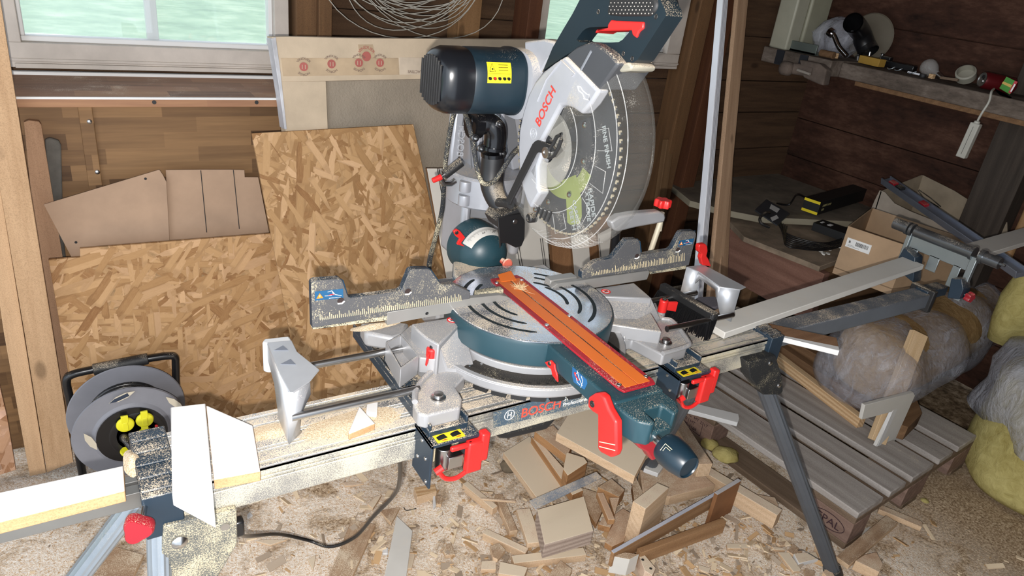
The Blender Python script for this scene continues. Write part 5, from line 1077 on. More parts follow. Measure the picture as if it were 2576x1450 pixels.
# ---------------------------------------------------------------- pallets
def pallet(name, o, R2, label, zb=0.0, n_board=5):
    """o = near right corner on the floor; long side along +v, short side along +u"""
    u, v = R2; e = empty(name, o, label, 'pallet', 'wooden pallets under the insulation'); o = V(o); fr2 = Matrix(((v.x, -u.x, 0), (v.y, -u.y, 0), (0, 0, 1)))
    def bar(nm, u0, u1, v0, v1, z0, z1, m, par=e, rot=False):
        mb = MB(); vs = [o+u*a+v*b+V((0,0,z)) for z in (z0, z1) for a, b in ((u0,v0),(u1,v0),(u1,v1),(u0,v1))]; mb.add(vs, [(0,3,2,1),(4,5,6,7),(0,1,5,4),(1,2,6,5),(2,3,7,6),(3,0,4,7)])
        return obj(nm, mb, m, par, frame=Matrix(((v.x,-v.y,0),(v.y,v.x,0),(0,0,1))), bevel=.003)
    for u0, u1 in ((0,.145),(.186,.286),(.327,.472),(.513,.613),(.655,.80)): bar('deck_board', u0, u1, 0, 1.2, .122, .144, PGX)
    for v0 in (0, .5275, 1.055): bar('stringer_board', 0, .8, v0, v0+.145, .100, .122, PGD)
    blocks = []
    for v0, v1 in ((.0,.145),(.5275,.6725),(1.055,1.2)):
        for u0 in (0, .3275, .655): blocks.append(bar('block', u0, u0+.145 if u0 != 0 else .10, v0, v1, .022, .100, PGB))
    for u0, u1 in ((0,.10),(.35,.45),(.70,.80)): bar('skid', u0, u1, 0, 1.2, 0, .022, PGD)
    return e, blocks
PGX = wood('pallet_top', srgb(134,126,119), srgb(186,179,173), 0, .8, .88, knots=.35, dust=.2)
PGD = wood('pallet_under', srgb(92,76,60), srgb(136,116,98), 0, .8, .88); PGB = wood('pallet_block', srgb(106,84,74), srgb(152,126,112), 0, 1, .85)
u = V((.997,.08,0)).normalized(); v = V((-.08,.997,0)).normalized(); po = V((1.832,.745,0))
pa, bl_ = pallet('pallet', po, (u, v), 'weathered grey pallet with stamped blocks on the floor right of the saw stand')
INKB = plain('stamp_ink', srgb(58,34,40), .8)
c = po + v*.07 - u*.001 + V((0,0,.06)); m = MB(); rr = [c + v*-math.cos(2*PI*i/32)*.052*-1 + V((0,0,math.sin(2*PI*i/32)*.026)) - u*.0006 for i in range(32)]; m.tube(rr+[rr[0]], .0011, 5, cap=False); obj('stamp_ring', m, INKB, bl_[0])
text('stamp_text', 'EPAL', .036, c + v*.040 - u*.0008 - V((0,0,.013)), -v, V((0,0,1)), INKB, bl_[0], .0003)
c = po + v*.655 - u*.0012 + V((0,0,.078))
for k, s_ in enumerate(('IPPC  HT 2317', '70 | HT', '925-1169')): text('stamp_text', s_, .017, c - V((0,0,.021*k)), -v, V((0,0,1)), INKB, bl_[3], .0003)
mb = MB(); 
for a_, b_ in (((.0,.0),(.085,0)),((.085,0),(.085,.05)),((.0,0),(0,.05))): mb.tube([c-v*a_[0]+V((0,0,a_[1]-.047)), c-v*b_[0]+V((0,0,b_[1]-.047))], .0009, 4)
obj('stamp_ring', mb, INKB, bl_[3])
# a second, darker pallet further right
u2 = V((.995,.10,0)); v2 = V((-.10,.995,0)); pallet('pallet', V((2.50,1.50,.146-.146)), (V((.985,.17,0)), V((-.17,.985,0))), 'darker pallet behind, lower boards half hidden by the insulation rolls') if False else None
# timber lying on the pallet
a, b = PZ(.185, 1950, 884), PZ(.185, 2172, 1052)
board('pine_batten', a, b, .03, .041, [PINEX, ENDG], label='fresh knotty pine batten lying on the pallet behind the stand leg', cat='batten')
OLDB = wood('old_brown', srgb(96,70,48), srgb(138,106,76), 0, 1, .85)
board('old_batten', PZ(.20, 1935, 845), PZ(.20, 2190, 1015), .035, .055, [OLDB, OLDB], label='old brown batten lying behind the fresh pine batten', cat='batten')
board('old_batten', PZ(.225, 1990, 850), PZ(.225, 2230, 985), .04, .05, [wood('old_brown2', srgb(84,60,40), srgb(122,92,64), 0, 1, .85), OLDB], label='reddish old batten, rearmost on the pallet against the wrapped roll', cat='batten')
topped('wood_block', [(2225,985),(2305,1000),(2320,1040),(2285,1075),(2230,1060)], .20, .055, [OLDB, OLDB], 'dark squarish wood block on the pallet behind the white corner piece', 'block')
# pine board standing on its edge and the white mitred corner piece
A, B = PZ(.147, 2205, 1112), PY(1.03, 2312, 838); R = frame(B-A, (-.4,-.9,.3)); mb = MB(); mb.cbox((A+B)/2, ((B-A).length/2, .030, .011), R); obj('pine_board', mb, [PINEX], frame=R, bevel=.0015, label='pine board with slanted top leaning on the wrapped insulation roll', cat='board')
PL0 = PY(.93, 2240, 1050); 
mb = MB(); mb.prism([PY(.925, *q) for q in ((2168,1056),(2176,1020),(2298,988),(2302,996),(2246,1121),(2208,1130),(2204,1124),(2247,1036),(2178,1054))], (0,.012,0)); lc = obj('mitred_corner', mb, [WHITED], bevel=.001, label='white painted mitred corner piece shaped like a seven in front of the pine board', cat='moulding')
mb = MB(); mb.prism([PY(.924, *q) for q in ((2247,1033),(2258,1030),(2213,1127),(2205,1129))], (0,.01,0)); obj('bright_edge', mb, WHITE, lc)
topped('painted_strip', [(1728,1016),(1735,1012),(1858,1042),(1860,1054),(1856,1064),(1726,1030)], .165, .016, [WHITE, WHITE], 'white painted strip lying across the corner of the pallet', 'strip')

# ---------------------------------------------------------------- insulation
def wool_mat(name, a, b):
    m = NT(name); v = m.co(); f = m.noise(v, 30, 6, .7, .6); g = m.noise(v, 6, 3)
    m.pr(Base_Color=m.ramp(m.math('ADD', m.math('MULTIPLY', f, .6), m.math('MULTIPLY', g, .4)), [(.3, a), (.7, b)]), Roughness=.9, Specular_IOR_Level=.15); m.bump(f, .7, .01); return m.mat
WOOL = wool_mat('yellow_wool', srgb(150,134,72), srgb(206,194,130)); WOOLB = wool_mat('brown_wool', srgb(128,98,62), srgb(182,152,108))
def film_mat(name, alpha=.3):
    m = NT(name); v = m.co(); w1 = m.noise(m.co((1,2.5,1.2),(.3,.4,.8)), 8, 5, .55, 1.2); w2 = m.noise(m.co((1,1,1)), 24, 4, .6, 2.5)
    m.pr(Base_Color=(.56,.57,.63,1), Roughness=.22, Specular_IOR_Level=.7); m.bump(m.math('ADD', m.math('MULTIPLY', w1, .8), m.math('MULTIPLY', w2, .4)), .8, .02)
    tr = m.n('BsdfTransparent', {0: (.97,.97,.98,1)}); a = m.math('ADD', m.math('MULTIPLY', m.ramp(w1, [(.42, (0,0,0)), (.66, (1,1,1))]), .22), alpha, True)
    mx = m.n('MixShader', {0: a, 1: tr, 2: m.b}); m.t.links.new(mx.outputs[0], m.out.inputs[0]); return m.mat
FILM = film_mat('plastic_film', .26)
def lump(mb, c, ax, prof, n=48, amp=.01, fr_=4, seed=0, sqz=None):
    c = V(c); ax = V(ax).normalized(); ref = V((0,0,1)) if abs(ax.z) < .9 else V((1,0,0)); a = (ref-ax*ref.dot(ax)).normalized(); b = ax.cross(a); rings = []
    for r_, h in prof:
        rg = []
        for k in range(n):
            t = 2*PI*k/n; p = c+ax*h+(a*math.cos(t)+b*math.sin(t))*r_; p += (a*math.cos(t)+b*math.sin(t))*amp*mn.noise(p*fr_+V((seed,0,0)))*2*min(1, r_*8); rg.append(p)
        rings.append(rg)
    return mb.ring(rings)
# long wrapped roll
e1, e2 = PZ(.31, 2175, 925), PZ(.31, 2462, 772); ax = (e2-e1).normalized(); L_ = (e2-e1).length; RR = .152
ir = empty('insulation_roll', (e1+e2)/2-V((0,0,.16)), 'long brownish insulation roll wrapped in clear wrinkled plastic lying on the pallet', 'insulation roll')
mb = MB(); lump(mb, e1+ax*.02, ax, [(0,0),(RR*.7,.004),(RR*.95,.03)]+[(RR, .06+(L_-.10)*k/16) for k in range(17)]+[(RR*.9,L_-.02),(0,L_)], amp=.008, fr_=7); obj('wool_core', mb, WOOLB, ir, ang=80)
mb = MB(); lump(mb, e1-ax*.08, ax, [(.03,-.03),(RR*.7,-.02),(RR*1.15,.03)]+[(RR*1.08, .1+(L_-.02)*k/24) for k in range(25)]+[(RR*.9,L_+.13),(0,L_+.14)], n=72, amp=.03, fr_=5, seed=5); obj('plastic_wrap', mb, FILM, ir, ang=80)
# stout yellow roll standing on the floor, its plastic hood gathered on top
rc_ = V((2.83,.60,0)); yr = empty('insulation_roll', rc_, 'stout yellow insulation roll standing on the floor with gathered plastic over its top', 'insulation roll')
mb = MB(); lump(mb, rc_+V((0,0,.002)), (0,0,1), [(0,0),(.27,.0),(.285,.02)]+[(.292-.012*(k/10), .04+.034*k) for k in range(11)]+[(.25,.40),(0,.41)], n=72, amp=.012, fr_=5, seed=2); obj('wool_core', mb, WOOL, yr, ang=80)
mb = MB(); lump(mb, rc_+V((0,0,.22)), (0,0,1), [(.297,-.02),(.305,.03),(.31,.10),(.31,.17),(.28,.24),(.2,.28),(.08,.30),(0,.30)], n=96, amp=.03, fr_=7, seed=8); obj('plastic_hood', mb, film_mat('hood_film', .42), yr, ang=80)
mb = MB(); lump(mb, PX(3.02,2572,775)-V((0,0,.17)), (0,0,1), [(0,0),(.06,.02),(.08,.1),(.08,.2),(.07,.28),(.04,.34),(0,.35)], n=48, amp=.03, fr_=9, seed=11); obj('insulation_piece', mb, WOOL, label='loose lump of yellow insulation between the wrapped roll and the right edge', cat='insulation', ang=80)
r = random.Random(6)
def fluff(c, s, label, seed):
    mb = MB(); lump(mb, V(c), (0,0,1), [(0,0),(s,0.004),(s*1.1,s*.3),(s*.8,s*.6),(s*.3,s*.75),(0,s*.8)], n=20, amp=s*.6, fr_=26, seed=seed); obj('insulation_tuft', mb, WOOL, label=label, cat='insulation', ang=80)
fluff(PZ(.03,1822,1150), .04, 'yellow insulation tuft on the floor beside the mitre knob', 1); fluff(PZ(.02,1785,1122), .03, 'smaller yellow tuft nearer the pallet block', 4); fluff(PZ(.0,2325,1262), .012, 'tiny pale tuft on the bare floor near the standing roll', 7)

# ---------------------------------------------------------------- bench along the right wall
mb = MB(); mb.prism([PZ(.59, *q) for q in ((1684,462),(1950,434),(2072,478),(2195,522),(2150,558),(1916,546),(1822,528),(1736,505))], (0,0,-.028), side=1); obj('bench_top_board', mb, [plain('dusty_board', srgb(116,106,93), .85, var=.2, dust=.2), plain('board_edge', srgb(150,142,122), .7)], bevel=.002, label='dusty grey board lying on the bench in the dark back corner', cat='board')
CHIP = plain('chipboard', srgb(146,128,108), .9, var=.25, bump=.5)
mb = MB(); mb.prism([PZ(.545, *q) for q in ((1822,545),(1916,548),(2150,560),(2290,600),(2330,640),(2200,700),(2106,655),(2063,671),(1872,596))], (0,0,-.022)); obj('chipboard_sheet', mb, CHIP, bevel=.002, label='worn chipboard sheet under the lamp cable on the bench', cat='board')
rw = wood('bench_red', srgb(98,66,54), srgb(152,114,98), 1, .5, .85, dust=.1)
bn = empty('low_bench', (2.8,1.8,0), 'dark old wooden bench with reddish front plank in the right corner', 'bench'); mb = MB(); mb.box((2.44,1.45,.30), (2.48,1.96,.515)); obj('front_plank', mb, rw, bn, bevel=.003)
mb = MB(); mb.box((2.48,1.5,.49),(3.25,1.9,.522)); mb.box((2.48,1.5,.30),(3.2,1.53,.49)); mb.box((2.66,1.9,0),(2.72,1.96,.52)); mb.box((3.1,1.9,0),(3.16,1.96,.52)); mb.box((2.62,1.9,.52),(3.2,2.3,.56)); obj('bench_frame', mb, OLDB, bn, bevel=.003)
BKC = plain('void_black_box', srgb(20,20,20), .6)
# cardboard box with barcode label
bxp = [PZ(.735, *q) for q in ((2134,569),(2286,620),(2440,604),(2194,523))]; 
bx_ = empty('cardboard_box', sum(bxp, V())/4-V((0,0,.1)), 'open cardboard box with white barcode label standing behind the long plank', 'box')
c = sum(bxp, V())/4
for i, h in enumerate((.19,.19,.17,.19)):
    a, b = bxp[i], bxp[(i+1) % 4]; mb = MB(); n_ = (b-a).cross(V((0,0,1))).normalized(); 
    if n_.dot(c-a) < 0: n_ = -n_
    mb.prism([a, b, b-V((0,0,h)), a-V((0,0,h))], n_*.004); w1_ = obj('side_panel', mb, CARD, bx_)
    if i == 0: fp = (a, b, n_, w1_)
mb = MB(); mb.prism([p-V((0,0,.168)) for p in bxp], (0,0,.004)); obj('bottom_panel', mb, CARD, bx_)
a, b, n_, w1_ = fp; xx = (b-a).normalized(); o_ = a + xx*.012 - V((0,0,.075)) - n_*.0008
mb = MB(); mb.prism([o_, o_+xx*.088, o_+xx*.088+V((0,0,.035)), o_+V((0,0,.035))], n_*.0006); ll = obj('barcode_label', mb, WINK, w1_, bevel=.0)
mb = MB(); r = random.Random(5); x_ = .034
while x_ < .078: w_ = r.choice((.0008,.0014,.002)); q = o_+xx*x_-n_*.0006+V((0,0,.013)); mb.prism([q, q+xx*w_, q+xx*w_+V((0,0,.015)), q+V((0,0,.015))], n_*.0003); x_ += w_+.0014
obj('barcode', mb, INK, ll); text('label_text', 'B', .012, o_+xx*.008+V((0,0,.018))-n_*.0006, xx, (0,0,1), INK, ll, .0002, bold=.03)
mb = MB(); [mb.tube([o_+xx*.008-n_*.0006+V((0,0,z)), o_+xx*(.03 if z > .007 else .05)-n_*.0006+V((0,0,z))], .0004, 4) for z in (.010,.006)]; obj('small_print', mb, INK, ll)
# open carton behind
tr_ = empty('open_carton', PX(3.0, 2350, 560), 'long open carton with bent flaps against the right wall', 'box')
CD = plain('carton_dark', srgb(146,132,112), .85, var=.15)
for nm, x, t, P in (('rear_panel',3.19,.005,((2322,441),(2400,480),(2470,525),(2524,553),(2533,560),(2534,588),(2520,600),(2300,560),(2280,500))), ):
    mb = MB(); mb.prism([PX(x, *q) for q in P], (t,0,0)); obj(nm, mb, CD, tr_)
mb = MB(); mb.prism([PX(2.98, *q) for q in ((2213,479),(2226,484),(2250,512),(2290,532),(2340,552),(2400,575),(2425,597),(2415,640),(2240,560),(2195,535),(2192,524),(2200,505))], (.005,0,0)); obj('front_panel', mb, plain('carton_pale', srgb(166,154,140), .85, var=.1), tr_)
a, b, c_, d = PX(3.19,2322,441), PX(3.19,2290,540), PX(2.98,2200,540), PX(2.98,2218,482)
mb = MB(); mb.prism([a, b, c_, d], (0,.005,0)); obj('end_panel', mb, CD, tr_)
mb = MB(); mb.tube([PX(3.15,2310,480), PX(3.1,2325,500), PX(3.05,2362,522)], .002, 6); mb.tube([PX(3.15,2312,478), PX(3.1,2340,498), PX(3.05,2366,520)], .002, 6); obj('thin_cable', mb, BLACKM, label='thin black wire lying in the open carton', cat='wire')
# aluminium level across the carton
A, B = PX(2.93, 2228, 455), PX(2.62, 2570, 692); R = frame(B-A, (-.5,-.3,1)); mb = MB(); mb.cbox((A+B)/2, ((B-A).length/2, .021, .009), R); mb.cbox((A+B)/2-R.col[1]*.019+R.col[2]*.01, ((B-A).length/2, .0025, .008), R); mb.cbox((A+B)/2+R.col[1]*.019+R.col[2]*.01, ((B-A).length/2, .0025, .008), R)
lvb = obj('spirit_level', mb, plain('level_alu', srgb(150,156,170), .35, .7), frame=R, bevel=.001, label='long aluminium spirit level with red inserts resting across the open carton', cat='spirit level')
for t, m_ in ((.13, BLACKM), (.33, REDD), (.0+.07, REDD)):
    p = A+(B-A)*t+R.col[2]*.011; mb = MB(); mb.cbox(p, (.018,.011,.008), R); obj('level_insert', mb, m_, lvb, frame=R, bevel=.001)
# lamp carton, second carton, bracket and cable
def cart(name, A, B, w, t, label, cat, m): 
    R = frame(B-A, (0,0,1)); mb = MB(); mb.cbox((A+B)/2+V((0,0,t/2)), ((B-A).length/2, w/2, t/2), R); return obj(name, mb, m, frame=R, bevel=.001, label=label, cat=cat), R
A, B = PZ(.605, 2035, 535), PZ(.605, 2178, 492); lb_, R = cart('lamp_carton', A, B, .075, .06, 'black and yellow lamp carton lying on the bench beside the lamp bracket', 'box', BKC)
x, y, z = R.col[0], R.col[1], R.col[2]; e = A - x*.0008 + z*.03; 
for s_ in (-1, 1): mb = MB(); mb.cbox(e + z*s_*.024, (.0008,.037,.006), R); obj('yellow_band', mb, YEL, lb_, frame=R)
c = (A+B)/2 - y*.0378 + z*.03
text('carton_text', 'STREET LAMP', .014, A + x*.03 - y*.0378 + z*.034, x, z, plain('gold_ink', srgb(170,160,110), .5), lb_, .0003); text('carton_text', 'LED', .014, A + x*.03 - y*.0378 + z*.016, x, z, plain('gold_ink', srgb(170,160,110), .5), lb_, .0003)
text('carton_text', 'nordlux', .02, B - x*.085 - y*.0378 + z*.02, x, z, plain('pale_ink', srgb(150,150,140), .5), lb_, .0003)
A, B = PZ(.565, 2052, 575), PZ(.565, 2150, 610); l2, R = cart('small_carton', A, B, .09, .035, 'flat black carton with white icons half under the cable coil', 'box', BKC)
for dx, w_ in ((.02,.010), (.055,.016)): mb = MB(); mb.cbox(A+R.col[0]*dx+V((0,0,.0356)), (w_/2,.014,.0005), R); obj('white_icon', mb, WINK, l2, frame=R)
mb = MB(); mb.prism([PZ(.60, *q) for q in ((1899,528),(1928,501),(1988,537),(1955,566))], (0,0,-.006)); lbk = obj('lamp_bracket', mb, plain('bracket_grey', srgb(72,76,82), .45, .3), bevel=.001, label='square grey lamp bracket plate with white stickers on the bench', cat='bracket')
for P in (((1940,514),(1962,526),(1955,535),(1936,524)),((1938,548),(1954,541),(1959,549),(1943,557))): mb = MB(); mb.prism([PZ(.6008, *q) for q in P], (0,0,-.0006)); obj('sticker', mb, WINK, lbk)
mb = MB(); mb.tube(spline([PZ(.603,1936,536), PZ(.62,1925,536), PZ(.61,1912,548), PZ(.60,1915,562), PZ(.585,1935,572)], 5), .006, 10); obj('cable_gland', mb, BLACKM, lbk, ang=60)
mb = MB(); r = random.Random(12)
for k in range(7):
    o1 = k*.006; mb.tube(spline([PZ(.57,1950+k*5,552+k*3), PZ(.565,1975,585+k*5), PZ(.562,2020,603+k*4), PZ(.565,2075,612+k*3), PZ(.575,2120,600+k*3)], 6), .0032, 8)
mb.tube(spline([PZ(.6,1955,512), PZ(.63,1985,515), PZ(.66,2005,490), PZ(.63,2030,500)], 5), .004, 8); obj('cable_coil', mb, BLACK, label='loosely coiled black cable belonging to the lamp on the bench', cat='cable', ang=60)

# ---------------------------------------------------------------- shelf on the right wall with its clutter
SHW = stained('shelf_wood', srgb(52,45,40), srgb(100,89,80), srgb(140,128,118))
sh = empty('wall_shelf', (3.05, 1.7, 1.17), 'rough dusty plank shelf full of odds and ends on the right wall', 'shelf')
mb = MB(); mb.box((2.86,1.98,1.165), (3.255,2.355,1.232)); obj('shelf_board', mb, SHW, sh, bevel=.004)
mb = MB(); mb.box((2.93,.9,1.165), (3.255,1.978,1.228)); obj('shelf_board', mb, SHW, sh, bevel=.004)
mb = MB(); mb.box((2.945,.9,1.145), (2.985,1.9,1.1645)); obj('shelf_batten', mb, OLDB, sh, bevel=.002)
for y, zz in ((2.26,1.165),(2.13,1.165)): mb = MB(); mb.box((2.855,y-.03,zz+.002), (2.86,y+.012,zz+.066)); obj('dark_stain_patch', mb, plain('tar', srgb(34,36,42), .7), sh)
SX = 3.04; SZ = 1.232
def onshelf(px_, py_, x=SX): p = PX(x, px_, py_); return V((p.x, p.y, SZ))
cs = onshelf(1915, 97, 3.0); cs.y = 2.26
ca = empty('beige_case', cs, 'pale beige plastic case standing at the far end of the shelf', 'case'); BG = plain('beige_plastic', srgb(150,148,128), .5)
mb = MB(); mb.box((cs.x-.13, cs.y-.02, SZ), (cs.x-.045, cs.y+.08, SZ+.34)); obj('case_lid', mb, plain('beige_light', srgb(170,168,150), .5), ca, bevel=.008); mb = MB(); mb.box((cs.x-.043, cs.y-.03, SZ), (cs.x+.10, cs.y+.08, SZ+.34)); obj('case_body', mb, BG, ca, bevel=.010)
mb = MB(); mb.cbox((cs.x+.103, cs.y+.0, SZ+.15), (.003,.012,.016)); obj('catch', mb, BG, ca)
mb = MB(); lump(mb, (3.10,2.16,SZ), (0,0,1), [(0,0),(.07,.0),(.095,.04),(.10,.09),(.07,.14),(.03,.165),(0,.17)], n=40, amp=.03, fr_=14, seed=3); obj('plastic_bag', mb, film_mat('bag_film', .35), label='crumpled clear plastic bag on the shelf beside the beige case', cat='bag', ang=80)
c = V((3.19, 2.05, SZ+.10)); mb = MB(); mb.lathe([(0,0),(.10,0),(.105,.004),(.10,.009),(0,.009)], c, (-1,-.1,0), 40); obj('round_plate', mb, plain('plate_grey', srgb(104,96,82), .7), label='greyish round disc standing against the wall behind the black pipe', cat='disc')
P_ = [V((3.12,1.99,SZ+.043)), V((3.12,2.02,SZ+.07)), V((3.09,2.04,SZ+.115)), V((3.03,2.035,SZ+.145)), V((2.99,2.025,SZ+.155))]
mb = MB(); mb.tube(spline(P_, 6), .042, 24, cap=False); mb.tube(spline(P_, 6), .037, 24, cap=False); obj('pipe_elbow', mb, BLACK, label='wide black plastic pipe elbow open towards the room on the shelf', cat='pipe', ang=60)
mb = MB(); mb.tube(spline([V((2.98,2.0,SZ+.02)), V((2.98,2.05,SZ+.05)), V((2.98,2.09,SZ+.09)), V((2.98,2.11,SZ+.10))], 5), .011, 16); mb.tube([V((2.98,2.10,SZ+.098)), V((2.98,2.12,SZ+.105))], .019, 20); obj('chrome_pipe', mb, plain('chrome', srgb(210,210,214), .12, 1.0), label='bent chrome pipe with flared end in front of the black elbow', cat='pipe', ang=50)
mb = MB(); mb.box((2.90,2.10,SZ), (2.96,2.27,SZ+.012)); mb.box((2.90,2.10,SZ), (2.908,2.27,SZ+.045)); mb.box((2.91,2.20,SZ+.012), (2.95,2.26,SZ+.04)); obj('metal_bracket', mb, plain('green_grey', srgb(104,112,106), .5, .4), bevel=.002, label='greenish grey metal bracket near the shelf front', cat='bracket')
mb = MB(); mb.tube([V((2.92,2.02,SZ+.016)), V((2.92,2.09,SZ+.016))], .015, 20); obj('wood_dowel', mb, OLDB, label='short stub of brown dowel beside the metal bracket', cat='dowel', bevel=.002)
for i, (p, s_, lab) in enumerate((((2113,108),.011,'small pale wood cube under the black pipe elbow'),((2343,196),.009,'tiny light wood cube at the middle of the shelf front'),((2140,88),.007,'tiny wood chip by the wall behind the pipe elbow'))):
    q = onshelf(*p, 3.0 if i != 2 else 3.15); mb = MB(); mb.cbox(q+V((0,0,s_)), (s_,s_,s_), Matrix.Rotation(.5+i,3,'Z')); obj('wood_cube', mb, ENDG, bevel=.001, label=lab, cat='wood block')
for i, p in enumerate(((2170,112),(2196,116),(2226,118))):
    q = onshelf(*p, 3.12); mb = MB(); mb.lathe([(.012,0),(.012,.02),(.006,.024),(.006,.045),(.010,.047),(0,.05)], q, (.2*i-.2,.1,1), 16); obj('chrome_fitting', mb, STEEL, label='small chrome tap fitting on the shelf, '+('left of the three','between the other two','nearest the black tool')[i], cat='fitting', group='chrome fittings')
q = onshelf(2195,150,3.02); mb = MB(); mb.cbox(q+V((0,0,.017)), (.02,.055,.016), Matrix.Rotation(-.15,3,'Z')); obj('yellow_block', mb, plain('ochre', srgb(164,128,52), .7), bevel=.002, label='ochre yellow block lying on the shelf left of the black tool', cat='block')
q = onshelf(2262,140,3.10); mb = MB(); mb.cbox(q+V((0,0,.014)), (.018,.085,.013), Matrix.Rotation(.1,3,'Z')); mb.cbox(q+V((0,.05,.034)), (.014,.022,.008), Matrix.Rotation(.1,3,'Z')); obj('black_tool', mb, BLACK, bevel=.004, label='long black plastic tool behind the yellow block', cat='tool')
q = onshelf(2340,165,3.05); lbp = empty('light_bulb', q, 'clear glass light bulb lying on the shelf', 'light bulb')
mb = MB(); mb.lathe([(.012,-.055),(.014,-.04),(.028,-.02),(.034,0),(.032,.016),(.02,.03),(0,.036)], q+V((0,0,.034)), (.3,1,.35), 28); obj('glass', mb, glassy('bulb_glass', (.6,.58,.55,1), .08, .3, .25), lbp, ang=60)
mb = MB(); mb.lathe([(0,-.085),(.010,-.082),(.012,-.055),(0,-.054)], q+V((0,0,.034)), (.3,1,.35), 20); obj('screw_base', mb, STEEL, lbp)
q = onshelf(2435,175,3.04); mb = MB(); mb.lathe([(.030,-.012),(.036,-.012),(.036,.016),(.030,.02),(.030,-.006),(0,-.006)], q+V((0,0,.036)), (-.7,-.1,.6), 32); obj('bottle_cap', mb, plain('cream_cap', srgb(150,146,132), .6), label='large cream screw cap tilted on the shelf left of the can', cat='cap')
q = onshelf(2405,180,3.0); board('cork_stick', q+V((.0,.05,.016)), q+V((.0,-.02,.02)), .012, .01, [GREYX, GREYX], label='thin grey wooden stick leaning into the cream cap', cat='stick')
q = onshelf(2458,213,2.985); cn = empty('drink_can', q, 'dark red drink can lying on its side with its silver top facing the room', 'can'); ax = V((-.8,.55,.08)).normalized(); cc = q+V((.04,-.05,.031))
mb = MB(); mb.lathe([(.026,-.06),(.0305,-.055),(.0305,.052),(.027,.060)], cc, ax, 36, cap=True); obj('can_body', mb, plain('can_red', srgb(96,22,26), .35, .4), cn)
mb = MB(); mb.lathe([(.026,.0595),(.027,.062),(.0245,.0625),(.024,.0605),(0,.0605)], cc, ax, 32); ct = obj('can_top', mb, STEEL, cn); mb = MB(); mb.lathe([(0,0),(.008,0),(.008,.0006),(0,.0006)], cc+ax*.0608+V((0,0,.010)), ax, 16); obj('mouth_hole', mb, BLACKM, ct)
mb = MB(); mb.lathe([(.004,0),(.0085,0),(.0085,.0016),(.004,.0016)], cc+ax*.0612-V((0,0,.004)), ax, 16); obj('pull_tab', mb, STEEL, ct)
bp_ = V((3.02, 1.19, SZ)); bo = empty('clear_bottle', bp_, 'clear plastic bottle with green and yellow label tilted at the right edge of the shelf', 'bottle'); ax = V((.35,-.35,1)).normalized()
mb = MB(); mb.lathe([(.0,0),(.046,0),(.05,.008),(.05,.10),(.046,.125),(.022,.155),(.018,.165),(.018,.18)], bp_+V((0,.04,.035)), V((.5,-.75,.35)), 36, sq=3); obj('bottle_body', mb, glassy('bottle_pet', (.55,.55,.6,1), .15, .35, .3), bo)
A = PX(2.965, 2515, 228); X_ = PX(2.965, 2525, 190); 
mb = MB(); mb.prism([PX(2.955, *q) for q in ((2514,222),(2532,193),(2558,206),(2540,238))], (.001,0,0)); gl = obj('green_label', mb, plain('label_green', srgb(70,140,56), .5), bo); 
mb = MB(); mb.prism([PX(2.954, *q) for q in ((2520,210),(2524,205),(2548,215),(2543,221))], (.001,0,0)); obj('yellow_band', mb, plain('label_amber', srgb(206,170,90), .5), gl)
mb = MB(); mb.prism([PX(2.954, *q) for q in ((2536,233),(2553,203),(2560,206),(2542,236))], (.001,0,0)); obj('red_band', mb, plain('label_red2', srgb(190,60,70), .5), gl); mb = MB(); mb.prism([PX(2.953, *q) for q in ((2541,230),(2552,211),(2555,213),(2544,232))], (.001,0,0)); obj('white_band', mb, WINK, gl)
mb = MB(); mb.prism([PX(2.93, *q) for q in ((2500,222),(2545,245),(2540,242),(2542,246),(2516,238))], (.0,0,-.002)); obj('green_scrap', mb, plain('green_leafy', srgb(46,96,40), .7), label='strip of green wrapping under the clear bottle', cat='wrapping')
mb = MB(); lump(mb, V((3.1,1.20,SZ+.12)), (0,0,1), [(0,0),(.05,.01),(.06,.06),(.05,.13),(.045,.2),(0,.22)], n=28, amp=.02, fr_=16, seed=6); obj('work_glove', mb, BLACKM, label='black cloth bundle hanging above the clear bottle at the right edge', cat='cloth', ang=80)
# hooks and scraps
HK = plain('hook_steel', srgb(176,184,190), .3, .7)
for i, (p, lab) in enumerate((((2262,160),'curly white plastic hook left of the pale straw on the shelf'),((2295,172),'small pale hook hanging over the shelf front edge'),((2243,158),'ring shaped white hook beside the yellow block'))):
    q = onshelf(*p, 2.99)+V((0,0,.003)); mb = MB(); mb.tube(spline([q+V((0,.0,0)), q+V((.008,-.010,.006)), q+V((.0,-.020,.012)), q+V((-.008,-.012,.004)), q+V((0,.004,.0)), q+V((.01,.016,.002))], 5), .0025, 8); obj('plastic_hook', mb, HK, label=lab, cat='hook', ang=60)
q = onshelf(2310,160,3.0); mb = MB(); mb.tube([q+V((0,.03,.006)), q+V((0,-.03,.006))], .004, 10); obj('plastic_straw', mb, WHR, label='short pale blue white tube lying before the light bulb', cat='tube', ang=60)
q = onshelf(2325,182,2.97); mb = MB(); mb.lathe([(0,0),(.012,0),(.014,.006),(.012,.013),(0,.013)], q+V((0,0,.0)), (0,0,1), 20); obj('rubber_plug', mb, BLACKM, label='round black plug at the shelf front below the light bulb', cat='plug')
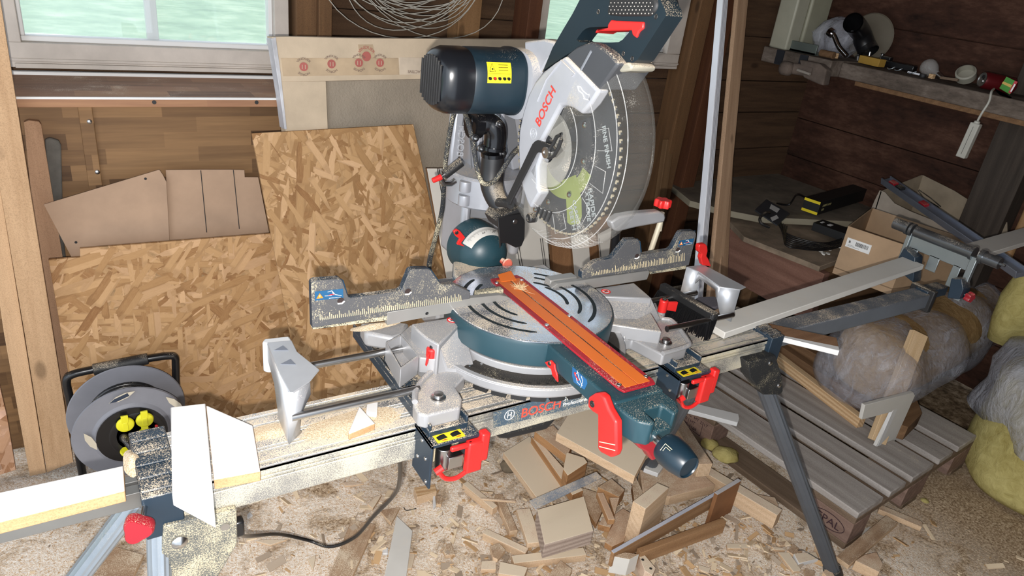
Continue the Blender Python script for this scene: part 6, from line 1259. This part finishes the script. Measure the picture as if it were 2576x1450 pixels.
# old wooden vise jaw hanging on the shelf front
vs_ = empty('wooden_vise', PX(2.83,2010,185), 'old worn wooden vise with round handle knob on the shelf front', 'vise'); VW = plain('vise_wood', srgb(112,98,88), .9, var=.25, bump=.6)
mb = MB(); lump(mb, PX(2.80,1979,172)+V((0,.0,-.030)), (0,0,1), [(0,0),(.022,.002),(.032,.015),(.035,.03),(.032,.045),(.022,.058),(0,.06)], n=24, amp=.004, fr_=30); obj('knob', mb, VW, vs_, ang=80)
mb = MB(); mb.tube([PX(2.82,1990,172), PX(2.83,2050,180)], [.024,.026], 16); obj('barrel', mb, VW, vs_, ang=50)
mb = MB(); mb.prism([PX(2.81,*q) for q in ((2010,150),(2060,160),(2078,175),(2070,215),(2058,212),(2020,195))], (.045,0,0)); obj('jaw', mb, VW, vs_, bevel=.006)
mb = MB(); mb.tube([PX(2.79,2006,176), PX(2.79,2038,187)], .006, 10); obj('pin', mb, plain('pale_pin', srgb(150,142,132), .7), vs_)
# switch and cord hanging from the shelf
sw = empty('cord_switch', PX(2.80,2430,400), 'long white lamp switch hanging on its cord below the shelf', 'switch'); IV = plain('ivory', srgb(176,174,164), .5)
mb = MB(); mb.tube(spline([PX(2.92,2500,224), PX(2.86,2494,232), PX(2.84,2488,256), PX(2.83,2470,285), PX(2.82,2459,305)], 6), .004, 10); obj('cord', mb, IV, sw, ang=60)
A, B = PX(2.82,2457,310), PX(2.82,2418,396); R = frame(B-A, (-1,0,0)); mb = MB(); mb.cbox((A+B)/2, ((B-A).length/2, .017, .012), R); mb.cyl(A-R.col[0]*.008, A+R.col[0]*.004, .010, n=16); obj('switch_body', mb, IV, sw, frame=R, bevel=.003)
mb = MB(); mb.cbox((A+B)/2+R.col[2]*.0121, ((B-A).length/2*.8, .0006, .0003), R); obj('seam', mb, BLACKM, sw, frame=R)

# ---------------------------------------------------------------- offcuts and sawdust on the floor
PN = [wood('offcut_%d' % i, srgb(*a), srgb(*b), 0, 1.3, .8, knots=.3, dust=d) for i, (a, b, d) in enumerate((((190,160,136),(224,200,178),.44),((172,138,110),(210,180,152),.33),((204,182,156),(230,214,192),.52),((142,112,86),(186,156,126),.34)))]
PE = wood('cut_side', srgb(188,156,122), srgb(220,192,160), 0, 1.8, .8, knots=0); PE2 = wood('cut_side_brown', srgb(140,98,62), srgb(186,142,98), 0, 1.6, .8, knots=0)
def oc(name, pix, z, t, m, label, cat='offcut', side=None, tilt=(0, 0), bev=.0012, **k):
    P = [PZ(z, *q) for q in pix]; c = sum(P, V())/len(P); P = [p+V((0,0,(p.x-c.x)*tilt[0]+(p.y-c.y)*tilt[1])) for p in P]
    l = max(((P[(i+1) % len(P)]-P[i]) for i in range(len(P))), key=lambda v: v.length); R = frame(l, (0,0,1))
    mb = MB(); mb.prism(P, (0,0,-t), side=1); return obj(name, mb, [m, side or PE], frame=R, bevel=bev, label=label, cat=cat, **k)
def st_(name, a, b, z, w, t, m, label, cat='stick', side=None, za=None, **k):
    return board(name, PZ(z, *a), PZ(za if za is not None else z, *b), w, t, [m, side or PE], label=label, cat=cat, **k)
oc('square_board', [(1400,1090),(1458,998),(1700,1075),(1628,1140),(1597,1199)], .235, .028, PN[2], 'big pale square board on top of the offcut pile under the red table lever', 'board')
oc('plank_offcut', [(1266,1139),(1333,1097),(1412,1224),(1351,1254)], .075, .022, PN[2], 'wide pale plank left of the square board, half under the black carry handle', 'plank')
oc('plank_offcut', [(1337,1099),(1354,1106),(1468,1234),(1440,1246)], .10, .03, PN[0], 'narrow plank lying along the right side of the wide pale plank', 'plank', PE2)
oc('plank_offcut', [(1345,1086),(1392,1070),(1440,1122),(1426,1148)], .13, .03, PN[1], 'reddish brown knotty plank end just below the carry handle', 'plank', PE2)
oc('block_offcut', [(1425,1138),(1470,1152),(1478,1164),(1428,1197),(1417,1181)], .15, .05, PN[2], 'cream block with dark underside propping the big square board', 'block', PE2)
oc('metal_strip', [(1331,1260),(1500,1187),(1515,1202),(1347,1281)], .15, .002, plain('galvanised_strip', srgb(150,162,178), .4, .5, dust=.36), 'dusty bluish metal strip lying across the wood offcuts', 'metal strip', plain('strip_edge', srgb(130,140,160), .5, .5))
oc('square_block', [(1351,1283),(1469,1249),(1493,1336),(1370,1371)], .105, .05, PN[2], 'thick square pine block with grey end grain in the middle of the pile', 'block', wood('greyish_end', srgb(150,132,120), srgb(184,166,152), 0, 2.5, .8, knots=0, rings=.9))
oc('upright_block', [(1592,1262),(1653,1215),(1683,1228),(1624,1281)], .175, .15, PN[0], 'tall pine block standing upright in the offcut pile', 'block')
oc('trapezoid_board', [(1610,1183),(1740,1168),(1799,1221),(1686,1250),(1617,1238)], .09, .035, PN[1], 'large tapering board lying below the mitre knob', 'board')
oc('painted_offcut', [(1624,1172),(1646,1160),(1672,1170),(1656,1192),(1620,1179)], .14, .015, WHITED, 'small white painted scrap just under the mitre knob', 'offcut', WHITE)
st_('thick_batten', (1690,1036), (1776,1168), .16, .045, .05, PN[1], 'thick batten whose end grain shows right of the mitre knob', 'batten')
st_('thick_batten', (1755,1168), (1962,1290), .085, .038, .055, PN[0], 'long thick batten with sawn end lying right of the brown fibreboard end', 'batten')
oc('wedge_offcut', [(1900,1243),(1950,1252),(1958,1270),(1960,1290),(1930,1268)], .05, .02, PN[1], 'dark wedge shaped scrap behind the long thick batten')
oc('dark_block', [(1504,1226),(1538,1204),(1572,1233),(1557,1251)], .11, .04, PN[3], 'brown block with stamped face between metal strip and upright block', 'block', PE2)
st_('short_stick', (1510,1240), (1539,1308), .13, .020, .018, PN[1], 'short reddish stick lying steeply left of the upright block', side=PE2)
oc('splinter_wedge', [(1532,1252),(1559,1252),(1546,1296)], .12, .012, PN[1], 'thin triangular splinter beside the short reddish stick', side=PE2)
oc('plank_offcut', [(1548,1293),(1567,1279),(1590,1293),(1570,1362),(1540,1376),(1522,1365)], .05, .02, PN[1], 'tan plank piece running below the short reddish stick', 'plank', PE2)
oc('plank_offcut', [(1455,1225),(1505,1240),(1520,1275),(1500,1320),(1480,1290)], .07, .018, PN[3], 'brown plank lying deep in the pile right of the square pine block', 'plank', PE2)
oc('plank_offcut', [(1505,1320),(1522,1296),(1545,1310),(1535,1328)], .065, .02, PN[1], 'small tan piece tucked under the short reddish stick', 'offcut', PE2)
oc('brown_strip', [(1590,1222),(1600,1200),(1618,1240),(1600,1290)], .09, .02, PN[3], 'reddish brown strip edge left of the upright block', 'strip', PE2)
st_('short_batten', (1170,1214), (1246,1277), .035, .021, .026, PN[0], 'short batten with pink side face at the left edge of the offcuts', 'batten')
st_('thin_stick', (1210,1254), (1298,1261), .045, .008, .006, PN[1], 'very thin round ended stick crossing the short batten')
st_('wavy_stick', (1254,1243), (1293,1336), .03, .024, .026, PN[3], 'rough brownish stick running down from the thin stick')
st_('short_board', (1316,1280), (1346,1366), .05, .042, .018, PN[0], 'board piece with saw kerfs left of the square pine block', 'board')
st_('knotty_stick', (1219,1336), (1326,1386), .03, .022, .026, PN[0], 'stick with a dark red knot on its side')
st_('long_stick', (1290,1408), (1472,1387), .03, .028, .024, PN[2], 'long pale stick lying level below the square pine block')
oc('shaved_block', [(1258,1413),(1328,1428),(1318,1452),(1254,1444)], .04, .03, PN[2], 'pale block at the bottom edge left of the long pale stick', 'block')
oc('grain_block', [(1041,1227),(1094,1218),(1099,1237),(1050,1251)], .035, .03, ENDG, 'small block showing curved growth rings alone on the sawdust', 'block')
oc('white_slip', [(1089,1246),(1095,1247),(1097,1272),(1090,1279)], .02, .01, WHITE, 'tiny bright white slip beside the growth ring block', side=WHITE)
oc('grey_scrap', [(1098,1246),(1115,1249),(1110,1270),(1098,1268)], .018, .012, PN[3], 'small brownish scrap right of the tiny white slip')
oc('dusty_plank', [(884,1307),(945,1320),(884,1455),(826,1455)], .012, .014, PN[3], 'long dusty brown plank half buried in sawdust under the cord', 'plank')
oc('painted_offcut', [(998,1298),(1038,1336),(1021,1460),(965,1460)], .03, .014, WHITED, 'white painted board with pointed top at the bottom of the floor', 'board', WHITE)
oc('white_square', [(962,1378),(976,1378),(976,1393),(962,1393)], .012, .008, WHITE, 'tiny white square chip left of the pointed white board', side=WHITE)
oc('triangle_chip', [(774,1408),(795,1396),(788,1437)], .012, .006, PN[2], 'small upright triangle chip at the bottom left')
oc('sliver', [(861,1214),(885,1211),(915,1217),(888,1222),(868,1223)], .012, .006, PN[0], 'pale sliver near the rail, top of the sawdust')
oc('sliver', [(643,1362),(660,1358),(722,1358),(680,1372)], .012, .006, PN[0], 'flat pointed sliver left under the cord loop')
oc('wood_scrap', [(955,1285),(1007,1276),(984,1318)], .010, .01, PN[3], 'brown triangular scrap right of the cord')
oc('wood_scrap', [(924,1268),(944,1250),(961,1244),(938,1280)], .012, .01, PN[0], 'narrow pale scrap between cord and rail')
oc('wood_scrap', [(1110,1378),(1135,1364),(1146,1395),(1122,1398)], .012, .012, PN[3], 'squarish brown scrap left of the knotty stick')
oc('wood_scrap', [(1232,1374),(1256,1366),(1272,1384),(1252,1408),(1240,1402)], .03, .014, PN[3], 'five sided brown scrap just below the knotty stick')
oc('wood_scrap', [(1212,1412),(1248,1410),(1248,1433),(1210,1433)], .02, .014, PN[0], 'flat scrap at the bottom left of the pale block')
oc('wood_scrap', [(1385,1440),(1410,1410),(1440,1432),(1430,1455),(1380,1455)], .03, .02, PN[3], 'dusty scrap at the bottom edge below the long pale stick')
oc('wood_scrap', [(1030,1370),(1044,1398),(1036,1430),(1024,1432)], .01, .008, PN[0], 'short scrap along the right side of the pointed white board')
# nailed frame of two rails between end blocks
wf = empty('nailed_timber', PZ(.0, 1690, 1360), 'nailed offcut assembly of two long rails with a brown fibreboard end', 'timber assembly')
def rail_(a, b, za, zb, h, t, m, nm='frame_rail', par=wf, top=None):
    A, B = PZ(za, *a), PZ(zb, *b); R = frame(B-A, (0,0,1)); mb = MB(); mb.cbox((A+B)/2-R.col[2]*h/2, ((B-A).length/2, t/2, h/2), R); o = obj(nm, mb, m, par, frame=R, bevel=.001)
    if top: mb = MB(); mb.cbox((A+B)/2+R.col[2]*.0008, ((B-A).length/2, t/2, .0008), R); obj('painted_edge', mb, top, o, frame=R)
    return o
FRB = wood('frame_brown', srgb(132,96,64), srgb(176,138,100), 0, 1.2, .8, knots=.2)
rail_((1541,1390), (1800,1243), .10, .10, .05, .010, FRB, top=plain('frame_edge', srgb(186,188,198), .6))
rail_((1608,1386), (1822,1308), .075, .075, .045, .018, FRB)
A, B = PZ(.13, 1797, 1240), PZ(.13, 1856, 1205); d_ = (B-A).normalized(); n_ = d_.cross(V((0,0,1)))
mb = MB(); mb.prism([A, B, B-V((0,0,.125)), A-V((0,0,.125))], n_*-.012 if n_.y > 0 else n_*.012); o = obj('fibreboard_end', mb, plain('fibreboard_brown', srgb(136,92,56), .85, var=.12, dust=.1), wf, bevel=.001)
mb = MB(); mb.prism([A+V((0,0,.0012)), B+V((0,0,.0012)), B+(-n_*.012 if n_.y > 0 else n_*.012)+V((0,0,.0012)), A+(-n_*.012 if n_.y > 0 else n_*.012)+V((0,0,.0012))], (0,0,-.0012)); obj('painted_edge', mb, plain('frame_edge2', srgb(190,186,186), .6), o)
mb = MB(); mb.prism([PZ(.085, *q) for q in ((1539,1400),(1572,1390),(1608,1395),(1584,1408))], (0,0,-.06), side=1); obj('end_block', mb, [PN[3], WHITED], wf, bevel=.001)
eb = MB(); eb.prism([PZ(.06, *q) for q in ((1604,1388),(1618,1392),(1650,1430),(1641,1448),(1622,1436))], (0,0,-.045)); eb = obj('end_block', eb, PN[0], wf, bevel=.001)
for q in ((1617,1409),(1637,1431)): c = PZ(.0605, *q); mb = MB(); mb.lathe([(.0042,0),(.0036,.001),(.0018,-.0004),(0,-.0004)], c, (0,0,1), 12); obj('screw', mb, BLACKM, eb)
# bottom right corner
st_('short_batten', (2212,1275), (2320,1320), .03, .03, .018, PN[1], 'short clean batten on bare floor beside the pallet corner', 'batten')
st_('grey_board', (2120,1412), (2244,1306), .035, .04, .016, PN[3], 'dull brown board lying from the stand foot past the pallet corner', 'board')
oc('wedge_block', [(2152,1411),(2175,1396),(2205,1389),(2222,1420),(2212,1440)], .045, .035, PN[1], 'wedge shaped block with fresh orange cut at the bottom right', 'block')
oc('wood_scrap', [(2052,1370),(2058,1366),(2074,1374),(2066,1389)], .03, .025, PN[1], 'small cube like scrap touching the stand leg')
oc('wood_scrap', [(2070,1440),(2085,1424),(2100,1450),(2090,1462)], .03, .02, PN[1], 'pale scrap left of the stand foot at the bottom edge')
oc('wood_scrap', [(1980,1386),(1996,1368),(2019,1388),(2003,1400)], .014, .01, PN[3], 'flat scrap left of the stand leg, uppermost of three')
oc('wood_scrap', [(1997,1393),(2052,1389),(2060,1406),(2010,1418)], .018, .014, PN[0], 'flat scrap with a white end near the stand leg', side=WHITE)
oc('wood_scrap', [(1957,1389),(1985,1390),(2017,1436),(1996,1439)], .012, .01, PN[2], 'long flat scrap with bright left edge below the other leg scraps')
oc('wood_scrap', [(1940,1375),(1972,1379),(1976,1385),(1950,1384)], .01, .008, PN[0], 'slim chip left of the leg scraps')
oc('wood_scrap', [(1953,1366),(1978,1361),(1980,1371),(1962,1373)], .01, .008, PN[3], 'small brown chip above the slim chip')
oc('wood_scrap', [(1828,1368),(1881,1367),(1882,1380),(1830,1380)], .012, .01, PN[2], 'pale rectangular scrap below the fibreboard end')
oc('wood_scrap', [(1757,1421),(1788,1430),(1783,1443),(1757,1432)], .012, .01, PN[0], 'short scrap at the bottom right of the nailed frame')
oc('wood_scrap', [(2025,1430),(2052,1437),(2048,1455),(2024,1450)], .012, .01, PN[3], 'brown scrap cut by the bottom edge left of the stand leg')
oc('paper_scrap', [(2162,1356),(2177,1330),(2190,1324),(2172,1356)], .012, .001, WHITED, 'folded white paper scrap with yellow print under the pallet corner', 'paper', WHITED)
oc('dusty_board', [(236,1392),(280,1372),(362,1396),(330,1460),(215,1460)], .012, .012, PN[3], 'dusty board under the left stand legs', 'board')
oc('white_chip', [(622,1296),(628,1288),(636,1296),(623,1304)], .012, .006, WHITE, 'tiny bright chip right of the left stand bracket', 'chip', WHITE)
mb = MB(); mb.tube(spline([PZ(.012,1016,1277), PZ(.012,1020,1284), PZ(.012,1030,1284), PZ(.012,1047,1280)], 4), .0012, 6); obj('bent_wire', mb, BLACKM, label='short bent black wire lying on the sawdust', cat='wire')
mb = MB(); mb.tube(spline([PZ(.02,2008,1385), PZ(.03,2022,1386), PZ(.02,2055,1405), PZ(.012,2085,1422)], 4), .0015, 6); obj('dark_twig', mb, BLACKM, label='thin dark twig lying over the flat scraps by the stand leg', cat='twig')
# loose shavings and chips nobody could count
mb = MB(); r = random.Random(31)
def chip(x, y, s, z=.004):
    a = r.uniform(0, PI*2); R = Matrix.Rotation(a, 3, 'Z') @ Matrix.Rotation(r.uniform(-.5, .5), 3, 'X') @ Matrix.Rotation(r.uniform(-.3,.3), 3, 'Y'); mb.cbox((x, y, z+r.uniform(0,.008)), (s*r.uniform(.5,1.4), s*r.uniform(.15,.5), .0006+s*.06), R, mi=r.randrange(3))
for k in range(2600):
    q = r.random()
    if q < .55: x, y = r.gauss(.95, .38), r.gauss(1.0, .33)
    elif q < .8: x, y = r.gauss(1.45, .3), r.gauss(.85, .22)
    else: x, y = r.uniform(-.2, 2.4), r.uniform(.3, 1.9)
    if y > 1.95 or (x > 1.8 and y > .7 and x < 2.7): continue
    chip(x, y, r.choice((.004,.006,.008,.013,.02)) if q < .9 else .004)
obj('wood_shavings', mb, [plain('shaving_pale', srgb(226,204,172), .85), plain('shaving_tan', srgb(190,154,112), .85), plain('shaving_grey', srgb(168,150,130), .85)], label='loose shavings and tiny chips scattered over the sawdust floor', cat='shavings', kind='stuff', ang=20)
mb = MB()
for k in range(260):
    x, y = r.gauss(1.2,.5), r.gauss(.9,.35)
    if x > 1.8 and y > .7: continue
    a = r.uniform(0, 2*PI); l = r.uniform(.01,.035); p = V((x,y,.006)); mb.tube([p, p+V((math.cos(a),math.sin(a),.1))*l*.5, p+V((math.cos(a+.5),math.sin(a+.5),.0))*l], .0005, 3, cap=False)
obj('dry_needles', mb, plain('needle_dark', srgb(60,48,36), .9), label='dark dry needles and straw bits among the shavings', cat='debris', kind='stuff')

# a brown handle standing at the right edge, a bit of bark and paper crumbs
mb = MB(); mb.tube([PX(3.1,2536,645), PX(3.16,2592,520)], .016, 16); obj('broom_handle', mb, wood('handle_wood', srgb(136,102,68), srgb(176,140,98), 2, 1, .6), label='round wooden handle leaning by the right wall at the edge of the photo', cat='handle')
mb = MB(); lump(mb, PZ(.012,1278,1180), (0,0,1), [(0,0),(.022,.0),(.028,.012),(.02,.022),(0,.026)], n=20, amp=.016, fr_=50, seed=3); obj('bark_clump', mb, plain('bark', srgb(118,104,84), .95, var=.4, bump=1, bscale=80), label='dark clump of bark and straw beside the wide pale plank', cat='bark', ang=80)
r = random.Random(8)
mb = MB()
for k in range(9): q = PZ(.548, 2085+r.uniform(-25,30), 630+r.uniform(-10,12)); mb.cbox(q+V((0,0,.003)), (.008,.005,.003), Matrix.Rotation(r.uniform(0,3),3,'Z'))
obj('paper_crumbs', mb, WHITED, label='white paper crumbs on the chipboard in front of the lamp cable', cat='paper', kind='stuff')
G_ = {'offcut': 'wood offcuts on the sawdust floor', 'plank': 'loose planks', 'board': 'loose boards', 'batten': 'loose battens', 'stick': 'thin sticks among the offcuts', 'block': 'wood blocks on the floor', 'insulation': 'loose insulation', 'insulation roll': 'insulation rolls', 'hardboard': 'hardboard pieces on the wall', 'hook': 'hooks on the shelf', 'wood block': 'wood cubes on the shelf', 'sawdust': 'sawdust heaps on the saw and stand', 'strip': 'painted strips', 'cable': 'black cables', 'box': 'cartons on the bench'}
for o in list(sc.objects):
    if o.parent is None and 'category' in o and 'group' not in o and o['category'] in G_: o['group'] = G_[o['category']]
